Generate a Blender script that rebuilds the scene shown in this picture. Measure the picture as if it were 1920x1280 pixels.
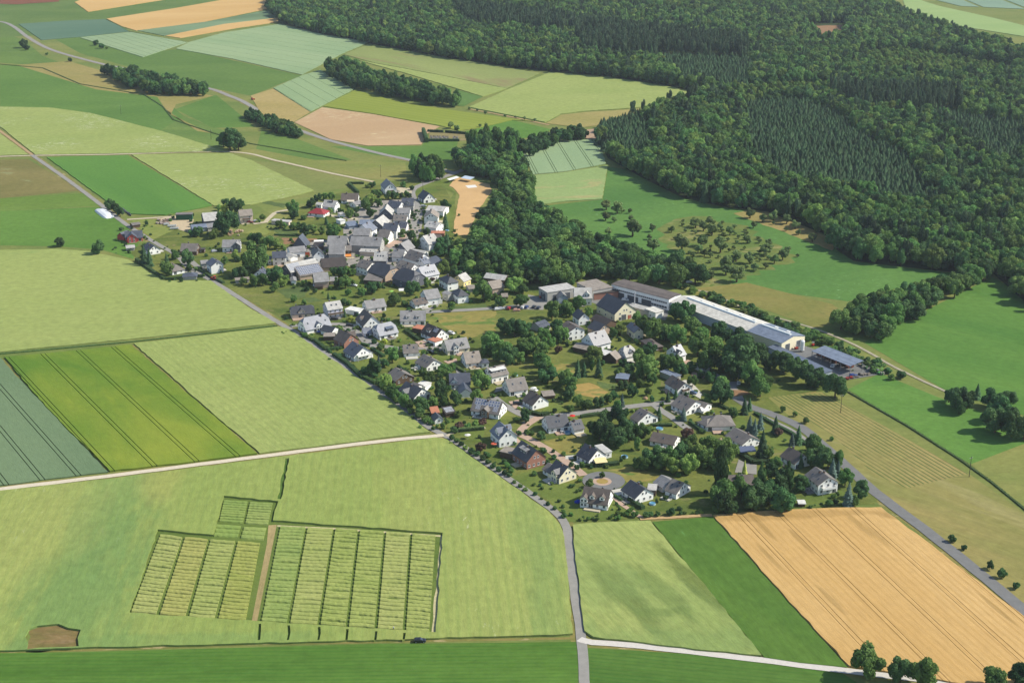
import bpy, bmesh, math, random
import numpy as np
from mathutils import Vector, Matrix
from mathutils.geometry import tessellate_polygon
R = math.radians
# ------------------------------------------------------------------ camera, sky, sun, exposure
for o in list(bpy.data.objects): bpy.data.objects.remove(o)
SC = bpy.context.scene
COL = SC.collection
HC, FPX, YH = 275.0, 2700.0, -360.0           # camera height (m), focal length and horizon row of the 1920 px photo
PITCH = math.atan2(640 - YH, FPX)
cam_d = bpy.data.cameras.new('camera'); cam_d.sensor_width = 36; cam_d.lens = FPX * 36 / 1920
cam_d.clip_start = 1; cam_d.clip_end = 12000
cam = bpy.data.objects.new('camera', cam_d); COL.objects.link(cam)
cam.location = (0, 0, HC); cam.rotation_euler = (R(90) - PITCH, 0, 0)
SC.camera = cam
SUN_EL, SUN_AZ = 42.0, 3.0                     # elevation; degrees from camera-right (+x) towards +y
w = bpy.data.worlds.new('World'); SC.world = w; w.use_nodes = True
nt = w.node_tree; bg = nt.nodes['Background']
sky = nt.nodes.new('ShaderNodeTexSky'); sky.sky_type = 'NISHITA'; sky.sun_disc = False
sky.sun_elevation = R(SUN_EL); sky.sun_rotation = R(90 - SUN_AZ); sky.air_density = 1.0; sky.dust_density = 0.6
nt.links.new(sky.outputs[0], bg.inputs[0]); bg.inputs[1].default_value = 0.135
sd = bpy.data.lights.new('sun', 'SUN'); sd.energy = 5.0; sd.angle = R(0.5); sd.color = (1.0, 0.94, 0.82)
sun = bpy.data.objects.new('sun', sd); COL.objects.link(sun)
dv = Vector((math.cos(R(SUN_EL)) * math.cos(R(SUN_AZ)), math.cos(R(SUN_EL)) * math.sin(R(SUN_AZ)), math.sin(R(SUN_EL))))
sun.rotation_euler = dv.to_track_quat('Z', 'Y').to_euler(); sun.location = dv * 3000
vs = SC.view_settings; vs.view_transform = 'Standard'; vs.look = 'None'; vs.exposure = 0.35; vs.gamma = 1.0; vs.use_curve_mapping = False
# ------------------------------------------------------------------ ground survey: photo coordinates -> metres on the ground
CP, SP = math.cos(PITCH), math.sin(PITCH)
CROPS = {'A': (180, 320, 6.096), 'B': (400, 320, 6.096), 'C': (640, 320, 8), 'D': (620, 440, 7.385), 'E': (500, 440, 8.535),
         'F': (520, 560, 8), 'G': (740, 560, 8), 'H': (680, 670, 8), 'I': (840, 500, 8), 'J': (1000, 500, 6.857), 'K': (1240, 530, 4.364),
         'L': (1060, 620, 6.857), 'M': (840, 760, 8), 'N': (1000, 840, 6), 'O': (1060, 730, 6.4), 'P': (1340, 740, 5.334),
         'Q': (1180, 660, 6), 'R': (880, 620, 7.11), 'S': (760, 220, 4.923), 'T': (1000, 360, 3.4286), 'U': (0, 850, 2.9766),
         'V': (640, 850, 2.9766), 'W': (1280, 850, 2.9766), 'X': (1480, 660, 4.364), 'Z': (0, 0, 1)}
def full(c, x, y):
    ox, oy, k = CROPS[c]; return ox + x / k, oy + y / k
def un(px, py, z=0.0):
    u = (px - 960) / FPX; v = (py - 640) / FPX
    dz = -SP - v * CP; t = (z - HC) / dz
    return Vector((u * t, (CP - v * SP) * t, z))
def uc(c, x, y, z=0.0): return un(*full(c, x, y), z)
def ppm(py): return CP * (py - YH) / HC
def proj(x, y, z=0.0):
    d = y * CP - (z - HC) * SP; v = -(z - HC) * CP - y * SP
    return 960 + FPX * x / d, 640 + FPX * v / d
# ------------------------------------------------------------------ mesh helpers
class MB:
    def __init__(s): s.v = []; s.f = []; s.m = []
    def add(s, vs_, fs, m=0):
        n = len(s.v); s.v += [tuple(p) for p in vs_]
        for f in fs: s.f.append(tuple(i + n for i in f)); s.m.append(m)
    def box(s, x0, x1, y0, y1, z0, z1, m=0):
        s.add([(x0, y0, z0), (x1, y0, z0), (x1, y1, z0), (x0, y1, z0), (x0, y0, z1), (x1, y0, z1), (x1, y1, z1), (x0, y1, z1)],
              [(0, 3, 2, 1), (4, 5, 6, 7), (0, 1, 5, 4), (1, 2, 6, 5), (2, 3, 7, 6), (3, 0, 4, 7)], m)
    def cyl(s, p0, p1, r0, r1, n=6, m=0, cap=True):
        p0 = Vector(p0); p1 = Vector(p1); d = (p1 - p0).normalized()
        a = d.orthogonal().normalized(); b = d.cross(a)
        vs_ = []
        for p, r in ((p0, r0), (p1, r1)):
            for i in range(n):
                t = 2 * math.pi * i / n; vs_.append(p + a * (r * math.cos(t)) + b * (r * math.sin(t)))
        fs = [(i, (i + 1) % n, n + (i + 1) % n, n + i) for i in range(n)]
        if cap: fs += [tuple(range(n, 2 * n)), tuple(reversed(range(n)))]
        s.add(vs_, fs, m)
    def mesh(s, name, mats):
        me = bpy.data.meshes.new(name); me.from_pydata(s.v, [], s.f)
        for m in mats: me.materials.append(m)
        if len(mats) > 1: me.polygons.foreach_set('material_index', s.m)
        me.update(); return me
    def build(s, name, mats, parent=None, loc=None, rz=0):
        if not isinstance(mats, (list, tuple)): mats = [mats]
        return link(name, s.mesh(name, mats), parent, loc, rz)
def link(name, data, parent=None, loc=None, rz=0):
    o = bpy.data.objects.new(name, data); COL.objects.link(o)
    if parent: o.parent = parent
    if loc is not None: o.location = loc
    if rz: o.rotation_euler = (0, 0, rz)
    return o
LABELS = {}
def tag(o, label=None, cat=None, group=None, kind=None):
    if label: o['label'] = label
    if cat: o['category'] = cat
    if group: o['group'] = group
    if kind: o['kind'] = kind
    return o
def empty(name, loc, rz=0):
    o = link(name, None, None, loc, rz); o.empty_display_size = 1; return o
# ------------------------------------------------------------------ materials
def S(r, g, b, k=1.0):
    f = lambda c: (c / 12.92 if c <= 0.04045 else ((c + 0.055) / 1.055) ** 2.4)
    return (f(r / 255) * k, f(g / 255) * k, f(b / 255) * k, 1)
def newmat(name):
    m = bpy.data.materials.new(name); m.use_nodes = True
    t = m.node_tree; b = t.nodes['Principled BSDF']
    b.inputs['Roughness'].default_value = 0.85; b.inputs['Specular IOR Level'].default_value = 0.2
    return m, t, b
def N(t, k, **kw):
    n = t.nodes.new('ShaderNode' + k)
    for a, v in kw.items():
        if a.startswith('i_'): n.inputs[int(a[2:])].default_value = v
        else: setattr(n, a, v)
    return n
def mixc(t, fac, a, b, mode='MIX'):
    n = t.nodes.new('ShaderNodeMix'); n.data_type = 'RGBA'; n.blend_type = mode
    for sock, v in ((0, fac), (6, a), (7, b)):
        if hasattr(v, 'is_linked') or hasattr(v, 'links'): t.links.new(v, n.inputs[sock])
        else: n.inputs[sock].default_value = v
    return n.outputs[2]
def ramp(t, src, p0, p1, c0=(0, 0, 0, 1), c1=(1, 1, 1, 1)):
    n = t.nodes.new('ShaderNodeValToRGB'); n.color_ramp.elements[0].position = p0; n.color_ramp.elements[1].position = p1
    n.color_ramp.elements[0].color = c0; n.color_ramp.elements[1].color = c1
    t.links.new(src, n.inputs[0]); return n.outputs[0]
def mapping(t, rot=0, scale=(1, 1, 1), coord='Object'):
    tc = N(t, 'TexCoord'); mp = N(t, 'Mapping'); mp.vector_type = 'POINT'
    # rotate first, then stretch: two mapping nodes
    mp.inputs['Rotation'].default_value = (0, 0, rot); t.links.new(tc.outputs[coord], mp.inputs[0])
    m2 = N(t, 'Mapping'); m2.inputs['Scale'].default_value = scale; t.links.new(mp.outputs[0], m2.inputs[0])
    return m2.outputs[0]
def noise(t, vec, scale, detail=3, rough=0.55, dist=0):
    n = N(t, 'TexNoise'); n.inputs['Scale'].default_value = scale; n.inputs['Detail'].default_value = detail
    n.inputs['Roughness'].default_value = rough; n.inputs['Distortion'].default_value = dist
    t.links.new(vec, n.inputs['Vector']); return n.outputs['Fac']
K = 0.66
MATC = {}
def field_mat(c1, c2, ang=0.0, stretch=6.0, big=0.012, grain=0.9, grain_amt=0.35, rows=None, spots=None, bump=0.5, wisps=None, pats=()):
    """crop or grass seen from the air: two tones in broad patches, a fine grain drawn out along the drilling direction,
    optional rows (period m, tone, strength) and scattered spots (tone, scale, threshold)"""
    key = (c1, c2, round(ang, 3), stretch, big, grain, grain_amt, rows, spots, bump, wisps, tuple(pats))
    if key in MATC: return MATC[key]
    m, t, b = newmat('crop')
    v0 = mapping(t, -ang, (1, 1, 1)); vs_ = mapping(t, -ang, (1.0 / (1 + (stretch - 1) * .45), 1, 1))
    col = mixc(t, ramp(t, noise(t, mapping(t, -ang, (1.0 / (1 + stretch * .35), 1, 1)), big, 4, 0.6, .6), 0.36, 0.64), S(*c1, K), S(*c2, K))
    g1 = noise(t, vs_, grain, 3, 0.7)
    g2 = noise(t, v0, grain * 0.4, 4, 0.8)
    gr = N(t, 'Math', operation='MULTIPLY_ADD'); t.links.new(g1, gr.inputs[0]); gr.inputs[1].default_value = grain_amt * 2; gr.inputs[2].default_value = 1 - grain_amt
    gq = N(t, 'Math', operation='MULTIPLY_ADD'); t.links.new(g2, gq.inputs[0]); gq.inputs[1].default_value = grain_amt * 2.4; gq.inputs[2].default_value = 1 - grain_amt * 1.2
    gm = N(t, 'Math', operation='MULTIPLY'); t.links.new(gr.outputs[0], gm.inputs[0]); t.links.new(gq.outputs[0], gm.inputs[1])
    if rows:
        per, tone, amt = rows
        sx = N(t, 'SeparateXYZ'); t.links.new(v0, sx.inputs[0])
        wob = N(t, 'Math', operation='MULTIPLY_ADD'); t.links.new(noise(t, v0, 0.03, 2), wob.inputs[0]); wob.inputs[1].default_value = per * .3; t.links.new(sx.outputs[1], wob.inputs[2])
        q = N(t, 'Math', operation='MULTIPLY'); t.links.new(wob.outputs[0], q.inputs[0]); q.inputs[1].default_value = 2 * math.pi / per
        sn = N(t, 'Math', operation='SINE'); t.links.new(q.outputs[0], sn.inputs[0])
        f = ramp(t, sn.outputs[0], 0.1, 0.9)
        fn = N(t, 'Math', operation='MULTIPLY'); t.links.new(f, fn.inputs[0])
        ra = ramp(t, noise(t, vs_, 0.06, 2), 0.2, 0.5); rb = N(t, 'Math', operation='MULTIPLY'); t.links.new(ra, rb.inputs[0]); rb.inputs[1].default_value = amt
        t.links.new(rb.outputs[0], fn.inputs[1])
        col = mixc(t, fn.outputs[0], col, S(*tone, K))
    if spots:
        tone, sc, th = spots
        f = ramp(t, noise(t, mapping(t, -ang, (1.0 / (1 + stretch * .4), 1, 1)), sc, 4, 0.7, .8), th, th + 0.08)
        col = mixc(t, f, col, S(*tone, K))
    if wisps:
        tone, sc, th = wisps
        f1 = ramp(t, noise(t, vs_, sc, 5, 0.75, 1.0), th, th + 0.06); f2 = ramp(t, noise(t, v0, 0.014, 2), 0.52, 0.62)
        fm = N(t, 'Math', operation='MULTIPLY'); t.links.new(f1, fm.inputs[0]); t.links.new(f2, fm.inputs[1])
        col = mixc(t, fm.outputs[0], col, S(*tone, K))
    for (px, py, rx, ry, pa, tone, amt) in pats:       # single patches of different growth: centre, radii (m), bearing, tone, strength
        c0 = un(px, py); tc = N(t, 'TexCoord'); m1 = N(t, 'Mapping'); m1.vector_type = 'TEXTURE'
        m1.inputs['Location'].default_value = (c0.x, c0.y, 0); m1.inputs['Rotation'].default_value = (0, 0, pa); m1.inputs['Scale'].default_value = (rx, ry, 1000)
        t.links.new(tc.outputs['Object'], m1.inputs[0]); ln = N(t, 'VectorMath', operation='LENGTH'); t.links.new(m1.outputs[0], ln.inputs[0])
        nz = noise(t, vs_, 0.09, 6, 0.72); ad = N(t, 'Math', operation='MULTIPLY_ADD'); t.links.new(nz, ad.inputs[0]); ad.inputs[1].default_value = -2.4; t.links.new(ln.outputs['Value'], ad.inputs[2])
        inv = N(t, 'MapRange'); t.links.new(ad.outputs[0], inv.inputs[0]); inv.inputs[1].default_value = -.05; inv.inputs[2].default_value = -.55; inv.inputs[3].default_value = 0; inv.inputs[4].default_value = amt
        col = mixc(t, inv.outputs[0], col, S(*tone, K))
    cc = N(t, 'CombineXYZ')
    for i in range(3): t.links.new(gm.outputs[0], cc.inputs[i])
    col = mixc(t, 1.0, col, cc.outputs[0], 'MULTIPLY')
    t.links.new(col, b.inputs['Base Color']); b.inputs['Roughness'].default_value = 1.0; b.inputs['Specular IOR Level'].default_value = 0.05
    if bump:
        bp = N(t, 'Bump'); bp.inputs['Strength'].default_value = bump * .7; bp.inputs['Distance'].default_value = 0.5
        t.links.new(g1, bp.inputs['Height']); t.links.new(bp.outputs[0], b.inputs['Normal'])
    MATC[key] = m; return m
def plain(name, c, rough=0.8, spec=0.3, var=0.15, scale=0.8, metal=0.0, k=0.80, streak=1.0):
    key = ('plain', name, c, rough, spec, var, scale, metal, k)
    if key in MATC: return MATC[key]
    m, t, b = newmat(name)
    v = mapping(t, 0, (1, 1, 1.0 / streak))
    f = noise(t, v, scale, 4, 0.65); f2 = noise(t, v, scale * 6, 2, .6)
    lo = tuple(x * (1 - var) for x in S(*c, k)[:3]) + (1,); hi = tuple(min(1, x * (1 + var)) for x in S(*c, k)[:3]) + (1,)
    col = mixc(t, ramp(t, f, 0.3, 0.7), lo, hi)
    col = mixc(t, ramp(t, f2, 0.25, 0.75), mixc(t, 1.0, col, (1 - var * .6, 1 - var * .6, 1 - var * .6, 1), 'MULTIPLY'), col)
    t.links.new(col, b.inputs['Base Color'])
    b.inputs['Roughness'].default_value = rough; b.inputs['Specular IOR Level'].default_value = spec; b.inputs['Metallic'].default_value = metal
    MATC[key] = m; return m
def roof_mat(c, rough=0.55, spec=0.5, rows=0.34):
    """tiled or sheeted roof: faint courses running with the slope, moss and weather patches"""
    key = ('roof', c, rough, spec, rows)
    if key in MATC: return MATC[key]
    m, t, b = newmat('roof_cover')
    v = mapping(t, 0)
    tc = N(t, 'ObjectInfo')
    f = noise(t, v, 0.35, 5, 0.7); f2 = noise(t, v, 2.2, 3, 0.7)
    base = S(*c, 0.88)
    lo = tuple(x * 0.72 for x in base[:3]) + (1,); hi = tuple(min(1, x * 1.28) for x in base[:3]) + (1,)
    col = mixc(t, ramp(t, f, 0.3, 0.7), lo, hi)
    sz = N(t, 'SeparateXYZ'); t.links.new(v, sz.inputs[0])
    q = N(t, 'Math', operation='MULTIPLY'); t.links.new(sz.outputs[2], q.inputs[0]); q.inputs[1].default_value = 2 * math.pi / rows
    sn = N(t, 'Math', operation='SINE'); t.links.new(q.outputs[0], sn.inputs[0])
    col = mixc(t, ramp(t, sn.outputs[0], 0.75, 1.0), col, mixc(t, 1.0, col, (.72, .72, .72, 1), 'MULTIPLY'))
    col = mixc(t, ramp(t, f2, 0.3, 0.75), mixc(t, 1.0, col, (.82, .82, .82, 1), 'MULTIPLY'), col)
    t.links.new(col, b.inputs['Base Color']); b.inputs['Roughness'].default_value = rough; b.inputs['Specular IOR Level'].default_value = spec
    bp = N(t, 'Bump'); bp.inputs['Strength'].default_value = .35; bp.inputs['Distance'].default_value = 0.04
    t.links.new(sn.outputs[0], bp.inputs['Height']); t.links.new(bp.outputs[0], b.inputs['Normal'])
    MATC[key] = m; return m
def leaf_mat(name, c1, c2, hue=0.06):
    m, t, b = newmat(name)
    oi = N(t, 'ObjectInfo'); v = mapping(t, 0)
    f = noise(t, v, 4.0, 3, 0.7)
    mr = N(t, 'MapRange'); t.links.new(oi.outputs['Random'], mr.inputs[0]); mr.inputs[3].default_value = 0.6; mr.inputs[4].default_value = 1.45
    col = mixc(t, ramp(t, f, 0.3, 0.7), c1, c2)
    hs = N(t, 'HueSaturation'); t.links.new(col, hs.inputs['Color']); t.links.new(mr.outputs[0], hs.inputs['Value'])
    w2 = N(t, 'TexWhiteNoise'); w2.noise_dimensions = '1D'; t.links.new(oi.outputs['Random'], w2.inputs['W'])
    mh = N(t, 'MapRange'); t.links.new(w2.outputs[0], mh.inputs[0]); mh.inputs[3].default_value = 0.5 - hue * .2; mh.inputs[4].default_value = 0.5 + hue * .45
    t.links.new(mh.outputs[0], hs.inputs['Hue'])
    t.links.new(hs.outputs[0], b.inputs['Base Color']); b.inputs['Roughness'].default_value = 0.75; b.inputs['Specular IOR Level'].default_value = 0.25
    tr = N(t, 'BsdfTranslucent'); t.links.new(hs.outputs[0], tr.inputs[0])
    mx = N(t, 'MixShader'); mx.inputs[0].default_value = 0.32
    out = t.nodes['Material Output']; t.links.new(b.outputs[0], mx.inputs[1]); t.links.new(tr.outputs[0], mx.inputs[2]); t.links.new(mx.outputs[0], out.inputs[0])
    return m
# ------------------------------------------------------------------ sheets and slabs
ZL = [0.02]
def nextz():
    ZL[0] += 0.0025; return ZL[0]
def ppoly(pts, c='Z', z=0.0): return [uc(c, x, y, z) for x, y in pts]
def area2(p): return sum(a.x * b.y - b.x * a.y for a, b in zip(p, p[1:] + p[:1]))
def slab_into(mb, loops, z0, z1):
    loops = [[Vector((p[0], p[1], 0)) for p in l] for l in loops]
    if area2(loops[0]) < 0: loops[0].reverse()
    for l in loops[1:]:
        if area2(l) > 0: l.reverse()
    flat = [p for l in loops for p in l]
    tris = tessellate_polygon(loops)
    fs = []
    for a, b, c in tris:
        pa, pb, pc = flat[a], flat[b], flat[c]
        fs.append((a, b, c) if (pb - pa).cross(pc - pa).z > 0 else (a, c, b))
    mb.add([(p.x, p.y, z1) for p in flat], fs)
    if z0 is not None:
        for l in loops:
            n = len(l)
            for i in range(n):
                a, b = l[i], l[(i + 1) % n]
                mb.add([(a.x, a.y, z0), (b.x, b.y, z0), (b.x, b.y, z1), (a.x, a.y, z1)], [(0, 1, 2, 3)])
def clip(poly, n, d):
    """keep the part of poly with p.n <= d"""
    out = []
    for i, a in enumerate(poly):
        b = poly[(i + 1) % len(poly)]; da = a.dot(n) - d; db = b.dot(n) - d
        if da <= 0: out.append(a)
        if (da < 0) != (db < 0) and da != db: out.append(a.lerp(b, da / (da - db)))
    return out
def rough_loop(l, step=7.0, amp=0.5, rnd=random.Random(5)):
    out = []
    for i, a in enumerate(l):
        b = l[(i + 1) % len(l)]; n = max(1, int((b - a).length / step)); d = (b - a).normalized() if (b - a).length > 1e-6 else Vector((1, 0, 0))
        nn = Vector((-d.y, d.x, 0))
        for k in range(n):
            j = rnd.uniform(-amp, amp) if k else 0
            out.append(a.lerp(b, k / n) + nn * j)
    return out
def sheet(name, pts, mat, c='Z', holes=(), amp=0.0, label=None, kind='structure', cat=None, group=None, z=None, step=7.0):
    mb = MB(); l = ppoly(pts, c)
    if amp: l = rough_loop(l, step, amp)
    slab_into(mb, [l] + [ppoly(h, c) for h in holes], None, nextz() if z is None else z)
    return tag(mb.build(name, mat), label, cat, group, kind)
def direction(c, a, b):
    d = uc(c, *b) - uc(c, *a); return math.atan2(d.y, d.x)
def crop(name, label, pts, mat, h=0.55, c='Z', holes=(), tram=None, kind='stuff', amp=0.4, cat='field', group='fields around the village'):
    """standing crop: a slab with real height; tram = (p, q, spacing, pair gap, width): wheel tracks left open along p->q"""
    mb = MB(); l = rough_loop(ppoly(pts, c), 4.5, amp)
    if tram:
        p, q, sp, gap, wd = tram
        a, b = uc(c, *p), uc(c, *q); d = (b - a).normalized(); n = Vector((-d.y, d.x, 0))
        ds = [v.dot(n) for v in l]; lo, hi = min(ds), max(ds); base = a.dot(n)
        cuts = []
        k = math.floor((lo - base) / sp)
        while base + k * sp < hi + sp:
            m = base + k * sp
            for s in ((-gap / 2, gap / 2) if gap else (0,)): cuts.append((m + s - wd / 2, m + s + wd / 2))
            k += 1
        prev = lo - 1
        for c0, c1 in cuts + [(hi + 1, hi + 2)]:
            if c0 > prev:
                q_ = clip(clip(l, n, c0), -n, -prev)
                if len(q_) > 2 and abs(area2(q_)) > 4: slab_into(mb, [q_], 0, h)
            prev = max(prev, c1)
    else:
        slab_into(mb, [l] + [rough_loop(ppoly(x, c), 4, 1.3 if len(x) == 6 else amp) for x in holes], 0, h)
    return tag(mb.build(name, mat), label, cat, group, kind)
def ribbon(name, pts, width, mat, c='Z', label=None, smooth=True, z=None, kind='structure', verge=True):
    if verge and name in ('road', 'track', 'dirt_track'): ribbon('grass_verge', pts, width + (2.6 if name != 'road' else 3.4), VERGE, c, verge=False, z=0.012 + 0.0007 * len(bpy.data.objects) % .007)
    p = [uc(c, x, y) for x, y in pts]
    if smooth and len(p) > 2:
        q = []
        for i in range(len(p) - 1):
            a, b, cc, d = p[max(i - 1, 0)], p[i], p[i + 1], p[min(i + 2, len(p) - 1)]
            n = max(2, int((cc - b).length / 8)); n = min(n, 12)
            for k in range(n):
                t = k / n
                q.append(0.5 * ((2 * b) + (cc - a) * t + (2 * a - 5 * b + 4 * cc - d) * t * t + (3 * b - a - 3 * cc + d) * t ** 3))
        p = q + [p[-1]]
    mb = MB(); zz = nextz() if z is None else z; vs_ = []
    for i, a in enumerate(p):
        d = (p[min(i + 1, len(p) - 1)] - p[max(i - 1, 0)]).normalized(); n = Vector((-d.y, d.x, 0))
        j = (0.12 if name != 'grass_verge' else .35) * math.sin(i * 2.3) + (.3 * math.sin(i * 5.1) if name == 'grass_verge' else 0)
        vs_ += [(a + n * (width / 2 + j)).xy.to_3d() + Vector((0, 0, zz)), (a - n * (width / 2 - j)).xy.to_3d() + Vector((0, 0, zz))]
    mb.add(vs_, [(2 * i, 2 * i + 1, 2 * i + 3, 2 * i + 2) for i in range(len(p) - 1)])
    return tag(mb.build(name, mat), label, None, None, kind)
def dline(c, a, b): return direction(c, a, b)
# ---- ground materials
def grass(c1=(96, 134, 66), c2=(128, 152, 84), ang=0.0, **kw):
    f = lambda c: tuple(min(255, int(v * .94 + (22, 7, 5)[i])) for i, v in enumerate(c))
    c1, c2 = f(c1), f(c2)
    a = dict(stretch=3, big=0.02, grain=0.5, grain_amt=0.27, bump=0.3); a.update(kw); return field_mat(c1, c2, ang, **a)
MEADOW = grass((98, 134, 66), (126, 146, 80), 0.0, spots=((150, 148, 92), 0.01, 0.62))
BRIGHT = grass((72, 132, 56), (92, 150, 66), 0.3, big=0.015)
VERGE = grass((138, 142, 84), (112, 132, 68), 0, big=.15, grain=1.2, spots=((178, 164, 116), .12, .56))
ASPH = plain('asphalt', (150, 147, 140), 0.95, 0.1, 0.10, 0.25)
ASPHD = plain('asphalt_dark', (122, 122, 120), 0.95, 0.1, 0.10, 0.3)
GRAV = plain('gravel', (196, 184, 156), 0.95, 0.1, 0.14, 0.3)
PAVE = plain('paving', (186, 160, 140), 0.95, 0.1, 0.10, 0.5)
SOIL = plain('soil', (150, 118, 88), 1.0, 0.05, 0.22, 0.4)
CONC = plain('concrete', (200, 196, 184), 0.9, 0.1, 0.08, 0.4)
# ---- the ground, one sheet to the horizon
mb = MB(); mb.add([(-6000, -1500, 0), (6000, -1500, 0), (6000, 9000, 0), (-6000, 9000, 0)], [(0, 1, 2, 3)])
tag(mb.build('ground', MEADOW), kind='structure')
# ---- meadows and bare ground (flat)
sheet('meadow', [(0, 60), (45, 75), (80, 105), (120, 120), (60, 122), (0, 118)], grass((84, 128, 62), (96, 140, 68)))
sheet('meadow', [(0, -40), (500, -40), (520, 40), (420, 25), (200, 60), (0, 70)], grass((82, 126, 64), (96, 136, 72)))
sheet('meadow', [(0, 122), (85, 128), (200, 160), (300, 180), (345, 218), (300, 245), (170, 212), (95, 202), (0, 200)], grass((78, 130, 60), (92, 142, 66), big=.012))
sheet('meadow', [(100, 72), (170, 65), (260, 100), (340, 92), (565, 142), (470, 180), (395, 165), (240, 125), (150, 100)], grass((78, 126, 60), (92, 138, 68), big=.012))
sheet('meadow', [(300, 245), (345, 218), (420, 245), (420, 283)], grass((88, 132, 64), (104, 144, 72)))
sheet('meadow', [(328, 205), (405, 178), (478, 238), (400, 240)], grass((76, 128, 58), (90, 140, 64)))
sheet('dry_meadow', [(30, 122), (130, 115), (180, 130), (390, 178), (400, 180), (330, 196), (320, 215), (395, 250), (370, 246), (310, 205), (295, 182), (180, 168)], grass((140, 148, 84), (156, 156, 96)))
sheet('meadow', [(490, 245), (530, 250), (660, 300), (590, 300), (480, 280)], grass((82, 130, 62), (98, 142, 70)))
sheet('dry_meadow', [(430, 285), (480, 280), (590, 300), (760, 305), (765, 340), (690, 335), (520, 302)], grass((118, 144, 74), (138, 150, 86)))
sheet('meadow', [(470, 300), (520, 306), (690, 342), (650, 352), (590, 362)], grass((112, 140, 76), (130, 148, 86)))
sheet('meadow', [(0, 372), (160, 362), (188, 386), (0, 396)], grass((92, 138, 58), (104, 146, 66)))
sheet('weedy_fallow', [(0, 300), (52, 298), (152, 358), (0, 372)], grass((110, 122, 70), (134, 138, 86), spots=((150, 152, 104), .05, .6)))
sheet('meadow', [(0, 396), (186, 388), (238, 425), (262, 450), (250, 486), (190, 468), (110, 462), (0, 460)], grass((78, 134, 56), (92, 146, 64), big=.02))
sheet('meadow', [(240, 408), (300, 412), (340, 430), (430, 450), (500, 420), (515, 470), (330, 476), (285, 450)], grass((110, 146, 70), (138, 156, 84)))
sheet('meadow', [(480, 385), (565, 368), (640, 362), (700, 345), (720, 380), (640, 410), (540, 440), (505, 400)], grass((104, 140, 70), (136, 152, 86)))
sheet('meadow', [(620, 275), (655, 275), (790, 274), (800, 262), (860, 262), (850, 300), (790, 302), (700, 290)], grass((76, 128, 58), (92, 142, 66)))
sheet('meadow', [(860, 250), (900, 240), (960, 225), (1035, 243), (1000, 258), (900, 265)], grass((76, 134, 56), (90, 146, 62)))
sheet('meadow', [(985, 390), (1130, 374), (1140, 313), (1240, 325), (1330, 385), (1440, 400), (1575, 465), (1600, 490), (1790, 512), (1590, 565), (1440, 545), (1310, 520), (1060, 420)], grass((70, 128, 62), (88, 144, 70), .4, big=.01, wisps=((130, 170, 110), .5, .6)))
sheet('orchard_meadow', [(1230, 430), (1300, 405), (1380, 420), (1500, 480), (1400, 525), (1330, 540), (1310, 515), (1270, 470)], grass((88, 128, 62), (112, 136, 72), big=.05, spots=((150, 146, 92), .045, .57)), amp=6)
sheet('dry_meadow', [(1375, 400), (1440, 385), (1570, 455), (1560, 470), (1520, 455)], grass((140, 146, 86), (158, 152, 98)), amp=1)
sheet('dry_meadow', [(1310, 540), (1400, 530), (1560, 570), (1600, 600), (1530, 615), (1420, 575), (1300, 560)], grass((116, 134, 70), (142, 144, 84), spots=((104, 124, 66), .03, .56)))
sheet('meadow', [(1620, 642), (1720, 590), (1860, 520), (1925, 552), (2100, 600), (2100, 830), (1925, 780), (1770, 730)], grass((70, 130, 56), (90, 146, 64), -.6, stretch=8, big=.015))
sheet('meadow', [(1590, 730), (1650, 700), (1760, 745), (1925, 800), (1925, 830), (1820, 870), (1700, 800)], grass((72, 132, 58), (90, 148, 66), -.5, big=.015, wisps=((120, 165, 105), .5, .6)))
sheet('meadow', [(1820, 870), (1925, 830), (2100, 880), (2100, 1000), (1925, 958), (1860, 905)], grass((106, 138, 70), (132, 150, 84)))
sheet('mown_meadow', [(1400, 745), (1540, 735), (1660, 800), (1820, 890), (1925, 965), (2100, 1100), (1925, 1150), (1760, 1015), (1640, 925), (1570, 865), (1510, 815), (1450, 770)], grass((116, 140, 74), (148, 152, 92), -.75, stretch=10, spots=((166, 158, 104), .025, .62)))
sheet('hay_meadow', [(1440, 742), (1545, 737), (1660, 800), (1815, 888), (1700, 915), (1640, 890), (1560, 815)], grass((134, 146, 84), (160, 158, 100), direction('Z', (1500, 745), (1740, 890)), rows=(2.4, (86, 110, 56), .9)))
sheet('dry_meadow', [(1395, 700), (1430, 690), (1545, 715), (1530, 735), (1440, 742), (1390, 745)], grass((152, 150, 88), (166, 158, 100)))
sheet('meadow', [(-200, 1226), (150, 1222), (700, 1207), (1082, 1203), (1092, 1300), (1090, 1400), (-400, 1400)], grass((66, 122, 46), (82, 136, 56), direction('Z', (100, 1250), (1000, 1240)), stretch=14, big=.03, rows=(2.2, (58, 112, 42), .35)))
sheet('meadow', [(1102, 1214), (1300, 1226), (1580, 1262), (1640, 1300), (1800, 1400), (1105, 1400)], grass((66, 120, 48), (82, 134, 58), direction('Z', (1120, 1230), (1560, 1270)), stretch=14, rows=(2.2, (58, 110, 44), .35)))
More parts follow.
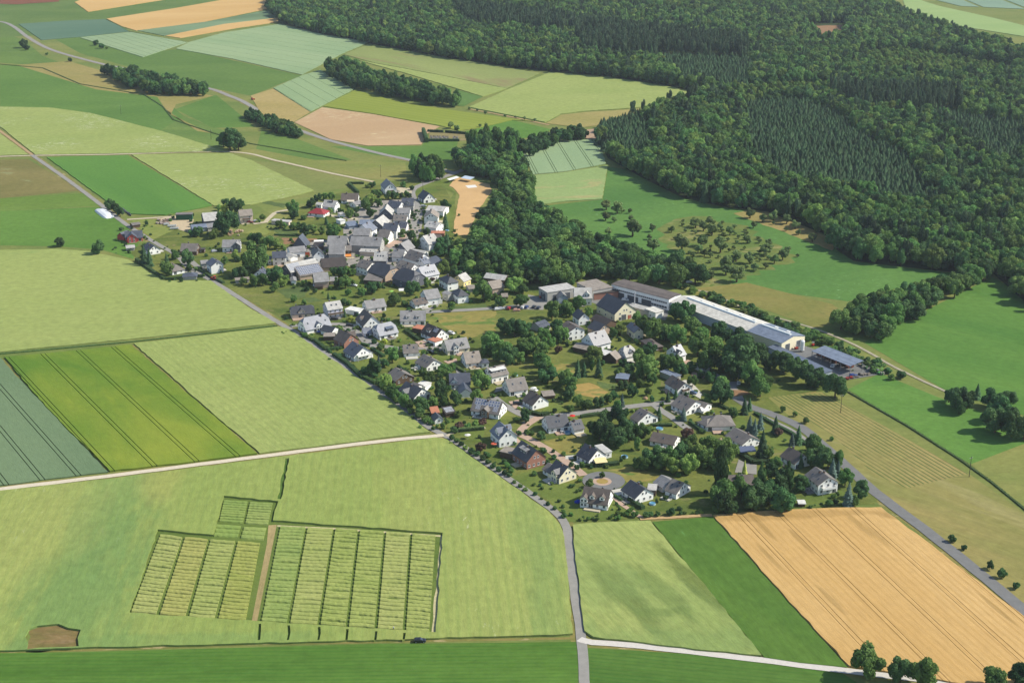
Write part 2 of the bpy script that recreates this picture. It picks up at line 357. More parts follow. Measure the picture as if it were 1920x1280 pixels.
# village ground: gardens and lawns in mixed green
sheet('village_ground', [(240, 470), (330, 430), (500, 440), (560, 390), (640, 360), (740, 340), (830, 345), (860, 400), (880, 470), (1000, 540), (1160, 520), (1300, 570), (1530, 690), (1560, 730), (1440, 745), (1520, 815), (1650, 930), (1640, 945), (1500, 952), (1335, 966), (1075, 978), (1045, 955), (840, 812), (690, 705), (560, 612), (420, 540), (320, 525), (262, 490)],
      grass((76, 110, 50), (116, 138, 70), 0, big=.06, grain=1.1, grain_amt=.4, spots=((140, 134, 90), .07, .6)))
GREENL = grass((84, 120, 54), (108, 138, 68), 0, big=.06, grain=1.2)
DRY = grass((128, 140, 74), (152, 150, 86), 0, big=.06, grain_amt=.3, spots=((108, 132, 64), .06, .52))
DRYT = grass((158, 150, 86), (174, 158, 94), 0, big=.06, grain_amt=.3, spots=((124, 138, 74), .06, .54))
GARD = grass((64, 104, 56), (90, 128, 70), .4, big=.08, grain=1.4, grain_amt=.4, rows=(1.6, (118, 112, 80), .4))
for pts, m, c, nm in [
    ([(0, 720), (130, 705), (400, 540), (350, 460), (120, 430), (0, 520)], DRYT, 'E', 'dry_lot'),
    ([(480, 225), (1000, 195), (1520, 175), (1500, 520), (1280, 530), (1130, 620), (800, 460), (620, 320)], DRY, 'G', 'dry_lot'),
    ([(0, 700), (300, 668), (560, 790), (400, 880), (120, 790)], DRYT, 'L', 'dry_lot'),
    ([(1430, 545), (1650, 490), (1920, 440), (2100, 480), (1950, 700), (1720, 745)], DRY, 'M', 'dry_lot'),
    ([(820, 250), (1100, 200), (1430, 310), (1400, 360), (1050, 385), (980, 300)], DRY, 'N', 'dry_lot'),
    ([(120, 430), (560, 460), (620, 550), (1050, 580), (1150, 700), (1000, 800), (500, 830), (370, 830), (200, 600), (0, 470), (0, 380)], GREENL, 'N', 'lawn'),
    ([(160, 380), (520, 330), (560, 520), (760, 620), (880, 830), (1040, 930), (1020, 1030), (760, 880), (480, 560), (200, 450)], GREENL, 'M', 'lawn'),
    ([(940, 1060), (1280, 960), (1420, 1120), (1900, 1200), (1880, 1400), (1300, 1300)], GREENL, 'M', 'lawn'),
    ([(930, 600), (1200, 620), (1280, 800), (1340, 930), (900, 960), (820, 800)], GREENL, 'L', 'lawn'),
    ([(400, 650), (700, 700), (640, 760), (480, 740)], GARD, 'L', 'vegetable_garden'),
    ([(160, 880), (560, 830), (700, 900), (560, 1010), (330, 1020)], GARD, 'E', 'vegetable_garden'),
    ([(560, 1020), (740, 1000), (900, 1060), (680, 1090)], GARD, 'E', 'vegetable_garden'),
    ([(830, 900), (1250, 850), (1420, 960), (1180, 1080), (980, 1040)], GREENL, 'E', 'lawn'),
    ([(1250, 800), (1480, 720), (1600, 800), (1420, 900)], GREENL, 'E', 'lawn'),
    ([(680, 640), (960, 680), (980, 770), (760, 760)], GARD, 'B', 'vegetable_garden'),
    ([(780, 770), (1180, 775), (1180, 830), (800, 845)], SOIL, 'B', 'bare_strip'),
    ([(580, 345), (830, 380), (800, 430), (560, 370)], GARD, 'B', 'vegetable_garden'),
    ([(700, 980), (1000, 990), (940, 1080), (760, 1060)], GREENL, 'G', 'lawn'),
    ([(560, 860), (850, 840), (830, 930), (690, 930)], GREENL, 'G', 'lawn'),
    ([(640, 640), (830, 700), (980, 760), (780, 790)], GREENL, 'F', 'lawn'),
    ([(1150, 950), (1420, 900), (1440, 1020), (1200, 1060)], GREENL, 'F', 'lawn'),
    ([(80, 850), (200, 880), (340, 1000), (200, 1130), (60, 980)], GREENL, 'G', 'lawn'),
    ([(1260, 900), (1420, 870), (1440, 980), (1300, 1080), (1240, 980)], GREENL, 'H', 'lawn'),
    ([(440, 370), (640, 320), (900, 480), (900, 560), (640, 560), (500, 450)], GREENL, 'P', 'lawn'),
    ([(140, 80), (260, 120), (330, 300), (210, 360), (200, 240)], GREENL, 'P', 'lawn'),
    ([(960, 860), (1400, 1000), (1460, 1060), (1150, 1120), (860, 1120)], GREENL, 'P', 'lawn'),
    ([(1000, 900), (1250, 960), (1270, 1060), (1000, 1100)], GREENL, 'R', 'lawn'),
    ([(880, 440), (1380, 430), (1400, 590), (1130, 640), (960, 560)], DRY, 'R', 'dry_lot'),
    ([(1190, 90), (1330, 140), (1460, 320), (1290, 360), (1100, 330)], GREENL, 'C', 'lawn'),
    ([(840, 410), (870, 330), (1110, 360), (1130, 380), (1290, 480), (1220, 545), (1080, 520)], GREENL, 'I', 'lawn'),
    ([(0, 600), (350, 580), (560, 560), (620, 620), (340, 650), (0, 660)], GARD, 'I', 'vegetable_garden'),
]: sheet(nm, pts, m, c, amp=.9, step=3.0)
sheet('village_yard', [(655, 402), (700, 376), (775, 374), (792, 420), (785, 440), (775, 470), (800, 496), (806, 515), (760, 528), (705, 520), (650, 498), (560, 502), (522, 496), (520, 472), (560, 458), (640, 446)], plain('yard_paving', (158, 152, 142), .95, .1, .22, .15), amp=1)
sheet('sports_ground', [(375, 610), (500, 555), (780, 620), (795, 690), (690, 830), (610, 1000), (570, 1090), (500, 1090), (440, 1070), (470, 860), (500, 720), (440, 650)],
      plain('clay', (204, 168, 118), 1.0, .05, .07, .06), 'S', amp=.6)
sheet('concrete_pad', [(553, 632), (645, 625), (665, 648), (580, 655)], plain('pad', (226, 224, 216), .9, .1, .04), 'S')
sheet('grass_bank', [(380, 560), (480, 540), (400, 640), (470, 700), (420, 1060), (470, 1110), (400, 1080), (370, 840), (450, 700), (330, 640), (160, 650), (60, 740), (70, 660)], GREENL, 'S')
sheet('yard', [(1040, 560), (1120, 500), (1300, 560), (1640, 640), (1830, 745), (1500, 800), (1330, 770), (1160, 620)], ASPHD, 'K')
sheet('forecourt', [(990, 600), (1180, 560), (1200, 420), (1350, 450), (1520, 520), (1440, 600), (1430, 650), (1380, 650), (1000, 640)], ASPH, 'I')
sheet('farm_yard', [(690, 555), (900, 520), (1120, 560), (1080, 680), (1100, 720), (960, 680), (830, 620)], plain('yard_gravel', (196, 178, 146), 1, .05, .12), 'A')
sheet('factory_court', [(640, 420), (1120, 330), (1760, 560), (1700, 690), (1200, 600), (800, 480)], ASPHD, 'J')

sheet('clay_bank', [(1090, 245), (1130, 240), (1160, 258), (1100, 262)], plain('bank', (176, 150, 124), 1, .05, .2))
sheet('cemetery_lawn', [(215, 140), (560, 150), (590, 215), (230, 225)], grass((128, 138, 88), (150, 146, 108)), 'S')
# ---- roads, tracks and paths
ribbon('road', [(-60, 36), (0, 41), (25, 50), (55, 72), (100, 95), (190, 120), (240, 130), (330, 152), (395, 167), (430, 180), (460, 193), (520, 228), (600, 258), (660, 275), (720, 290), (770, 301), (810, 312), (850, 325)], 5.5, ASPH)
ribbon('road', [(870, 318), (850, 326), (800, 343), (776, 354), (772, 364), (779, 380), (786, 396), (782, 412), (770, 428), (745, 455), (720, 475)], 5.5, ASPH)
ribbon('track', [(-60, 296), (62, 292), (200, 290), (430, 285), (520, 302), (620, 325), (700, 341)], 3.2, GRAV)
ribbon('dirt_track', [(-60, 205), (0, 246), (62, 292)], 2.6, plain('dirt', (176, 150, 112), 1, .05, .2))
ribbon('road', [(60, 291), (130, 340), (190, 385), (235, 420), (290, 455), (330, 478), (357, 505), (405, 531), (520, 604), (560, 627), (690, 718), (808, 803), (842, 820), (940, 888), (1035, 955), (1058, 980), (1066, 1010), (1076, 1100), (1090, 1195), (1097, 1300), (1100, 1400)], 3.6, ASPH)
ribbon('road', [(238, 412), (270, 410), (330, 406)], 3.0, GRAV)
ribbon('track', [(-80, 928), (0, 917), (200, 893), (480, 857), (700, 829), (832, 816)], 3.4, plain('pale_gravel', (212, 200, 176), .95, .1, .1))
ribbon('track', [(1086, 1198), (1110, 1204), (1200, 1211), (1400, 1234), (1590, 1258), (1760, 1278), (1900, 1300)], 3.4, plain('pale_concrete', (206, 200, 190), .95, .1, .08))
ribbon('road', [(1375, 742), (1405, 762), (1440, 774), (1475, 788), (1505, 803), (1535, 828), (1585, 872), (1640, 922), (1760, 1013), (1925, 1148), (2100, 1300)], 5.6, ASPHD)
ribbon('footpath', [(1415, 775), (1460, 795), (1492, 812), (1520, 832)], 3.0, ASPH)
ribbon('gravel_path', [(1290, 545), (1330, 548), (1400, 580), (1520, 614), (1605, 648), (1680, 690), (1775, 735)], 1.9, plain('worn_gravel', (168, 160, 136), .95, .1, .2, .3))
ribbon('street', [(545, 612), (562, 610), (620, 608), (650, 610), (675, 628), (705, 645), (735, 652), (770, 655), (800, 652), (830, 656)], 4.5, ASPH)
ribbon('street', [(780, 590), (795, 586), (865, 582), (930, 578), (980, 573), (1010, 568)], 4.6, ASPH)
ribbon('street', [(790, 588), (815, 575), (822, 565)], 3.4, ASPH)
ribbon('street', [(405, 531), (375, 505), (345, 478)], 4.0, ASPH)
ribbon('driveway', [(497, 418), (510, 404), (522, 397), (542, 394)], 3.5, GRAV)
ribbon('driveway', [(475, 420), (497, 417)], 4, GRAV)
ribbon('driveway', [(608, 403), (645, 408), (670, 412)], 5, GRAV)
ribbon('footpath', [(838, 818), (860, 808), (910, 802)], 2.0, GRAV)
ribbon('street', [(925, 745), (942, 758), (975, 776), (1000, 784)], 4.6, ASPH)
ribbon('street', [(985, 795), (1010, 783), (1062, 778), (1140, 768), (1170, 764), (1255, 754), (1270, 750)], 4.8, ASPH)
ribbon('street', [(1225, 758), (1240, 770), (1262, 784), (1290, 805)], 4.0, ASPH)
ribbon('paved_street', [(1012, 781), (990, 795), (974, 812), (990, 822), (1028, 843), (1078, 878), (1094, 892)], 4.2, PAVE)
ribbon('footpath', [(1140, 922), (1165, 945), (1190, 962), (1202, 970), (1215, 972)], 2.2, PAVE)
ribbon('dirt_track', [(1200, 973), (1260, 970), (1335, 966)], 2.2, plain('dirt2', (190, 160, 116), 1, .05, .15))
ribbon('street', [(1365, 718), (1378, 735), (1385, 748)], 5.0, ASPH)
ribbon('driveway', [(1280, 714), (1297, 725), (1310, 742)], 4.0, CONC)
ribbon('dirt_track', [(984, 385), (990, 368), (994, 350), (990, 338)], 2.4, GRAV)
ribbon('dirt_track', [(880, 205), (950, 218), (1030, 235)], 2.6, plain('dirt3', (178, 152, 112), 1, .05, .15))
ribbon('paved_street', [(785, 640), (800, 650), (812, 660)], 5.0, PAVE)
for pts, c, m in [([(940, 420), (1180, 480), (1210, 540), (1060, 510)], 'F', ASPH), ([(1190, 560), (1330, 540), (1540, 690), (1440, 760), (1260, 650)], 'F', ASPH),
                  ([(330, 650), (480, 640), (470, 740), (380, 740)], 'G', PAVE), ([(440, 740), (680, 700), (720, 760), (500, 800)], 'G', ASPH), ([(730, 940), (930, 900), (940, 950), (800, 980)], 'G', PAVE),
                  ([(900, 1030), (1060, 1120), (1000, 1180), (940, 1150)], 'G', ASPH), ([(0, 800), (140, 790), (190, 840), (0, 840)], 'O', CONC), ([(855, 480), (990, 455), (1060, 510), (920, 545)], 'N', CONC),
                  ([(520, 950), (700, 910), (720, 1000), (620, 1060)], 'R', PAVE), ([(360, 760), (520, 740), (460, 800), (330, 830)], 'R', ASPH), ([(200, 780), (240, 650), (300, 680), (420, 700), (420, 800)], 'P', ASPH),
                  ([(1100, 340), (1210, 335), (1230, 390), (1100, 385)], 'Q', ASPH), ([(980, 240), (1120, 330), (960, 330)], 'Q', ASPH), ([(1140, 430), (1260, 430), (1380, 470), (1180, 510)], 'Q', SOIL),
                  ([(700, 220), (860, 270), (830, 300), (700, 270)], 'Q', PAVE), ([(640, 400), (810, 480), (800, 530), (690, 470)], 'Q', CONC), ([(820, 540), (880, 600), (820, 680), (800, 620)], 'N', PAVE),
                  ([(800, 250), (1050, 270), (1060, 340), (860, 340)], 'C', GRAV), ([(620, 1110), (860, 1040), (940, 900), (1090, 880), (900, 1080), (720, 1170)], 'C', PAVE)]:
    sheet('driveway', pts, m, c)
# turning circle
def disc(name, c, x, y, r0, r1, mat):
    p = uc(c, x, y); mb = MB(); n = 40; z = nextz()
    vs_ = [(p.x + r * math.cos(2 * math.pi * i / n), p.y + r * math.sin(2 * math.pi * i / n), z) for r in ((r1, r0) if r0 else (r1,)) for i in range(n)]
    mb.add(vs_, [(i, (i + 1) % n, n + (i + 1) % n, n + i)[::-1] for i in range(n)] if r0 else [tuple(range(n))])
    tag(mb.build(name, mat), kind='structure')
disc('turning_circle', 'N', 790, 372, 0, 9.3, ASPHD); disc('paved_ring', 'N', 775, 378, 2.6, 4.1, PAVE); disc('grass_island', 'N', 775, 378, 0, 2.6, DRYT)

for q in ([(1221, 979), (1330, 1112), (1431, 1233)], [(1336, 969), (1471, 1120), (1591, 1251)], [(484, 851), (382, 763), (249, 647)], [(205, 886), (60, 738), (5, 673)], [(0, 1223), (480, 1207), (820, 1200), (1078, 1196)], [(400, 387), (243, 291)], [(1072, 984), (1220, 977)]):
    ribbon('grass_margin', q, 1.5, VERGE, verge=False, z=.03, smooth=False)
# ------------------------------------------------------------------ standing crops
BAR1, BAR2 = (156, 170, 96), (167, 177, 104)
WH1, WH2 = (212, 172, 108), (222, 184, 122)
BG1, BG2 = (110, 134, 98), (122, 144, 106)
def barley(ang, **kw):
    a = dict(stretch=4, big=0.012, grain=.55, grain_amt=.26, rows=(3.4, (142, 160, 88), .4), spots=((134, 160, 94), .016, .66)); a.update(kw); return field_mat(BAR1, BAR2, ang, **a)
D1 = direction('Z', (60, 600), (500, 560)); D2 = direction('Z', (250, 650), (485, 850)); D3 = direction('Z', (560, 900), (520, 1150))
crop('barley_field', 'pale barley field on the hillock left of the grassy valley', [(-60, 196), (0, 201), (95, 203), (170, 213), (300, 246), (425, 284), (200, 289), (66, 291), (0, 238), (-60, 205)], barley(.1, wisps=((216, 218, 182), .4, .56), pats=()))
crop('barley_field', 'small triangle of pale crop left of the dirt track', [(-60, 215), (-20, 236), (54, 291), (-60, 294)], barley(.1))
crop('green_wheat_field', 'dark green cereal field below the white track, beside the silage heap', [(88, 296), (240, 292), (398, 386), (310, 404), (245, 402), (205, 382)], field_mat((92, 136, 62), (108, 150, 68), D2, stretch=7, grain_amt=.16))
crop('barley_field', 'pale barley field between the dark green field and the farm', [(246, 291), (430, 288), (470, 301), (588, 358), (560, 366), (520, 374), (470, 385), (402, 387)], barley(.2, wisps=((212, 214, 176), .4, .57), pats=()))
crop('barley_field', 'largest pale barley field left of the village above the dark hedge line', [(-200, 470), (0, 470), (110, 468), (170, 473), (240, 488), (280, 508), (310, 527), (395, 527), (415, 541), (470, 580), (518, 607), (300, 631), (100, 651), (0, 661), (-200, 680)], barley(D1, big=.008))
crop('blue_green_field', 'blue-green rye field with dark wheel tracks at left edge', [(-200, 690), (2, 673), (60, 738), (203, 886), (0, 911), (-200, 935)], field_mat(BG1, BG2, D2, stretch=6, grain_amt=.14), tram=((30, 760), (145, 890), 14.5, 2.0, .4))
crop('green_wheat_field', 'vivid yellow-green cereal field striped with paired wheel tracks', [(8, 671), (120, 661), (246, 648), (380, 764), (482, 852), (350, 869), (206, 885), (90, 768)], field_mat((100, 134, 48), (144, 158, 60), D2, stretch=3, big=.022, grain=.6, grain_amt=.15), tram=((215, 655), (440, 852), 17.5, 2.0, .38), h=.8)
crop('barley_field', 'pale barley field between the vivid green strip and the field road', [(251, 645), (400, 628), (524, 613), (545, 620), (690, 722), (780, 790), (806, 811), (640, 832), (487, 851), (384, 763)], barley(D2))
# the large barley field with the trial plots
holes = [[(296, 995), (400, 1005), (420, 932), (522, 942), (512, 978), (830, 1001), (817, 1188), (650, 1178), (482, 1167), (242, 1151)],
         [(535, 862), (542, 861), (527, 938), (520, 938)], [(55, 1182), (70, 1176), (110, 1172), (152, 1183), (148, 1214), (50, 1220)]]
for x_, y_ in zip([487, 541, 598, 651, 705, 758], [1172, 1175, 1178, 1182, 1186, 1189]): holes.append([(x_ - 2, y_), (x_ + 3, y_), (x_ + 1, 1202), (x_ - 4, 1203)])
sheet('grass_path', [(478, 1168), (815, 1190), (815, 1199), (476, 1206)], grass((70, 114, 52), (90, 128, 60)), z=.028)
crop('barley_field', 'large barley field in front with the cut-out trial plots', [(-200, 948), (0, 922), (200, 900), (480, 864), (640, 844), (815, 822), (838, 826), (1030, 962), (1050, 985), (1058, 1010), (1064, 1080), (1074, 1190), (1040, 1193), (840, 1197), (822, 1199), (480, 1208), (160, 1216), (0, 1222), (-200, 1228)],
     field_mat((150, 166, 88), (164, 174, 98), D3, stretch=7, big=.01, grain=.55, grain_amt=.25, rows=(3.8, (138, 158, 84), .4), spots=((128, 158, 90), .012, .67), wisps=((206, 210, 168), .35, .62), pats=((205, 960, 60, 16, D3, (122, 154, 88), .5), (180, 1060, 60, 22, D3, (118, 148, 84), .55), (150, 1140, 45, 26, D3, (122, 154, 88), .5), (330, 1203, 60, 5, 0.05, (124, 154, 88), .45), (300, 900, 25, 10, D3, (176, 166, 96), .3), (1000, 1030, 60, 8, D3, (130, 156, 88), .35), (870, 870, 30, 10, D3, (132, 158, 90), .35), (1030, 1130, 50, 7, D3, (128, 154, 88), .35), (60, 980, 50, 30, D3, (166, 172, 98), .4), (760, 1000, 90, 14, D3, (172, 174, 100), .3))), h=.8, holes=holes)
sheet('grass_path', [(296, 995), (400, 1005), (420, 932), (522, 942), (512, 978), (830, 1001), (817, 1188), (650, 1178), (482, 1167), (242, 1151)], grass((78, 118, 52), (98, 132, 62), grain=1.2), z=.035)
sheet('grass_path', [(530, 858), (546, 857), (530, 942), (516, 942)], grass((64, 112, 50), (78, 124, 56)), z=.035)
sheet('bare_patch', [(52, 1180), (70, 1172), (110, 1168), (155, 1181), (150, 1216), (48, 1222)], grass((130, 122, 80), (108, 118, 66), big=.12, grain_amt=.35, spots=((154, 132, 92), .12, .54)), amp=2.0, step=4, z=.03)
for pts, c in (([(1498, 400), (1545, 397), (1528, 480), (1432, 952), (1402, 948), (1490, 500)], 'U'),):
    sheet('trodden_path', pts, grass((150, 150, 100), (186, 176, 128), D3, stretch=8, grain=1.0, grain_amt=.3), c, z=.05)
sheet('straw_strip', [(826, 1003), (832, 1004), (820, 1196), (808, 1197)], plain('straw', (196, 186, 142), 1, .05, .25, .8), amp=.3, z=.06)
sheet('straw_strip', [(520, 984), (640, 990), (826, 1003), (826, 1006), (640, 993), (520, 987)], plain('straw', (196, 186, 142), 1, .05, .25, .8), amp=.3, z=.06)
DB = direction('Z', (1130, 1000), (1330, 1190))
crop('barley_field', 'pale barley field with dark lodged streaks, right of the road fork', [(1074, 986), (1140, 981), (1219, 978), (1330, 1110), (1428, 1231), (1330, 1222), (1112, 1196), (1096, 1185), (1086, 1110)],
     barley(direction('Z', (1130, 1000), (1330, 1190)), stretch=7, pats=((1170, 1115, 30, 6, DB, (112, 128, 68), .55), (1195, 1145, 26, 6, DB, (112, 128, 68), .55), (1245, 1115, 26, 5, DB, (108, 126, 66), .6), (1240, 1150, 14, 4, .1, (108, 126, 66), .6), (1300, 1090, 28, 4, DB, (108, 124, 64), .8), (1120, 1080, 30, 16, DB, (132, 156, 90), .35), (1290, 1170, 40, 18, DB, (132, 156, 90), .35), (1240, 1205, 50, 10, 0, (130, 156, 90), .4))), h=.8)
sheet('clover_field', [(1223, 979), (1336, 969), (1470, 1120), (1590, 1252), (1500, 1243), (1433, 1233)], grass((66, 120, 48), (84, 134, 56), direction('Z', (1280, 980), (1500, 1230)), stretch=8, big=.02, wisps=((110, 160, 96), .4, .6)), label='deep green clover strip between barley and golden wheat', cat='field', group='fields around the village', kind='stuff')
DB = direction('Z', (1130, 1000), (1330, 1190))
DW = direction('Z', (1400, 970), (1640, 1210))
crop('wheat_field', 'ripe golden wheat field with wheel tracks at lower right', [(1337, 968), (1420, 961), (1560, 954), (1652, 953), (1760, 1035), (1925, 1162), (2100, 1310), (2100, 1400), (1900, 1300), (1700, 1266), (1592, 1250), (1470, 1118)],
     field_mat(WH1, WH2, DW, stretch=10, big=.02, grain=.7, grain_amt=.13, rows=(2.8, (198, 158, 94), .5), pats=((1440, 1045, 14, 1.3, DW, (140, 116, 66), .4), (1540, 965, 40, 3, .05, (170, 138, 82), .4), (1610, 985, 16, 1.8, DW, (144, 118, 66), .4), (1640, 1002, 14, 1.5, DW, (144, 118, 66), .4), (1430, 990, 14, 1.5, DW, (144, 118, 66), .4), (1553, 1122, 12, 1.2, DW, (150, 122, 70), .4), (1400, 974, 26, 3, .05, (170, 138, 82), .4), (1866, 1142, 12, 1.2, DW, (146, 120, 68), .4), (1700, 975, 20, 3, -.4, (160, 130, 76), .5), (1500, 1015, 10, 1.2, DW, (150, 122, 70), .4))), h=.75, tram=((1460, 965), (1700, 1205), 16.0, 1.9, .22))
# fields beyond the valley
crop('wheat_field', 'golden strip at the top beside the dark ploughed corner', [(-20, -40), (370, -40), (310, 0), (165, 23), (140, 5), (180, -10)], field_mat(WH1, WH2, .4, grain_amt=.12), h=.7)
sheet('ploughed_field', [(-60, -20), (120, -20), (110, 4), (30, 9), (-60, 6)], plain('plough', (128, 84, 64), 1, .05, .15, .1), label='small reddish ploughed field in the top left corner', cat='field', group='fields around the village', kind='stuff')
crop('wheat_field', 'broad golden wheat strip running to the forest corner', [(200, 36), (330, 16), (420, 0), (498, -12), (500, 18), (380, 42), (255, 58), (228, 50)], field_mat(WH1, WH2, .35, grain_amt=.12))
crop('blue_green_field', 'thin blue-green strip between the two golden strips', [(258, 58), (385, 42), (503, 20), (520, 34), (420, 46), (308, 68)], field_mat(BG1, (140, 164, 124), .35, grain_amt=.12))
crop('wheat_field', 'narrow golden strip below the thin blue-green strip', [(310, 68), (420, 46), (521, 34), (522, 42), (440, 54), (338, 72)], field_mat(WH1, WH2, .35, grain_amt=.12))
crop('blue_green_field', 'blue-green wedge field below the country road at upper left', [(35, 46), (120, 40), (196, 37), (225, 50), (242, 60), (150, 70), (78, 76), (55, 60)], field_mat((96, 126, 102), (106, 134, 108), .2, grain_amt=.1))
crop('green_rye_field', 'pale striped rye field beside the small dark bush', [(150, 71), (245, 61), (352, 80), (268, 108)], field_mat((150, 172, 130), (160, 180, 136), .5, grain_amt=.12), tram=((190, 66), (300, 100), 12, 0, .4))
crop('green_rye_field', 'wide pale rye field under the forest edge with faint stripes', [(330, 92), (355, 80), (420, 62), (524, 46), (600, 64), (692, 80), (640, 102), (566, 141), (440, 112)], field_mat((148, 172, 126), (160, 180, 134), direction('Z', (400, 75), (620, 110)), grain_amt=.14), tram=((400, 75), (620, 110), 22, 0, .4))
crop('green_rye_field', 'striped rye field wedged between the wood strip and valley road', [(512, 166), (565, 143), (600, 132), (664, 168), (582, 210)], field_mat((146, 170, 124), (156, 178, 130), direction('Z', (530, 165), (600, 200)), grain_amt=.14), tram=((550, 155), (610, 190), 14, 0, .4))
sheet('dry_meadow', [(470, 180), (512, 167), (582, 211), (550, 230), (490, 215)], grass((160, 158, 96), (172, 166, 108)))
sheet('stubble_field', [(552, 230), (604, 202), (700, 215), (825, 238), (800, 252), (790, 272), (690, 274), (620, 262)], field_mat((196, 164, 124), (208, 178, 138), direction('Z', (560, 230), (700, 218)), stretch=6, grain_amt=.14, wisps=((226, 208, 164), .3, .55)), label='bare tan stubble field left of the cemetery', cat='field', group='fields around the village', kind='stuff')
crop('mustard_field', 'olive-yellow field between the wood strip and the stubble', [(606, 200), (666, 170), (760, 195), (880, 212), (1000, 228), (960, 226), (900, 240), (860, 246), (828, 237), (700, 214)], field_mat((144, 156, 66), (156, 166, 76), direction('Z', (660, 190), (900, 225)), stretch=9, rows=(9, (130, 146, 60), .5), grain_amt=.1), h=.5)
crop('fallow_field', 'patchy brown-green field along the forest edge above the wood strip', [(645, 103), (694, 82), (860, 112), (1012, 138), (950, 166), (820, 140), (700, 118)], field_mat((140, 152, 88), (154, 164, 98), direction('Z', (660, 95), (1000, 150)), stretch=8, spots=((150, 140, 96), .02, .55), grain_amt=.2), h=.4)
crop('barley_field', 'pale crop strip just above the wood strip', [(672, 114), (700, 119), (820, 141), (950, 167), (905, 182), (850, 165), (760, 138)], barley(.2), h=.6)
sheet('meadow', [(850, 172), (860, 170), (905, 182), (870, 200), (850, 198)], grass((76, 128, 66), (88, 138, 70)))
crop('barley_field', 'pale barley field with rounded corner below the forest at centre right', [(880, 202), (950, 170), (1030, 137), (1120, 142), (1260, 164), (1305, 178), (1280, 194), (1180, 204), (1090, 210), (1050, 215), (1022, 230)], barley(.3), h=.7)
sheet('dry_meadow', [(1024, 232), (1052, 216), (1100, 211), (1200, 205), (1150, 232), (1090, 240)], grass((146, 154, 90), (160, 162, 100)))
crop('green_rye_field', 'light green field with paired wheel tracks right of the central wood', [(980, 288), (1000, 276), (1050, 264), (1122, 262), (1136, 308), (1060, 322), (1000, 328)], field_mat((148, 172, 128), (158, 180, 134), direction('Z', (1045, 265), (1075, 320)), grain_amt=.12), tram=((1045, 266), (1078, 320), 16, 2.0, .45))
crop('barley_field', 'pale weedy crop patch below the wheel-track field', [(1001, 330), (1062, 324), (1139, 311), (1129, 374), (1060, 378), (985, 388), (996, 360)], field_mat((150, 172, 108), (166, 182, 118), .2, grain_amt=.25, spots=((176, 172, 116), .03, .6)))
crop('barley_field', 'pale green field beyond the forest in the top right corner', [(1690, -10), (1760, 12), (1860, 34), (1925, 50), (2200, 90), (2200, 140), (1925, 70), (1800, 50), (1700, 25)], field_mat((150, 176, 110), (162, 184, 118), .1, grain_amt=.1))
crop('blue_green_field', 'far blue-green field at the very top right', [(1640, -60), (2300, -60), (2300, 40), (1925, 18), (1800, 12), (1720, -8)], field_mat((134, 160, 136), (142, 168, 142), .1, grain_amt=.1), tram=((1760, -20), (1840, 14), 60, 0, 6))
# ---- trial plots: every bed a thing, its drilled rows real ridges
def plot(label, quad, rows, hue=0, c='Z'):
    a, b, cc, d = [uc(c, *p) for p in quad]       # a,b far edge; d,cc near edge
    rnd = random.Random(int(a.x * 7 + a.y)); mb = MB()
    nx = 9
    for i in range(rows):
        t0, t1 = (i + .0) / rows, (i + .97) / rows
        h = rnd.uniform(.6, .85)
        sag = rnd.uniform(-.03, .03)
        ring = []
        for k in range(nx + 1):
            s = k / nx
            q0 = a.lerp(b, s).lerp(d.lerp(cc, s), t0 + rnd.uniform(-.05, .05) / rows + sag * math.sin(s * 3.1) / 1.0 * .3)
            q1 = a.lerp(b, s).lerp(d.lerp(cc, s), t1 + rnd.uniform(-.05, .05) / rows + sag * math.sin(s * 3.1) * .3)
            hh = h * rnd.uniform(.9, 1.08)
            ring.append([(q0.x, q0.y, .04), ((q0 * .8 + q1 * .2).x, (q0 * .8 + q1 * .2).y, hh * .9), ((q0 * .45 + q1 * .55).x, (q0 * .45 + q1 * .55).y, hh), ((q0 * .15 + q1 * .85).x, (q0 * .15 + q1 * .85).y, hh * .72), (q1.x, q1.y, .04)])
        vs_ = [p for r in ring for p in r]
        fs = [(k * 5 + j, k * 5 + j + 1, (k + 1) * 5 + j + 1, (k + 1) * 5 + j) for k in range(nx) for j in range(4)] + [(4, 3, 2, 1, 0), tuple(nx * 5 + j for j in range(5))]
        mb.add(vs_, fs)
    j_ = rnd.randint(-7, 7); col = [tuple((c_[0] + j_, c_[1] + j_ // 2, c_[2] + j_) for c_ in q) for q in (((158, 171, 92), (170, 179, 102)), ((166, 171, 92), (178, 178, 102)), ((146, 166, 90), (160, 175, 98)))][hue]
    tag(mb.build('trial_plot', field_mat(*col, 0, stretch=2, big=.08, grain=1.3, grain_amt=.16, bump=.5)), label, 'crop plot', 'crop trial plots in the barley field')
tb = [524, 575, 627, 673, 722, 771, 819]; ty = [986, 988, 990, 993, 996, 999, 1003]
bb = [487, 541, 598, 651, 705, 758, 808]; by = [1166, 1169, 1172, 1176, 1180, 1183, 1187]
ordn = ['first', 'second', 'third', 'fourth', 'fifth', 'sixth']
for i in range(6):
    plot(ordn[i] + ' long ridged crop plot from the left in the right-hand trial block', [(tb[i] + 2.5, ty[i] + 1), (tb[i + 1] - 2.5, ty[i + 1] + 1), (bb[i + 1] - 3.5, by[i + 1]), (bb[i] + 3.5, by[i])], 27, 2 if i < 1 else 0)
tl = [(890, 452), (1028, 470), (1170, 482), (1322, 492), (1462, 502)]; bl = [(722, 892), (882, 905), (1045, 918), (1208, 930), (1382, 944)]
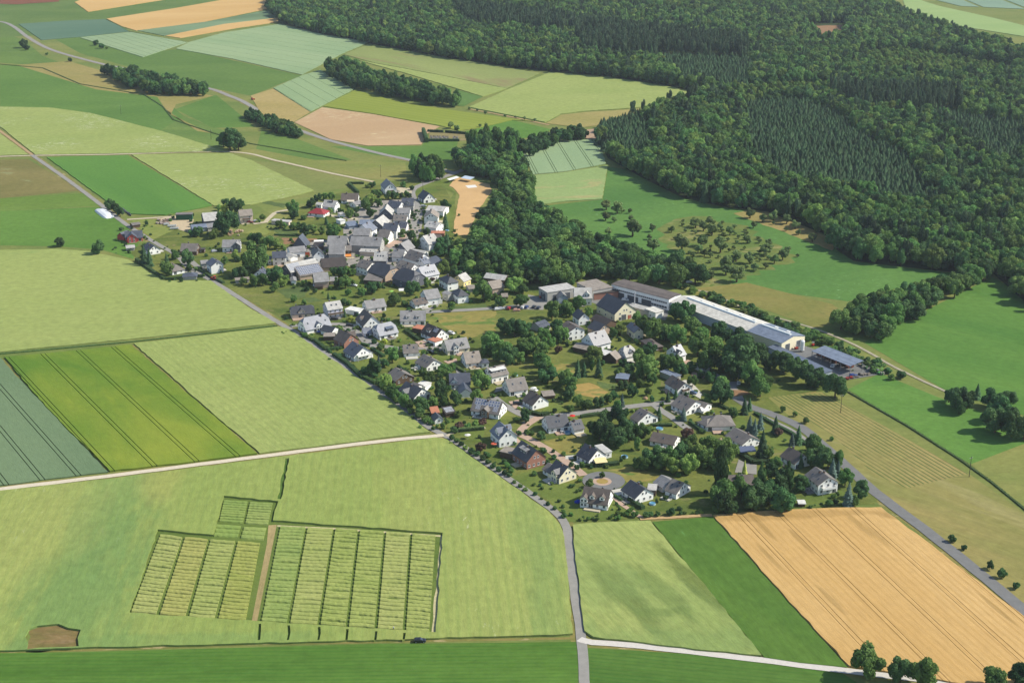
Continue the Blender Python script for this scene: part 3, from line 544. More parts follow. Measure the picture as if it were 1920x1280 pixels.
for i in range(4):
    plot(ordn[i] + ' ridged crop plot from the left in the left-hand trial block', [(tl[i][0] + 8, tl[i][1]), (tl[i + 1][0] - 10, tl[i + 1][1]), (bl[i + 1][0] - 12, bl[i + 1][1] - 4), (bl[i][0] + 12, bl[i][1] - 4)], 23, [0, 1, 0, 1][i], 'U')
for lab, q, n in (('small upper left crop plot of the square trial block', [(1252, 262), (1382, 270), (1355, 390), (1225, 382)], 9), ('small upper right crop plot of the square trial block', [(1398, 272), (1522, 280), (1495, 402), (1370, 394)], 9),
                  ('low lower left crop plot of the square trial block', [(1212, 398), (1345, 406), (1325, 472), (1195, 464)], 3), ('low lower right crop plot of the square trial block', [(1365, 410), (1488, 416), (1470, 486), (1345, 476)], 3)):
    plot(lab, q, n, 2, 'U')
bl2 = [(1440, 965), (1590, 968), (1775, 974)]

# ------------------------------------------------------------------ trees: prototypes
BARK = plain('bark', (104, 88, 70), 1, .05, .25, 3)
LM = {'b': leaf_mat('leaf', (0.081, 0.167, 0.039, 1), (0.173, 0.278, 0.072, 1)), 'd': leaf_mat('leaf_dark', (0.044, 0.109, 0.036, 1), (0.101, 0.187, 0.059, 1)),
      'l': leaf_mat('leaf_light', (0.146, 0.235, 0.052, 1), (0.256, 0.347, 0.085, 1)), 'c': leaf_mat('needle', (0.039, 0.096, 0.038, 1), (0.076, 0.143, 0.052, 1), .03),
      's': leaf_mat('blue_needle', (.060, .105, .085, 1), (.115, .175, .140, 1), .02), 'r': leaf_mat('red_leaf', (0.091, 0.055, 0.043, 1), (0.173, 0.102, 0.072, 1), .03),
      'y': leaf_mat('yellow_leaf', (0.323, 0.384, 0.059, 1), (0.526, 0.554, 0.118, 1), .02), 'o': leaf_mat('orchard_leaf', (0.122, 0.190, 0.062, 1), (0.232, 0.297, 0.104, 1)),
      'n': leaf_mat('pine', (0.061, 0.112, 0.059, 1), (0.117, 0.170, 0.079, 1), .04)}
def unit(v): return v / np.linalg.norm(v, axis=-1, keepdims=True)
ICO = None
def ico():
    global ICO
    if ICO is None:
        bm = bmesh.new(); bmesh.ops.create_icosphere(bm, subdivisions=1, radius=1)
        bm.verts.ensure_lookup_table(); ICO = ([tuple(v.co) for v in bm.verts], [tuple(v.index for v in f.verts) for f in bm.faces]); bm.free()
    return ICO
def broad_crown(seed, nl=20, n=1600, leaf=.05, shape='round'):
    """crown in a unit box (width 1, height 1): overlapping leaf clumps over a rough inner mass"""
    rg = np.random.default_rng(seed); mb = MB(); V, Fc = ico()
    C = []; Rr = []
    while len(C) < nl:
        p = rg.uniform(-1, 1, 3)
        if np.linalg.norm(p) > 1: continue
        if shape == 'round': q = np.array([p[0] * .37, p[1] * .37, .50 + p[2] * .34]); q[:2] *= 1.1 - .35 * max(0, q[2] - .5); r = rg.uniform(.12, .2)
        elif shape == 'col': q = np.array([p[0] * .24, p[1] * .24, .55 + p[2] * .38]); q[:2] *= (1.15 - .75 * abs(q[2] - .45)); r = rg.uniform(.09, .2)
        elif shape == 'bush': q = np.array([p[0] * .30, p[1] * .30, .42 + p[2] * .28]); r = rg.uniform(.14, .22)
        else: q = np.array([p[0] * .36, p[1] * .36, (.52 if shape == 'orch' else .68) + p[2] * .26]); r = rg.uniform(.1, .18)
        C.append(q); Rr.append(r)
    C = np.array(C); Rr = np.array(Rr); zs = 1.0 if shape != 'col' else 1.0
    for c, r in zip(C, Rr):
        d = rg.uniform(.68, .9, len(V))
        mb.add([tuple(c + np.array(v) * r * k) for v, k in zip(V, d)], Fc)
    k = 0; pts = []; nor = []
    while k < n:
        i = rg.integers(nl); d = unit(rg.normal(size=3)); p = C[i] + d * Rr[i] * rg.uniform(.86, 1.12)
        if (np.linalg.norm(C - p, axis=1) < Rr * .8).any(): continue
        if d[2] < -.4 and rg.random() < .6: continue
        pts.append(p); nor.append(d); k += 1
    for p, d in zip(pts, nor):
        nn = unit(d + rg.normal(size=3) * .32); a = unit(np.cross(nn, rg.normal(size=3))); b = np.cross(nn, a); s = leaf * rg.uniform(.6, 1.3)
        bend = nn * s * .35
        mb.add([p - a * s - bend, p - b * s * .8, p + a * s - bend, p + b * s * .8], [(0, 1, 2), (0, 2, 3)])
    return mb
def trunk_mb(seed, top=.62, r=.03, limbs=5):
    rnd = random.Random(seed); mb = MB(); lean = rnd.uniform(-.03, .03)
    pts = [(0, 0, 0), (lean * .5, 0, .2), (lean, lean * .5, .42), (lean, 0, top)]
    rr = [r * 1.3, r, r * .75, r * .35]
    for i in range(3): mb.cyl(pts[i], pts[i + 1], rr[i], rr[i + 1], 6, cap=False)
    for k in range(limbs):
        a = 2 * math.pi * k / limbs + rnd.random(); z = rnd.uniform(.26, .5); l = rnd.uniform(.16, .28)
        mb.cyl((lean * .7, 0, z), (l * math.cos(a), l * math.sin(a), z + rnd.uniform(.1, .22)), r * .5, r * .15, 4, cap=False)
    return mb
def conifer_crown(seed, tiers=15, per=13, low=.06, dense=1.0, ragged=.18):
    rnd = random.Random(seed); mb = MB()
    mb.cyl((0, 0, low + .05), (0, 0, .93), .30, .03, 9)
    for t in range(tiers):
        f = t / (tiers - 1); z = low + (1 - low) * (f ** .9) * .97; rad = .5 * (1 - f) ** .85 + .02
        for k in range(per):
            a = 2 * math.pi * (k + rnd.random()) / per; r = rad * rnd.uniform(1 - ragged * 1.6, 1 + ragged); dz = -.055 * (1 - f * .5) * rnd.uniform(.6, 1.5)
            ca, sa = math.cos(a), math.sin(a); wv = r * .34 + .012; up = .05 * (1 - f * .4)
            b0 = (ca * r * .12, sa * r * .12, z + up)
            tip = (ca * r, sa * r, z + dz)
            l = (ca * r * .62 - sa * wv, sa * r * .62 + ca * wv, z + dz * .3 - .005); q = (ca * r * .62 + sa * wv, sa * r * .62 - ca * wv, z + dz * .3 - .005)
            m = (ca * r * .6, sa * r * .6, z + up * .55)
            mb.add([b0, l, tip, q, m], [(0, 4, 1), (1, 4, 2), (2, 4, 3), (3, 4, 0)])
    mb.cyl((0, 0, .9), (0, 0, 1.02), .03, .003, 5)
    return mb
def pine_crown(seed):
    return broad_crown(seed, 11, 900, .05, 'pine')
PROTO = {}
def make_protos():
    def reg(k, mbs, tr): PROTO[k] = [(m.mesh('crown', [LM[k if k in LM else 'b']]), t) for m, t in zip(mbs, tr)]
    trb = [trunk_mb(i).mesh('trunk', [BARK]) for i in range(4)]; trc = [trunk_mb(9, .95, .022, 0).mesh('trunk', [BARK])] * 4
    tro = [trunk_mb(20 + i, .6, .045, 5).mesh('trunk', [BARK]) for i in range(4)]
    trp = [trunk_mb(30 + i, .8, .018, 3).mesh('trunk', [BARK]) for i in range(4)]
    for k, s0 in (('b', 100), ('d', 120), ('l', 140)): reg(k, [broad_crown(s0 + i) for i in range(4)], trb)
    reg('c', [conifer_crown(i) for i in range(4)], trc); reg('s', [conifer_crown(i + 10, 13, 11) for i in range(3)], trc)
    reg('o', [broad_crown(200 + i, 13, 900, .055, 'orch') for i in range(4)], tro)
    reg('r', [broad_crown(240 + i) for i in range(2)], trb); reg('y', [broad_crown(250 + i) for i in range(2)], trb)
    reg('n', [pine_crown(260 + i) for i in range(3)], trp)
    PROTO['p'] = [(broad_crown(270 + i, 22, 1500, .05, 'col').mesh('crown', [LM['d']]), trp[i]) for i in range(3)]
    PROTO['u'] = [(broad_crown(280 + i, 12, 800, .06, 'bush').mesh('crown', [LM['b' if i < 2 else 'd' if i < 4 else 'l']]), trb[0]) for i in range(5)]
    PROTO['cy'] = [(conifer_crown(70, 15, 12).mesh('crown', [LM['y']]), trc[0])]
    PROTO['x'] = [(broad_crown(300 + i, 16, 1300, .05, 'col').mesh('crown', [LM['b']]), trp[i]) for i in range(2)]
make_protos()
ASPECT = dict(b=1.12, d=1.12, l=1.1, c=2.1, s=2.1, p=2.5, u=.85, o=1.0, r=1.0, y=1.0, n=1.5, cy=2.3, x=1.7)
KIND = dict(b='broadleaf tree', d='dark broadleaf tree', l='light green tree', c='dark spruce', s='blue spruce', p='columnar poplar', u='round bush', o='orchard tree', r='red-leaved tree', y='yellow-green tree', n='pine', cy='yellow cone conifer', x='tall slender tree')
NAME = dict(b='garden_tree', d='garden_tree', l='garden_tree', c='spruce_tree', s='spruce_tree', p='poplar_tree', u='bush', o='orchard_tree', r='red_leaved_tree', y='garden_tree', n='pine_tree', cy='conifer', x='garden_tree')
TR = random.Random(77)
TREES = []          # (object, pixel x, pixel y, kind, width px)
def place_tree(kind, loc, w, h, label=None, group=None, name=None):
    cr, tr = PROTO[kind][TR.randrange(len(PROTO[kind]))]
    root = empty(name or NAME[kind], (loc[0], loc[1], 0), TR.random() * 6.283)
    root.scale = (w * TR.uniform(.92, 1.08), w * TR.uniform(.92, 1.08), h)
    link('trunk', tr, root); link('crown', cr, root)
    tag(root, label, 'bush' if kind == 'u' else 'tree', group); return root
def tree_px(kind, px, py, wpx, label=None, group=None, asp=None):
    """a tree whose crown centre is seen at (px, py) and whose crown is wpx wide"""
    a = (asp or ASPECT[kind]) * TR.uniform(.92, 1.08); zc = {'c': .42, 's': .42, 'cy': .42, 'u': .42}.get(kind, .50)
    w = wpx / ppm(py) * 1.16; p = un(px, py, w * a * zc); w = wpx * 1.16 / (FPX / (p.y * CP - (p.z - HC) * SP))
    o = place_tree(kind, p, w, w * a, label, group)
    if not label: TREES.append((o, px, py, kind, wpx))
    return o
def trees(c, s, label=None, group=None, dk='b'):
    k = CROPS[c][2]
    for e in s.split(';'):
        q = e.split(',')
        if len(q) < 3: continue
        x, y = full(c, float(q[0]), float(q[1])); tree_px(q[3] if len(q) > 3 else dk, x, y, float(q[2]) / k, label, group)
# ------------------------------------------------------------------ trees and bushes one by one
trees('A', '150,375,110,d;215,420,100,d;270,460,90,d;545,970,110,c;610,1000,90,c;895,950,110;1040,980,150,d;805,1010,60,c;815,1110,150;1060,1110,90,u;1345,715,110,l;1165,690,110,d;1105,700,80,d;50,865,1,u')
trees('B', '150,580,250,d;60,420,60,l;130,430,90,y;150,360,100,d;240,390,150,d;310,370,90,d;470,965,310;905,400,140;920,490,110,d;1035,530,80,u;1110,360,100,d;1190,300,80,d;1270,290,70;1350,290,80;1050,660,120,d;760,610,90;820,620,60;910,630,80;960,630,80;1150,660,90,l;1240,680,80,l;1370,690,170;1290,570,50,c;1330,450,90,u;1440,450,60,u;560,520,80,u;520,760,130,d;430,770,90;640,810,120;720,830,110,l;790,860,60,l;560,810,90,l;250,960,100,l;280,1010,80,u;250,1160,110,d;345,1140,110,d;700,1160,170,d;460,1240,130;560,1240,120;800,1230,120,l;340,1260,80;120,1020,80')
trees('C', '400,220,90,u;470,200,80,d;470,330,90;560,340,90;700,360,110;790,360,110,d;900,370,80,d;980,340,90;1020,370,70,d;920,200,80;1060,250,70,d;440,430,160,l;380,490,140;560,480,110;430,610,140;230,580,90,d;120,620,130;220,660,80,u;1080,660,80,d;910,930,100;1050,950,140,d;1280,900,110,d;1540,480,110,d;1600,530,90,d;1560,760,110,c;1490,690,60,u;1480,830,70;650,1070,100;1120,1080,140,l;1490,1080,170,d;1590,1050,150,d;1010,770,60')
trees('D', '1530,190,180,d;1610,120,130,c;1790,230,200,l;1850,420,120;1570,440,170,l;1710,470,100,l;1330,660,110,l;1400,600,80,r;1130,730,180,d;890,880,160;1020,950,110,u;560,720,150,d;640,700,110,d;60,500,120,d;150,500,120,d;230,500,110;300,510,100;200,650,150;90,650,120;300,650,90;430,790,110;240,790,80;720,700,40,c;190,920,70,d;260,940,70;1670,990,110;40,860,60,u')
trees('E', '260,760,120,l;120,830,150;510,790,70,d;430,1010,110;600,1080,80;770,900,70,d;985,980,50,c;1095,1010,60,u;1230,1060,90,d;1300,1100,80,u')
trees('F', '400,545,100,u;500,570,90,u;1010,220,60,c;1090,300,100,y;1000,340,60,u;925,410,70,u;1200,420,80,u;1390,570,60,u;1580,310,80,u;1660,310,70,u;1440,1010,220,d;1520,960,90,s;1560,720,110;1720,830,190;1610,950,130,d;1450,640,90,u;1600,640,90,y;1730,630,60,u;1840,620,70,u')
trees('G', '1650,380,240,d;1800,410,260,d;1930,420,200,d;1430,620,240;1600,720,260;1400,740,190;1700,820,250,d;1550,850,160;1880,880,150;440,800,100,u;740,1060,150;850,1020,130;1300,1120,130;1130,600,60,u;1180,630,70,u;850,880,90,u;420,1080,110;20,830,110')
trees('H', '340,340,200,l;430,500,190;520,560,130;620,640,170;700,700,130;860,700,250,d;1050,660,150;1180,460,260,d;1240,650,130;1400,590,200,d;1790,340,240;1710,560,180,l;970,290,180;1180,240,160;1330,150,120;1290,280,120;1450,1010,110,r;1580,1020,110,u;1370,1080,130,u;1800,960,110,r;1430,840,110,l;1690,990,100,l;1210,1020,90,l;1250,960,90,u;960,940,110,u;1040,980,80,u;1110,1020,70,u')
trees('I', '530,360,270;1000,260,230,l;1130,320,150;790,510,150;1080,500,180;1170,480,100;700,590,90,u;1560,640,230;1770,600,170;1650,880,200,d;1480,960,150;1700,1000,200;690,440,90')
trees('J', '585,450,160;710,570,110,l;400,540,140;480,580,100;300,760,150,d;330,880,170;120,860,150;200,950,160;60,720,120;420,950,90,u;1400,730,210;1540,780,260,l;1690,850,180,d;1840,840,180;1030,830,120;1120,800,130,l;1840,560,190,d;790,1130,230,l;320,1060,90,r;1350,650,140')
trees('K', '190,220,150,d;480,390,160,d;600,430,150,d;650,570,290,d;790,560,150,d;900,620,160,d;1010,640,160,d;1120,680,170,d;1230,740,170,d;1290,790,120,d;750,740,170;840,800,130;1430,830,170,d;130,430,140;60,400,120;250,350,140;300,500,170;400,600,190;430,500,130;160,680,110;230,680,80,d;405,760,80,d;320,740,60,d;480,830,130;60,650,110;700,480,120,d;330,420,120;360,660,110')
trees('L', '160,490,100,c;240,500,90,c;340,430,100,x;430,480,110,c;390,290,190,l;740,400,100,d;690,520,130;820,480,130,d;930,330,170;1050,460,260;940,550,130;850,560,90,l;1080,230,170,d;1270,390,190;1400,350,130,d;1120,620,130;745,690,120,d;860,760,130,d;960,670,100,l;1065,780,90;1115,870,80,d;1320,850,70,c;1420,820,70,c;1580,830,50,c;1640,640,120;1490,490,160,d;1620,460,120,d;1740,550,90,d;1860,570,120,d;1520,1080,90,s;1205,1070,90,c;40,800,150,d;170,900,140;270,940,130;430,910,130,d;550,870,110;620,820,100,d;730,900,80,s;520,1040,50,c;60,1000,90')
trees('M', '1030,210,120,u;1160,110,160,d;1180,190,110,d;490,620,140,r;1400,440,120,d;1580,680,70,u;1590,770,90,u;60,470,100,u;130,520,100,u;200,570,100,u;270,620,100,u;350,680,110,u;440,720,100,u;520,780,110,u;600,840,100,u;680,900,100,u;760,950,100,u;850,1000,100,u;920,1040,90,u;950,970,90,u;1000,1140,80,u;1080,1200,80,u;1160,1250,80,u;930,930,60,d;600,740,90,u;40,560,60,u;1290,1180,60,u;1380,1190,60,u')
trees('N', '20,510,60,u;90,565,40,u;165,620,60,u;240,670,60,u;290,590,50,u;335,650,50,u;335,705,50,u;345,755,70,u;420,740,60,u;530,795,60,u;565,770,45,u;620,790,60,u;675,785,50,u;720,795,60,u;870,775,50,u;895,750,40,u;950,775,80,u;1010,735,60,u;1050,740,60,u;1145,740,90,u;890,685,30,u;970,680,40,u;935,620,45,u;1270,745,90,u;1320,740,80,u;1390,735,80,u;1550,715,110,u;1660,725,60,u;1700,725,50,u;1790,725,40,u;1840,730,40,u;1890,715,50,u;775,300,60;635,390,85,l;490,210,55,d;545,180,80,u')
trees('O', '620,200,130,x;650,290,220,d;420,440,250,d;560,520,230,d;720,430,200,d;640,560,200,d;740,520,170,d;940,490,160;1030,460,90,u;860,640,100,x;910,870,170;1040,770,220,d;1230,780,230;1150,860,180;1400,740,200,d;1500,640,230;1720,640,220;1600,760,220,l;1300,900,180,l;1480,880,220,l;1700,830,220;1850,740,170,l;1850,880,170;1460,520,130,r;480,330,160,d;830,480,120')
trees('P', '100,560,230,l;60,740,180,p;60,960,240;100,1060,200,d;190,1120,120,d;270,940,190;470,830,120,p;440,960,230,d;380,1030,200,d;560,960,200,d;600,760,200,d;640,900,230,d;740,830,130,p;690,1040,230,d;860,870,160,d;570,890,120,y;130,720,50,cy;300,735,60,cy;240,860,120;480,500,120,c;540,560,110;620,680,100;860,660,70,c;1010,480,180;1050,600,230,d;1140,640,160,d;1250,640,120,x;1180,740,95,s;1235,740,75,s;1310,820,150;1480,940,160,d;1340,1000,110,s;1400,1050,90;1150,1080,90,u;1210,1060,70,u;300,120,75,c;350,100,60,c;180,170,110,u;350,320,100,s;400,340,85,s;460,270,75,s;610,310,85,c;640,370,80,r;840,410,85,c;775,450,65,s;705,450,40,u;920,600,120,u;20,1140,90,u')
trees('P', '680,140,55;805,190,50;920,250,60;1165,435,42', None, None)
trees('Z', '1786,1008,14,d;1808,1025,10,d;1857,1058,15,d;1879,1073,16,d;1906,1096,13,d;1630,1240,58,b;1690,1254,46,d;1737,1260,50,l;1863,1270,40,b;1915,1264,42,d;112,452,17,d;182,462,22,d;430,258,38,d;446,264,28,d;418,262,22,d;43,80,14,d;50,88,10,d;131,112,9,u;180,80,12,u;190,86,12,u;200,90,6,u;88,101,6,u')
trees('Z', '1795,742,38,d;1815,748,32,d;1833,735,14,c;1860,745,34,d;1878,765,42,d;1868,785,44,d;1900,790,50,d;1800,758,30,d;1780,740,24,d;1890,745,30,d;1922,800,40,d;1673,706,16,u;1690,702,20,u')
trees('Q', '1030,430,230,d;800,240,75,d;910,280,110,d;1050,300,90,d;1180,90,260,d;1290,110,240,d;1380,250,200,d;1480,370,210;1230,200,220,d;870,520,110;1160,660,110,u;1060,120,160,d')
trees('S', '415,62,70,o;475,100,60,o;625,135,55,d;710,140,55,d;795,140,35,d;820,170,40,d;870,145,45,d;885,170,45,d;970,195,60,d;1060,200,35,d;690,75,32,o')
trees('Z', '880,203,7,o;895,206,5,o;910,211,7,o;947,217,6,o;967,219,6,o;984,221,8,o;1002,224,7,o')
trees('T', '470,75,70;540,95,80;570,115,40;620,120,30;465,150,60;520,175,40;640,220,110;625,165,40;650,190,60;485,250,50;765,225,50;750,285,40;770,335,90;890,235,45;955,315,110;1045,195,70;1095,215,60;1145,180,70;1150,230,80;1205,215,50;1265,245,60;1080,300,80;1205,330,100;1320,285,30;1375,300,50;1455,310,35;1520,320,50;1500,360,80;1490,400,30;1605,395,70;1640,370,50;1550,425,60;1700,405,25;1395,415,80;1305,410,70;1230,440,90;1060,360,60;1100,385,50;1140,400,40;1420,475,60;1495,470,40;1310,520,110;1240,490,80;1145,530,50;1100,560,50;1430,85,60;1395,130,70;1475,160,60;1545,150,70;1630,170,60;1685,205,60;1795,285,60;1415,205,45;1545,195,25;1625,235,30;1705,255,40;1225,275,40', None, None, 'o')
# ------------------------------------------------------------------ groves, rows and hedgerow woods: polygons of trunks filled tree by tree
def inside(p, poly):
    r = False; j = len(poly) - 1
    for i in range(len(poly)):
        a, b = poly[i], poly[j]
        if (a[1] > p[1]) != (b[1] > p[1]) and p[0] < (b[0] - a[0]) * (p[1] - a[1]) / (b[1] - a[1]) + a[0]: r = not r
        j = i
    return r
def scatter(pts, spacing, seed, c='Z'):
    poly = [tuple(uc(c, x, y).xy) for x, y in pts]; rg = random.Random(seed)
    xs = [p[0] for p in poly]; ys = [p[1] for p in poly]; out = []
    nx = int((max(xs) - min(xs)) / spacing) + 2; ny = int((max(ys) - min(ys)) / (spacing * .87)) + 2
    for j in range(ny):
        for i in range(nx):
            p = (min(xs) + (i + .5 * (j % 2) + rg.uniform(-.34, .34)) * spacing, min(ys) + (j + rg.uniform(-.34, .34)) * spacing * .87)
            if inside(p, poly): out.append(p)
    return out
ZONES = [('beside the sports ground', 905, 390), ('near the village road junction', 880, 320), ('behind the old houses', 950, 500), ('left of the factory forecourt', 1040, 520), ('behind the factory', 1180, 510), ('beside the orchard', 1290, 500), ('above the orchard', 1340, 385), ('above the dry slope', 1500, 430), ('above the right-hand meadow', 1700, 495), ('at the right picture edge', 1880, 520), ('beside the wheel-track field', 1150, 290), ('behind the brown-roofed factory hall', 1270, 545), ('behind the beige-roofed hall', 1390, 590), ('behind the blue-roofed hall end', 1500, 640), ('beside the storage yard', 1620, 695), ('at the lower end of the strip', 1600, 610), ('in the middle of the strip', 1710, 570), ('at the upper end of the strip', 1820, 520)]
TONE = dict(b='mid-green', d='dark green', l='light green', x='slender green', c='dark', u='green', n='grey-green')
def zoned(base, kind, w, p):
    px, py = proj(p[0], p[1]); z = min(ZONES, key=lambda q: (q[1] - px) ** 2 + (2 * (q[2] - py)) ** 2)[0]
    return f"{'broad' if w > 12.5 else 'slim' if w < 9.5 else 'medium'} {TONE[kind]} {base} {z}"
def grove(pts, spacing, w, h, kinds, label, group, seed, c='Z', name='woodland_tree'):
    rg = random.Random(seed); n = 0
    for p in scatter(pts, spacing, seed, c):
        f = rg.uniform(.75, 1.2); k_ = rg.choice(kinds); lb = zoned('tree of the long wood' if 'long wood b' in group else 'tree of the wood strip' if 'right-hand' in group else 'scrub bush', k_, w * f * (2 if kinds == 'u' else 1), p) if ('long wood b' in group or 'right-hand' in group or 'scrub' in group) else label
        place_tree(k_, p, w * f, h * rg.uniform(.8, 1.15), lb, group, name if kinds != 'u' else 'bush'); n += 1
    return n
MASSES = []
def amass(poly, sp, w, h, kinds, label, name, sd): MASSES.append((name, poly, sp, w, h, kinds, label, sd))
amass([(187, 138), (240, 142), (330, 160), (392, 172), (390, 180), (350, 182), (280, 178), (225, 160)], 8.5, 11, 13, 'dddb', 'dark leafy copse beside the country road at upper left', 'copse', 1)
grove([(460, 215), (500, 222), (568, 255), (560, 262), (515, 250), (468, 228)], 7.5, 9, 9, 'dddb', 'dark tree in the row along the valley road', 'tree row along the valley road', 2, name='hedgerow_tree')
amass([(607, 132), (640, 128), (720, 152), (862, 196), (855, 204), (760, 190), (660, 166), (620, 148)], 9.5, 12, 15, 'dddb', 'narrow dark wood strip between the fields at top centre', 'wood_strip', 3)
grove([(772, 335), (800, 318), (838, 320), (832, 336), (790, 350)], 9, 11, 17, 'bbdx', 'tall birch-like tree in the clump beside the village road', 'clump by the village road', 4, name='hedgerow_tree')
grove([(855, 300), (900, 290), (965, 300), (992, 345), (990, 385), (1045, 425), (1130, 468), (1240, 505), (1312, 515), (1305, 536), (1200, 540), (1130, 522), (1088, 536), (1010, 548), (985, 525), (895, 512), (872, 486), (900, 450), (922, 405), (940, 362), (930, 340), (865, 325)], 10.8, 14, 14.5, 'dddbbb', 'leafy tree in the long wood behind the sports ground and factory', 'long wood behind the village', 5)
grove([(880, 285), (905, 268), (960, 270), (970, 300), (890, 300)], 9.5, 10, 20, 'xbbd', 'tall slender tree at the cemetery end of the long wood', 'trees by the cemetery', 6, name='hedgerow_tree')
grove([(960, 288), (1000, 272), (1090, 252), (1095, 262), (1040, 272), (985, 300)], 8.5, 11, 12, 'dddb', 'dark tree in the hedgerow behind the cemetery meadow', 'hedgerow behind the cemetery', 7, name='hedgerow_tree')
grove([(1570, 618), (1640, 642), (1740, 592), (1872, 512), (1850, 500), (1700, 560), (1600, 590)], 9.0, 12, 13, 'bbddb', 'leafy tree in the wood strip between the right-hand meadows', 'wood strip between the right-hand meadows', 8, name='hedgerow_tree')
grove([(842, 462), (880, 490), (985, 512), (1085, 518), (1080, 540), (1000, 536), (900, 522), (850, 500)], 8.5, 10, 11, 'bbbld', 'mid-sized green tree in the belt between old houses and long wood', 'tree belt behind the old houses', 9, name='hedgerow_tree')
grove([(960, 640), (1000, 650), (1030, 690), (1080, 735), (1060, 745), (1010, 705), (960, 665)], 8, 9, 9, 'bbd', 'green tree in the diagonal garden belt below the dark grove', 'diagonal garden tree belt', 10, name='hedgerow_tree')
grove([(1240, 430), (1300, 410), (1380, 425), (1480, 480), (1400, 520), (1330, 530), (1300, 500)], 12, 4, 3, 'o', 'low scrubby fruit tree between the taller orchard trees', 'low fruit trees of the orchard', 15, name='orchard_tree')
# bushes of the scrub hedge behind the factory and field-edge scrub
for poly, sp, w, h, lab, grp, sd in (
    ([(1245, 536), (1290, 548), (1400, 590), (1530, 650), (1650, 705), (1668, 702), (1660, 690), (1540, 632), (1400, 578), (1290, 540)], 5.0, 6, 4.5, 'bush in the scrub hedge along the track behind the factory', 'scrub hedge behind the factory', 11),
    ([(840, 505), (900, 512), (985, 528), (985, 545), (900, 530), (850, 520)], 6, 8, 6, 'bush at the foot of the long wood behind the old houses', 'bushes below the long wood', 12),
    ([(690, 690), (715, 700), (800, 790), (790, 798), (720, 735), (680, 700)], 5.5, 5.5, 4, 'garden shrub in the belt along the field road', 'shrub belt along the field road', 13),
    ([(560, 622), (575, 624), (690, 706), (684, 712), (620, 668)], 6.5, 4, 2.4, 'low garden shrub beside the field road by the white-roofed house', 'shrubs beside the upper field road', 14)):
    grove(poly, sp, w, h, 'u', lab, grp, sd)
# ------------------------------------------------------------------ the forest: nearest trees as things, the rest as one mass
FOREST = [(500, -60), (505, 20), (522, 42), (600, 64), (690, 82), (830, 108), (970, 128), (1080, 140), (1180, 150), (1312, 172), (1318, 186), (1240, 212), (1180, 225), (1128, 240), (1122, 262), (1140, 298), (1200, 332), (1280, 372), (1355, 388), (1440, 398), (1545, 440), (1572, 472), (1600, 490), (1700, 502), (1790, 512), (1860, 512), (1925, 570), (2300, 700), (2300, 200), (1925, 105), (1800, 68), (1700, 36), (1640, 0), (1560, -60)]
SPRUCE = [[(1390, 200), (1500, 195), (1560, 215), (1600, 250), (1700, 300), (1780, 400), (1700, 400), (1600, 370), (1450, 350), (1400, 290)], [(1230, 110), (1420, 118), (1400, 165), (1270, 160)], [(1750, 215), (1920, 240), (1920, 330), (1850, 300)], [(1125, 230), (1210, 222), (1230, 280), (1180, 310), (1130, 280)]]
PINE = [[(850, 20), (1060, 45), (1060, 70), (880, 55)], [(1060, 50), (1400, 90), (1400, 130), (1100, 110)], [(1550, 180), (1800, 190), (1800, 230), (1600, 215)]]
YOUNG = [[(1600, 100), (1700, 95), (1900, 130), (1900, 150), (1650, 150)], [(1330, 165), (1560, 160), (1560, 185), (1380, 195)]]
CLEAR = [[(1500, 45), (1585, 44), (1590, 66), (1545, 84)]]
fr = random.Random(99); pts = []
poly_w = [tuple(un(x, y).xy) for x, y in FOREST]
zones = {k: [[tuple(un(x, y).xy) for x, y in q] for q in v] for k, v in (('c', SPRUCE), ('n', PINE), ('u', YOUNG), ('clear', CLEAR))}
for p in scatter(FOREST, 8.2, 21):
    px, py = proj(*p)
    if px < -80 or px > 2080 or py < -75: continue
    z = next((k for k, v in zones.items() if any(inside(p, q) for q in v)), 'b')
    if z == 'clear': continue
    if z == 'b':
        k = fr.choices('bdlnc', (36, 42, 12, 7, 3))[0]; ww, hh = (fr.uniform(9, 16), fr.uniform(11.5, 18)) if k in 'bdl' else (fr.uniform(6, 8), fr.uniform(15, 21))
        # younger broadleaf trees at the near margin
    elif z == 'c': k = 'c'; ww, hh = fr.uniform(7, 9), fr.uniform(8, 11)
    elif z == 'n': k = fr.choices('nc', (8, 2))[0]; ww, hh = fr.uniform(6, 8), fr.uniform(20, 25)
    else: k = 'l' if fr.random() < .75 else 'b'; ww, hh = fr.uniform(5, 8), fr.uniform(5, 9)
    pts.append((p[0], p[1], k, ww, hh))
    if z == 'c':
        for _ in range(2):
            pts.append((p[0] + fr.choice((-1, 1)) * fr.uniform(2, 5), p[1] + fr.uniform(-4, 4), 'c', fr.uniform(6.5, 8.5), fr.uniform(7.5, 10.5)))
seen = [q for q in pts if -30 < proj(q[0], q[1])[0] < 1950]
near = sorted(seen, key=lambda q: q[1])
ind = set()
for fam, n in (('bdl', 300), ('c', 300), ('n', 0)):
    ind |= set([q for q in near if q[2] in fam][:n])
for q in ind:
    lab = {'c': 'dark pointed spruce in the front part of the big forest', 'n': 'tall pine standing inside the big forest'}.get(q[2], 'tall broadleaf tree at the near edge of the big forest')
    lab = zoned('spruce of the big forest' if q[2] == 'c' else 'tree at the near forest edge', q[2], q[3] * (1.9 if q[2] == 'c' else 1), q)
    place_tree(q[2], q, q[3], q[4], lab, name={'c': 'spruce_tree'}.get(q[2], 'forest_tree'), group={'c': 'front spruces of the big forest', 'n': 'pines of the big forest'}.get(q[2], 'edge trees of the big forest'))
rest = [q for q in pts if q not in ind]
pc = bpy.data.collections.new('forest_forms'); forms = []
for k in 'bdlcn':
    for cr, tr in PROTO[k][:3]:
        o = bpy.data.objects.new('form_%02d' % len(forms), cr); pc.objects.link(o); forms.append(k)
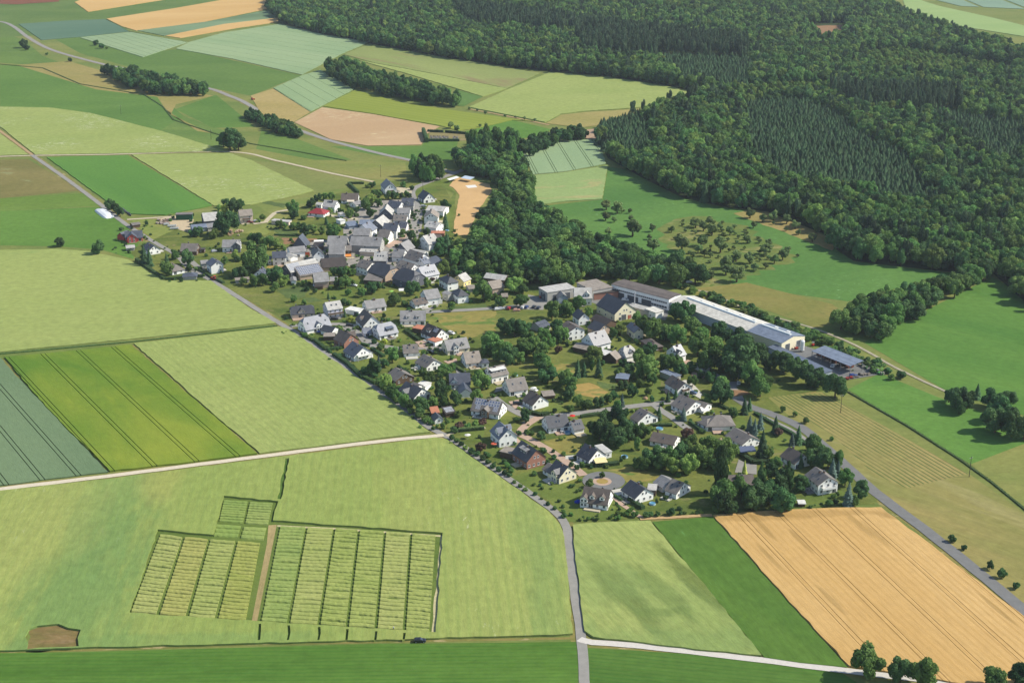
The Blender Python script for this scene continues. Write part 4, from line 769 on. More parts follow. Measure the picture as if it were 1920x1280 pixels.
byk = {k: [i for i, f in enumerate(forms) if f == k] for k in 'bdlcn'}
ng = bpy.data.node_groups.new('wood_mass', 'GeometryNodeTree')
ng.interface.new_socket('Geometry', in_out='INPUT', socket_type='NodeSocketGeometry'); ng.interface.new_socket('Geometry', in_out='OUTPUT', socket_type='NodeSocketGeometry')
gi = ng.nodes.new('NodeGroupInput'); go = ng.nodes.new('NodeGroupOutput'); ip = ng.nodes.new('GeometryNodeInstanceOnPoints'); ci = ng.nodes.new('GeometryNodeCollectionInfo')
ci.inputs[0].default_value = pc; ci.inputs[1].default_value = True; ci.inputs[2].default_value = True
def named(nm, ty):
    n = ng.nodes.new('GeometryNodeInputNamedAttribute'); n.data_type = ty; n.inputs[0].default_value = nm; return n.outputs[0]
ng.links.new(gi.outputs[0], ip.inputs['Points']); ng.links.new(ci.outputs[0], ip.inputs['Instance']); ip.inputs['Pick Instance'].default_value = True
ng.links.new(named('ix', 'INT'), ip.inputs['Instance Index']); ng.links.new(named('sc', 'FLOAT_VECTOR'), ip.inputs['Scale']); ng.links.new(named('rz', 'FLOAT_VECTOR'), ip.inputs['Rotation'])
ng.links.new(ip.outputs[0], go.inputs[0])
def mass(name, rest, label, cat):
    """a wood that reads as one mass: (x, y, kind, width, height) for every tree in it"""
    me = bpy.data.meshes.new(name); me.from_pydata([(q[0], q[1], 0) for q in rest], [], [])
    me.attributes.new('sc', 'FLOAT_VECTOR', 'POINT').data.foreach_set('vector', [v for q in rest for v in (q[3], q[3], q[4])])
    me.attributes.new('ix', 'INT', 'POINT').data.foreach_set('value', [fr.choice(byk[q[2]]) for q in rest])
    me.attributes.new('rz', 'FLOAT_VECTOR', 'POINT').data.foreach_set('vector', [v for q in rest for v in (0, 0, fr.random() * 6.283)])
    fo = tag(link(name, me), label, cat, None, 'stuff'); fo.modifiers.new('trees', 'NODES').node_group = ng
mass('forest', rest, 'dense mixed forest covering the slope at upper right', 'forest')
for k in range(5):
    o = bpy.data.objects.new('form_%02d' % len(forms), PROTO['u'][k][0]); pc.objects.link(o); forms.append('u')
byk['u'] = [i for i, f in enumerate(forms) if f == 'u']
for name, poly, sp, w, h, kinds, label, sd in MASSES:
    rg = random.Random(sd); mass(name, [(p[0], p[1], rg.choice(kinds), w * rg.uniform(.75, 1.2), h * rg.uniform(.8, 1.15)) for p in scatter(poly, sp, sd)], label, 'wood')
FLOOR = plain('forest_floor', (62, 74, 44), 1, .05, .3, .05)
sheet('forest_floor', FOREST, FLOOR, z=ZL[0] + .1)
sheet('clearing', [(1505, 50), (1580, 48), (1590, 62), (1545, 78)], SOIL, amp=2, z=ZL[0] + .13)
print('forest trees', len(pts), 'rest', len(rest))
# ------------------------------------------------------------------ buildings
ROOFC = {'anth': ((70, 72, 78), .5, .5), 'grey': ((146, 144, 142), .6, .4), 'brown': ((104, 94, 86), .6, .4), 'pale': ((188, 185, 178), .65, .35), 'blue': ((122, 132, 148), .45, .5),
         'red': ((160, 56, 58), .55, .4), 'gloss': ((124, 128, 138), .40, .8), 'taupe': ((126, 119, 112), .6, .4), 'slate': ((84, 88, 98), .42, .6), 'glossd': ((100, 108, 122), .42, .7),
         'beige': ((212, 208, 196), .7, .3), 'terra': ((190, 124, 96), .7, .3), 'dark': ((70, 62, 58), .6, .4), 'white': ((224, 222, 214), .6, .4), 'tan': ((150, 140, 128), .65, .35)}
WALLC = {'white': (242, 241, 236), 'cream': (230, 220, 190), 'beige': (214, 196, 176), 'brick': (152, 110, 94), 'red': (188, 84, 78), 'grey': (170, 168, 162), 'wood': (96, 78, 62), 'stone': (178, 158, 138), 'slate': (96, 98, 106),
         'green': (44, 86, 62), 'yellow': (232, 216, 150), 'lilac': (206, 204, 214), 'tin': (160, 170, 180), 'orange': (200, 132, 96)}
def RM(k): return roof_mat(*ROOFC[k])
def WM(k): return plain('render_' + k, WALLC[k], .9, .2, .05, .5, k=.97, streak=3)
GLASS, _t, _b = newmat('window_glass'); _b.inputs['Base Color'].default_value = (.03, .04, .055, 1); _b.inputs['Roughness'].default_value = .12; _b.inputs['Specular IOR Level'].default_value = .6
FRAME = plain('window_frame', (232, 232, 228), .6, .3, .03)
DOORM = plain('door_wood', (96, 66, 48), .6, .3, .15)
PANEL, _t, _b = newmat('solar_cells'); _b.inputs['Base Color'].default_value = (.10, .12, .19, 1); _b.inputs['Roughness'].default_value = .2; _b.inputs['Specular IOR Level'].default_value = .8
ALU = plain('aluminium', (200, 202, 206), .4, .5, .04)
METAL = plain('painted_steel', (120, 122, 124), .5, .5, .06)
CHIM = plain('chimney_brick', (110, 92, 84), .9, .1, .15)
WMESH = {}
def window_mesh(w, h):
    k = (round(w, 1), round(h, 1))
    if k not in WMESH:
        mb = MB(); f = .09
        mb.box(-w / 2, -w / 2 + f, -.07, .02, 0, h, 0); mb.box(w / 2 - f, w / 2, -.07, .02, 0, h, 0); mb.box(-w / 2 + f, w / 2 - f, -.07, .02, 0, f, 0); mb.box(-w / 2 + f, w / 2 - f, -.07, .02, h - f, h, 0)
        if w > .95: mb.box(-.035, .035, -.06, .02, f, h - f, 0)
        mb.add([(-w / 2 + f, -.02, f), (w / 2 - f, -.02, f), (w / 2 - f, -.02, h - f), (-w / 2 + f, -.02, h - f)], [(0, 1, 2, 3)], 1)
        mb.box(-w / 2 - .05, w / 2 + .05, -.14, .02, -.06, -.003, 0)
        WMESH[k] = mb.mesh('window', [FRAME, GLASS])
    return WMESH[k]
def solid_from_top(mb, verts, faces, t):
    """close a roof surface into a slab of thickness t"""
    n = len(verts); ed = {}
    for f in faces:
        for i in range(len(f)):
            a, b = f[i], f[(i + 1) % len(f)]; ed.setdefault((min(a, b), max(a, b)), []).append((a, b))
    vs_ = list(verts) + [(x, y, z - t) for x, y, z in verts]
    fs = [tuple(f) for f in faces] + [tuple(i + n for i in reversed(f)) for f in faces]
    for k, l in ed.items():
        if len(l) == 1: a, b = l[0]; fs.append((b, a, a + n, b + n))
    mb.add(vs_, fs)
class Block:
    """one rectangular body: ridge along local x, half-length a, half-width b, eaves at h"""
    def __init__(s, root, M, a, b, h, pitch, kind, roofk, wallk, oh, rnd):
        s.root, s.M, s.a, s.b, s.h, s.k, s.kind, s.rnd = root, M, a, b, h, math.tan(R(pitch)), kind, rnd; s.pitch = R(pitch)
        s.roofk, s.wallk = roofk, wallk; s.oh = oh; t = .22; k = s.k; og = oh * .7; s.og = og
        mb = MB()
        A, B = a + og, b + oh; ze = h - k * oh
        if kind == 'g':
            solid_from_top(mb, [(-A, -B, ze), (A, -B, ze), (A, 0, h + k * b), (-A, 0, h + k * b), (A, B, ze), (-A, B, ze)], [(0, 1, 2, 3), (3, 2, 4, 5)], t)
        elif kind == 'h':
            A = a + oh; e = max(a - b, .05) if a >= b else .05; zr = h + k * b if a >= b else h + k * a
            if a < b: e2 = b - a; solid_from_top(mb, [(-A, -B, ze), (A, -B, ze), (A, B, ze), (-A, B, ze), (0, -e2, zr), (0, e2, zr)], [(0, 1, 4), (1, 2, 5, 4), (2, 3, 5), (3, 0, 4, 5)], t)
            else: solid_from_top(mb, [(-A, -B, ze), (A, -B, ze), (A, B, ze), (-A, B, ze), (-e, 0, zr), (e, 0, zr)], [(0, 1, 5, 4), (1, 2, 5), (2, 3, 4, 5), (3, 0, 4)], t)
        elif kind == 'k':
            yc = b * .42; zc = h + k * (b - yc); e = A - yc * .9; zr = h + k * b; s.yc = yc
            solid_from_top(mb, [(-A, -B, ze), (A, -B, ze), (A, -yc, zc), (e, 0, zr), (-e, 0, zr), (-A, -yc, zc), (A, B, ze), (A, yc, zc), (-A, yc, zc), (-A, B, ze)],
                           [(0, 1, 2, 3, 4, 5), (6, 9, 8, 4, 3, 7), (2, 7, 3), (8, 5, 4)], t)
        elif kind == 'm':
            solid_from_top(mb, [(-A, -B, ze), (A, -B, ze), (A, B, h + k * (2 * b + oh)), (-A, B, h + k * (2 * b + oh))], [(0, 1, 2, 3)], t)
        else:
            f = .25; solid_from_top(mb, [(-a - f, -b - f, h + .25), (a + f, -b - f, h + .25), (a + f, b + f, h + .25), (-a - f, b + f, h + .25)], [(0, 1, 2, 3)], .35)
        s.roof = s.put('roof', mb, RM(roofk))
        # walls follow the underside of the roof
        mw = MB(); w = t * .5; n = 4
        def prof(end):
            if kind == 'g': return [(-b, h - w), (0, h + k * b - w), (b, h - w)]
            if kind == 'k': return [(-b, h - w), (-s.yc, h + k * (b - s.yc) - w), (s.yc, h + k * (b - s.yc) - w), (b, h - w)]
            if kind == 'm': return [(-b, h - w), (b, h + k * 2 * b - w)]
            return [(-b, h - w), (b, h - w)]
        zb = h - w if kind != 'm' else h + k * 2 * b - w
        mw.add([(-a, -b, 0), (a, -b, 0), (a, -b, h - w), (-a, -b, h - w)], [(0, 1, 2, 3)]); mw.add([(a, b, 0), (-a, b, 0), (-a, b, zb), (a, b, zb)], [(0, 1, 2, 3)])
        for sx in (1, -1):
            p = [(sx * a, -b, 0), (sx * a, b, 0)] + [(sx * a, y, z) for y, z in reversed(prof(sx))]
            mw.add(p, [tuple(range(len(p))) if sx > 0 else tuple(reversed(range(len(p))))])
        s.wall = s.put('wall', mw, WM(wallk))
    def put(s, name, mb, mat, parent=None):
        mb.v = [tuple(s.M @ Vector(p)) for p in mb.v]; return mb.build(name, mat, parent or s.root)
    def child(s, name, me, loc, rz=0, rx=0, parent=None):
        o = link(name, me, parent or s.root); o.matrix_local = s.M @ Matrix.Translation(loc) @ Matrix.Rotation(rz, 4, 'Z') @ Matrix.Rotation(rx, 4, 'X'); return o
    def zroof(s, y): return s.h + s.k * (s.b - abs(y)) if s.kind != 'm' else s.h + s.k * (y + s.b)
    def windows(s, sides='SEWN', dens=1.0, w=1.1, hh=1.25, door=True):
        rnd = s.rnd; st = max(1, int((s.h + .3) / 2.6))
        for sd in sides:
            ln = 2 * s.a if sd in 'SN' else 2 * s.b; n = max(1, int(ln / 3.1 * dens)); rz = {'S': 0, 'E': math.pi / 2, 'N': math.pi, 'W': -math.pi / 2}[sd]
            for f in range(st):
                for i in range(n):
                    if rnd.random() < .14: continue
                    u = (i + .5) / n * ln - ln / 2 + rnd.uniform(-.15, .15); z = .95 + 2.7 * f
                    ww, h2 = w, hh
                    if f == 0 and rnd.random() < .18: ww, h2, z = 1.9, 2.1, .12
                    if z + h2 > s.h - .15: h2 = max(.5, s.h - .2 - z)
                    p = {'S': (u, -s.b - .003, z), 'N': (-u, s.b + .003, z), 'E': (s.a + .003, u, z), 'W': (-s.a - .003, -u, z)}[sd]
                    s.child('window', window_mesh(ww, h2), p, rz)
            if sd in 'EW' and s.kind in 'gk' and s.k * s.b > 2.0:
                for u in ((-.9, .9) if s.b > 4 and s.k * s.b > 2.6 else (0,)):
                    p = (s.a + .003, u, s.h + .35) if sd == 'E' else (-s.a - .003, u, s.h + .35)
                    s.child('window', window_mesh(.95, 1.1), p, rz)
        if door:
            mb = MB(); mb.box(-.5, .5, -.06, .02, 0, 2.1, 0); mb.box(-.62, -.5, -.09, .02, 0, 2.2, 1); mb.box(.5, .62, -.09, .02, 0, 2.2, 1); mb.box(-.5, .5, -.09, .02, 2.1, 2.2, 1)
            WMESH.setdefault('door', mb.mesh('door', [DOORM, FRAME])); s.child('door', WMESH['door'], (s.a * .25, s.b + .003, 0), math.pi)
    def chimney(s, t, yf, hh=1.1):
        x, y = t * 2 * s.a, yf * s.b; z = s.zroof(y); mb = MB(); mb.box(x - .35, x + .35, y - .3, y + .3, z - .8, z + hh, 0); mb.box(x - .42, x + .42, y - .37, y + .37, z + hh, z + hh + .12, 1); mb.box(x - .15, x + .15, y - .12, y + .12, z + hh + .12, z + hh + .3, 1)
        mb.v = [tuple(s.M @ Vector(p)) for p in mb.v]; mb.build('chimney', [CHIM, METAL], s.roof)
    def on_slope(s, name, me, x, y):
        sd = -1 if y < 0 else 1
        return s.child(name, me, (x, y, s.zroof(y) + .06), 0, -sd * s.pitch if s.kind != 'm' else s.pitch, s.roof)
    def skylights(s, n, side=-1, f=.5, span=.6, w=.9, l=1.2):
        k = ('sky', w, l)
        if k not in WMESH:
            mb = MB(); mb.box(-w / 2, w / 2, -l / 2, l / 2, -.05, .04, 0); mb.add([(-w / 2 + .09, -l / 2 + .09, .045), (w / 2 - .09, -l / 2 + .09, .045), (w / 2 - .09, l / 2 - .09, .045), (-w / 2 + .09, l / 2 - .09, .045)], [(0, 1, 2, 3)], 1); WMESH[k] = mb.mesh('skylight', [METAL, GLASS])
        for i in range(n): s.on_slope('skylight', WMESH[k], (0 if n == 1 else (i / (n - 1) - .5)) * span * 2 * s.a, side * s.b * (1 - f))
    def panels(s, rows, cols, x0, x1, f0, f1, side=-1, pw=None):
        cw = (x1 - x0) * 2 * s.a / cols; sl = s.b / math.cos(s.pitch) if s.kind != 'm' else 2 * s.b / math.cos(s.pitch); rh = (f1 - f0) * sl / rows
        k = ('pan', round(cw, 2), round(rh, 2))
        if k not in WMESH:
            w, l = cw - .22, rh - .25; mb = MB(); mb.box(-w / 2, w / 2, -l / 2, l / 2, -.02, .05, 0); mb.add([(-w / 2 + .16, -l / 2 + .2, .055), (w / 2 - .16, -l / 2 + .2, .055), (w / 2 - .16, l / 2 - .2, .055), (-w / 2 + .16, l / 2 - .2, .055)], [(0, 1, 2, 3)], 1); WMESH[k] = mb.mesh('solar_panel', [ALU, PANEL])
        for r in range(rows):
            for c in range(cols):
                f = f0 + (r + .5) / rows * (f1 - f0); y = side * s.b * (1 - f) if s.kind != 'm' else -s.b + f * 2 * s.b
                o = s.on_slope('solar_panel', WMESH[k], (x0 + (c + .5) / cols * (x1 - x0)) * 2 * s.a - 0, y)
    def dormer(s, t, side, w, f=.25, hd=1.3, kind='g', proj=0.0, wallk=None, roofk=None, pitch=38):
        """gabled (g) or flat-sloped (s) dormer; f = 0 with proj makes a cross gable rising from the ground"""
        x = t * 2 * s.a; y0 = side * (s.b * (1 - f) + proj + (.06 if f == 0 else 0)); z0 = s.zroof(s.b * (1 - f)) - .15 if f > 0 else 0.0
        ze = (s.zroof(s.b * (1 - f)) + hd); zr = ze + (math.tan(R(pitch)) * w / 2 if kind == 'g' else .35)
        top = s.h + s.k * s.b; lim = 0.0
        yr = side * max(s.b - (zr - s.h) / s.k, .0) if s.k > .05 else 0; ye = side * max(s.b - (ze - s.h) / s.k, 0) if s.k > .05 else 0
        yin = min(yr * side, ye * side) * side * .95; yb = yin
        mw = MB(); hw = w / 2 - .18
        if kind == 'g': p = [(x - hw, z0), (x + hw, z0), (x + hw, ze - .1), (x, ze - .1 + math.tan(R(pitch)) * hw), (x - hw, ze - .1)]
        else: p = [(x - hw, z0), (x + hw, z0), (x + hw, ze), (x - hw, ze)]
        n = len(p); vs_ = [(q, y0, z) for q, z in p] + [(q, ye * .9 if abs(ye) > .01 else 0, z) for q, z in p]
        fs = [tuple(range(n)) if side < 0 else tuple(reversed(range(n)))] + [((i, n + i, n + (i + 1) % n, (i + 1) % n) if side < 0 else (i, (i + 1) % n, n + (i + 1) % n, n + i)) for i in range(n)]
        mw.add(vs_, fs); dm = s.put('dormer', mw, WM(wallk or s.wallk))
        mr = MB(); yo = y0 + side * .3
        if kind == 'g': V = [(x - w / 2 - .15, yo, ze - .15), (x, yo, zr), (x + w / 2 + .15, yo, ze - .15), (x - w / 2 - .15, yb, ze - .15), (x, yb, zr), (x + w / 2 + .15, yb, ze - .15)]; F = [(0, 1, 4, 3), (1, 2, 5, 4)]
        else: V = [(x - w / 2 - .1, yo, ze + .05), (x + w / 2 + .1, yo, ze + .05), (x + w / 2 + .1, yb, zr + .15), (x - w / 2 - .1, yb, zr + .15)]; F = [(0, 1, 2, 3)]
        if side < 0: pass
        else: F = [tuple(reversed(q)) for q in F]
        if kind == 'g': F = [tuple(reversed(q)) for q in F]
        solid_from_top(mr, V, F, .16); s.put('dormer_roof', mr, RM(roofk or s.roofk), dm)
        nwin = 1 if w < 3 else 2
        zw = (z0 + .35) if f > 0 else max(s.h - .1, .9)
        for i in range(nwin):
            u = x + (i - (nwin - 1) / 2) * w * .42
            hh = min(1.15, max(.5, ze - zw - .1)) if f > 0 else 1.1
            s.child('window', window_mesh(.9, hh), (u, y0 + side * .004, zw), 0 if side < 0 else math.pi, 0, dm)
            if f == 0: s.child('window', window_mesh(1.1, 1.25), (u, y0 + side * .004, .95), 0 if side < 0 else math.pi, 0, dm)
    def balcony(s, sd, z, w=4.0, d=1.4, wood='wood'):
        mb = MB(); mb.box(-w / 2, w / 2, -d, 0, z - .18, z, 0)
        for q in ((-w / 2, w / 2, -d, -d + .06), (-w / 2, -w / 2 + .06, -d + .06, 0), (w / 2 - .06, w / 2, -d + .06, 0)): mb.box(q[0], q[1], q[2], q[3], z, z + .95, 1)
        for x in (-w / 2 + .1, w / 2 - .1): mb.box(x - .07, x + .07, -d + .08, -d + .22, 0, z - .18, 0)
        L, rz = {'S': ((0, -s.b, 0), 0), 'E': ((s.a, 0, 0), math.pi / 2), 'W': ((-s.a, 0, 0), -math.pi / 2), 'N': ((0, s.b, 0), math.pi)}[sd]
        s.child('balcony', mb.mesh('balcony', [CONC, WM(wood)]), L, rz)
    def strip(s, z, hh, n, f0=.03, f1=.97, sd='S'):
        w = 2 * s.a * (f1 - f0) / n
        for i in range(n): s.child('window', window_mesh(round(w - .1, 1), hh), ((-1 + 2 * f0) * s.a + (i + .5) * w, -s.b - .003, z), 0)
    def gate(s, sd, u, w, h, col, z=0):
        mb = MB(); mb.box(-w / 2, w / 2, -.06, .02, z + .02, h, 0); mb.box(-w / 2 - .12, -w / 2, -.09, .02, z, h + .12, 1); mb.box(w / 2, w / 2 + .12, -.09, .02, z, h + .12, 1); mb.box(-w / 2, w / 2, -.09, .02, h, h + .12, 1)
        for i in range(1, 4): mb.box(-w / 2, w / 2, -.08, -.06, z + i * (h - z) / 4 - .03, z + i * (h - z) / 4 + .03, 0)
        L, rz = {'S': ((u, -s.b, 0), 0), 'E': ((s.a, u, 0), math.pi / 2), 'W': ((-s.a, u, 0), -math.pi / 2), 'N': ((u, s.b, 0), math.pi)}[sd]
        s.child('gate', mb.mesh('gate', [col, FRAME]), L, rz)
BUILD = []; TERR = []
CATS = {'house': 'house', 'barn': 'barn', 'shed': 'shed', 'garage': 'garage', 'factory_hall': 'factory', 'carport': 'carport', 'workshop': 'workshop'}
def body(root, inv, c, x1, y1, x2, y2, depth, h, pitch, form, roofk, wallk, rnd, oh=.5):
    p1, p2 = uc(c, x1, y1, h), uc(c, x2, y2, h); u = (p2 - p1); u.z = 0; L = u.length; u.normalize(); v = Vector((-u.y, u.x, 0))
    if v.y < 0: v = -v
    o_ = 0.25 if form[0] == 'f' else oh
    L = max(L - 2 * o_ * .7, 2.0); depth = max(depth - o_, 1.5)
    ctr = (p1 + p2) / 2 + v * (depth / 2 + o_ * .6)
    if len(form) > 1 and form[1] == 'v': yaw = math.atan2(v.y, v.x); a, b = depth / 2, L / 2
    else: yaw = math.atan2(u.y, u.x); a, b = L / 2, depth / 2
    if root is None:
        root = empty(rnd, (ctr.x, ctr.y, 0), yaw); inv = (Matrix.Translation((ctr.x, ctr.y, 0)) @ Matrix.Rotation(yaw, 4, 'Z')).inverted(); return root, inv
    M = inv @ Matrix.Translation((ctr.x, ctr.y, 0)) @ Matrix.Rotation(yaw, 4, 'Z')
    return Block(root, M, a, b, h, pitch, form[0], roofk, wallk, oh, random.Random(int(x1 * 13 + y1)))
def bld(name, c, x1, y1, x2, y2, depth, h, pitch, form, roofk, wallk, label, wings=(), win=1.0, ops=(), oh=.5):
    if c in 'CDE': depth *= 1.16
    """a building from its near eaves line (photo points at eaves height) and its depth in metres"""
    root, inv = body(None, None, c, x1, y1, x2, y2, depth, h, pitch, form, roofk, wallk, name, oh)
    bl = body(root, inv, c, x1, y1, x2, y2, depth, h, pitch, form, roofk, wallk, name, oh)
    if win: bl.windows('SEWN', win, door=name == 'house')
    if name == 'house':
        if not any(o[0] == 'chimney' for o in ops): bl.chimney(bl.rnd.uniform(-.25, .25), bl.rnd.choice((-.15, .15)), bl.rnd.uniform(.6, 1.1))
        if form[0] in 'gk' and not any(o[0] in ('skylights', 'panels', 'dormer') for o in ops) and bl.rnd.random() < .7: bl.skylights(bl.rnd.choice((1, 2, 2, 3)), -1 if bl.rnd.random() < .6 else 1, bl.rnd.uniform(.35, .6), .45)
        TERR.append((root, bl))
    for o in ops: getattr(bl, o[0])(*o[1:-1] if isinstance(o[-1], dict) else o[1:], **(o[-1] if isinstance(o[-1], dict) else {}))
    for wg in wings:
        wb = body(root, inv, *wg[:11], None, oh)
        if win: wb.windows('SE', win, door=False)
        for o in (wg[11] if len(wg) > 11 else ()): getattr(wb, o[0])(*o[1:])
    tag(root, label, CATS[name]); BUILD.append((root, label, proj(root.location.x, root.location.y, 0), max(bl.a, bl.b)))
    return bl
H = 'house'; GATE = plain('gate_red', (176, 84, 50), .7, .2, .1); GATEW = plain('gate_white', (226, 226, 220), .6, .3, .04); GATEG = plain('gate_grey', (96, 100, 106), .6, .3, .08)
ch = lambda t=.1, y=.15, h=1.0: ('chimney', t, y, h)
# north-west farms and houses
bld(H, 'A', 330, 772, 537, 757, 9, 3.0, 40, 'gu', 'slate', 'red', 'red-walled house with blue-grey roofs, beside the field road', [('A', 235, 740, 318, 752, 7, 3.0, 40, 'gv', 'slate', 'red')], 1, [('dormer', -.12, -1, 6.5, 0, 1.0, 'g', 3.0), ch(-.3)])
bld('shed', 'A', 415, 622, 512, 607, 6, 2.4, 15, 'gu', 'taupe', 'wood', 'small dark field shed, alone beside the road above the red house', win=0)
bld('shed', 'A', 342, 885, 448, 876, 4.5, 2.3, 8, 'mu', 'pale', 'grey', 'small grey garden shed, below the red house', win=.5)
bld(H, 'A', 595, 918, 742, 893, 11, 3.2, 35, 'gv', 'anth', 'white', 'white gabled house, with two spruces at its front', ops=[ch(.0, .3)])
bld(H, 'A', 868, 1152, 1018, 1122, 13, 2.7, 28, 'hv', 'taupe', 'white', 'hipped bungalow, inside the clipped hedge at the barley edge', ops=[ch(.1, .1, .8)])
bld('carport', 'A', 985, 1212, 1155, 1204, 7.5, 2.4, 24, 'hu', 'slate', 'grey', 'low hipped carport, behind the long hedge', win=0)
bld(H, 'A', 1310, 1092, 1462, 1070, 10, 5.4, 32, 'gv', 'slate', 'white', 'tall white gabled house, beside the tractor on the road', [('A', 1200, 1060, 1290, 1050, 5, 4, 30, 'gu', 'grey', 'grey')])
bld(H, 'A', 958, 915, 1152, 918, 10, 3.2, 38, 'gu', 'taupe', 'wood', 'brown-walled house with dark roof, left of the big lone tree', [('A', 1152, 905, 1238, 905, 4, 2.3, 5, 'fu', 'dark', 'wood')], ops=[ch(-.1, .1)])
bld('barn', 'A', 1232, 575, 1405, 560, 15, 4.6, 28, 'gu', 'pale', 'slate', 'large farm barn with pale roof, at the north-west farm', win=.4)
bld('shed', 'A', 908, 505, 1100, 500, 5, 4.2, 4, 'fu', 'taupe', 'green', 'dark green silage shed, left end of the north-west farm', win=0)
bld('shed', 'A', 1098, 660, 1272, 642, 9, 3.4, 18, 'gu', 'blue', 'tin', 'blue metal roofed shed, front of the north-west farm', win=.3)
bld('shed', 'A', 1272, 652, 1380, 638, 7, 3.0, 8, 'mu', 'grey', 'grey', 'low grey lean-to, behind the huge farm tree', win=.3)
bld(H, 'B', 300, 516, 456, 502, 9, 5.8, 36, 'gu', 'tan', 'beige', 'beige two-storey farmhouse, with balcony beside the huge farm tree', ops=[('balcony', 'S', 2.8, 5), ch(-.2)])
bld(H, 'B', 1075, 478, 1262, 496, 10, 2.8, 28, 'hu', 'red', 'white', 'bungalow with bright red hipped roof, beside the gravel drive')
bld(H, 'B', 1240, 402, 1388, 416, 9, 4.6, 40, 'gu', 'pale', 'white', 'white house with pale roof and dark collectors, behind the red-roofed bungalow', [('B', 1165, 385, 1235, 390, 6, 3, 20, 'gu', 'pale', 'white')], ops=[('skylights', 4, -1, .7, .35, .9, 1.6)])
bld('shed', 'B', 660, 573, 862, 590, 5, 2.7, 5, 'fu', 'pale', 'beige', 'long flat-roofed garden shed, left of the red-roofed bungalow', win=.5)
bld(H, 'B', 95, 870, 300, 868, 10, 3.8, 36, 'gu', 'grey', 'white', 'grey-roofed house with cross gable, beside the big lone tree', ops=[('dormer', .36, -1, 5, 0, 1.2, 'g', 1.5, 'slate'), ch(.1)])
bld(H, 'B', 670, 996, 832, 990, 9, 5.4, 34, 'gu', 'slate', 'white', 'white two-storey house with six windows, right of the big lone tree', [('B', 618, 1010, 664, 1008, 6, 4, 20, 'gu', 'slate', 'white')], ops=[ch(-.15, .1)])
bld('barn', 'B', 875, 936, 1066, 917, 11, 4.0, 22, 'gu', 'grey', 'white', 'white barn with red gate, behind the white two-storey house', win=.4, ops=[('gate', 'S', 6, 3, 3.2, GATE)])
bld('garage', 'B', 880, 996, 972, 978, 8, 3.0, 22, 'gv', 'pale', 'white', 'small white gabled garage, in front of the red-gated barn', win=.5)
bld(H, 'B', 1140, 972, 1272, 962, 11, 4.8, 45, 'gv', 'anth', 'white', 'white steep-gabled house, right of the red-gated barn', ops=[ch(.2, .2)])
bld('barn', 'B', 897, 850, 1062, 858, 9, 1.6, 52, 'gv', 'slate', 'slate', 'steep dark pointed barn, at the bare soil strip', win=0)
bld('barn', 'E', 380, 598, 858, 492, 10, 4.6, 33, 'gu', 'pale', 'slate', 'long barn with upper solar rows, right of the white two-storey house', win=.3, ops=[('panels', 5, 8, -.49, -.1, .1, .95)])
bld('barn', 'E', 532, 664, 935, 600, 9, 3.2, 17, 'mu', 'taupe', 'stone', 'low solar-covered barn, stepping down in front of the long barn', win=0, ops=[('panels', 5, 12, -.48, .48, .08, .95)])
bld('barn', 'E', 762, 755, 1006, 735, 9.5, 4.6, 36, 'gu', 'grey', 'stone', 'grey gabled barn, in front of the solar roofs', [('E', 1010, 740, 1140, 735, 5, 2.6, 12, 'mu', 'grey', 'grey')], win=.4)
bld('shed', 'E', 768, 833, 908, 824, 4, 2.3, 4, 'mu', 'dark', 'wood', 'black garden shed, at the foot of the grey gabled barn', win=0)
bld('garage', 'E', 385, 742, 482, 736, 7, 2.6, 24, 'gv', 'grey', 'white', 'small white hut, below the solar barns beside green bushes', win=0)
bld('barn', 'E', 985, 305, 1246, 305, 12, 5.0, 38, 'gu', 'grey', 'grey', 'big grey barn, behind the brown-roofed barn in the old core', win=.3)
bld('barn', 'E', 960, 155, 1280, 158, 11, 5.4, 34, 'gu', 'grey', 'grey', 'long grey barn, rearmost of the two stacked grey barns', win=.2, ops=[ch(.1, -.2)])
bld('barn', 'E', 895, 522, 1288, 488, 10, 3.2, 36, 'gu', 'dark', 'stone', 'brown-roofed barn with pale verge line, above the orchard gardens', win=.3)
bld(H, 'E', 1255, 250, 1362, 246, 9, 5.2, 20, 'gu', 'taupe', 'wood', 'narrow brown house, with the orange awning', win=.7)
# old core, upper part
bld(H, 'C', 648, 276, 836, 263, 14, 4.8, 42, 'gv', 'slate', 'white', 'topmost white house with dark gable, beside the power pole', ops=[('balcony', 'W', 2.8, 4)])
bld(H, 'C', -10, 440, 252, 440, 10, 2.9, 34, 'gu', 'brown', 'white', 'brown-roofed bungalow with white awning, below the clipped hedge plot', ops=[ch(-.2, -.1)])
bld(H, 'C', 1235, 432, 1412, 410, 10, 3.2, 44, 'gv', 'anth', 'white', 'small white gabled house, left of the sports ground', win=.8)
bld('barn', 'C', 1260, 592, 1532, 612, 12, 4.2, 15, 'gu', 'pale', 'white', 'pale low-roofed barn, below the small gabled house', win=.3)
bld(H, 'C', 1235, 698, 1452, 700, 10, 5.0, 34, 'gv', 'tan', 'white', 'white gable-fronted house, facing the street near the sports ground', win=.9)
bld(H, 'C', 1235, 832, 1422, 862, 10, 4.0, 24, 'gu', 'pale', 'white', 'pale-roofed house, in front of the white gable-fronted house', win=.6)
bld('garage', 'C', 1345, 945, 1548, 945, 5.5, 2.5, 3, 'fu', 'terra', 'brick', 'reddish flat garage with white edge, beside the blue paddling pool', win=0)
bld('shed', 'C', 1335, 1036, 1482, 1040, 9, 3.0, 26, 'gu', 'brown', 'grey', 'brown-roofed outbuilding, behind tall dark conifers', win=.3)
bld(H, 'C', 1132, 1042, 1312, 1104, 8, 5.2, 36, 'gv', 'pale', 'white', 'narrow white house seen corner-on, left of the dark conifers', win=.7)
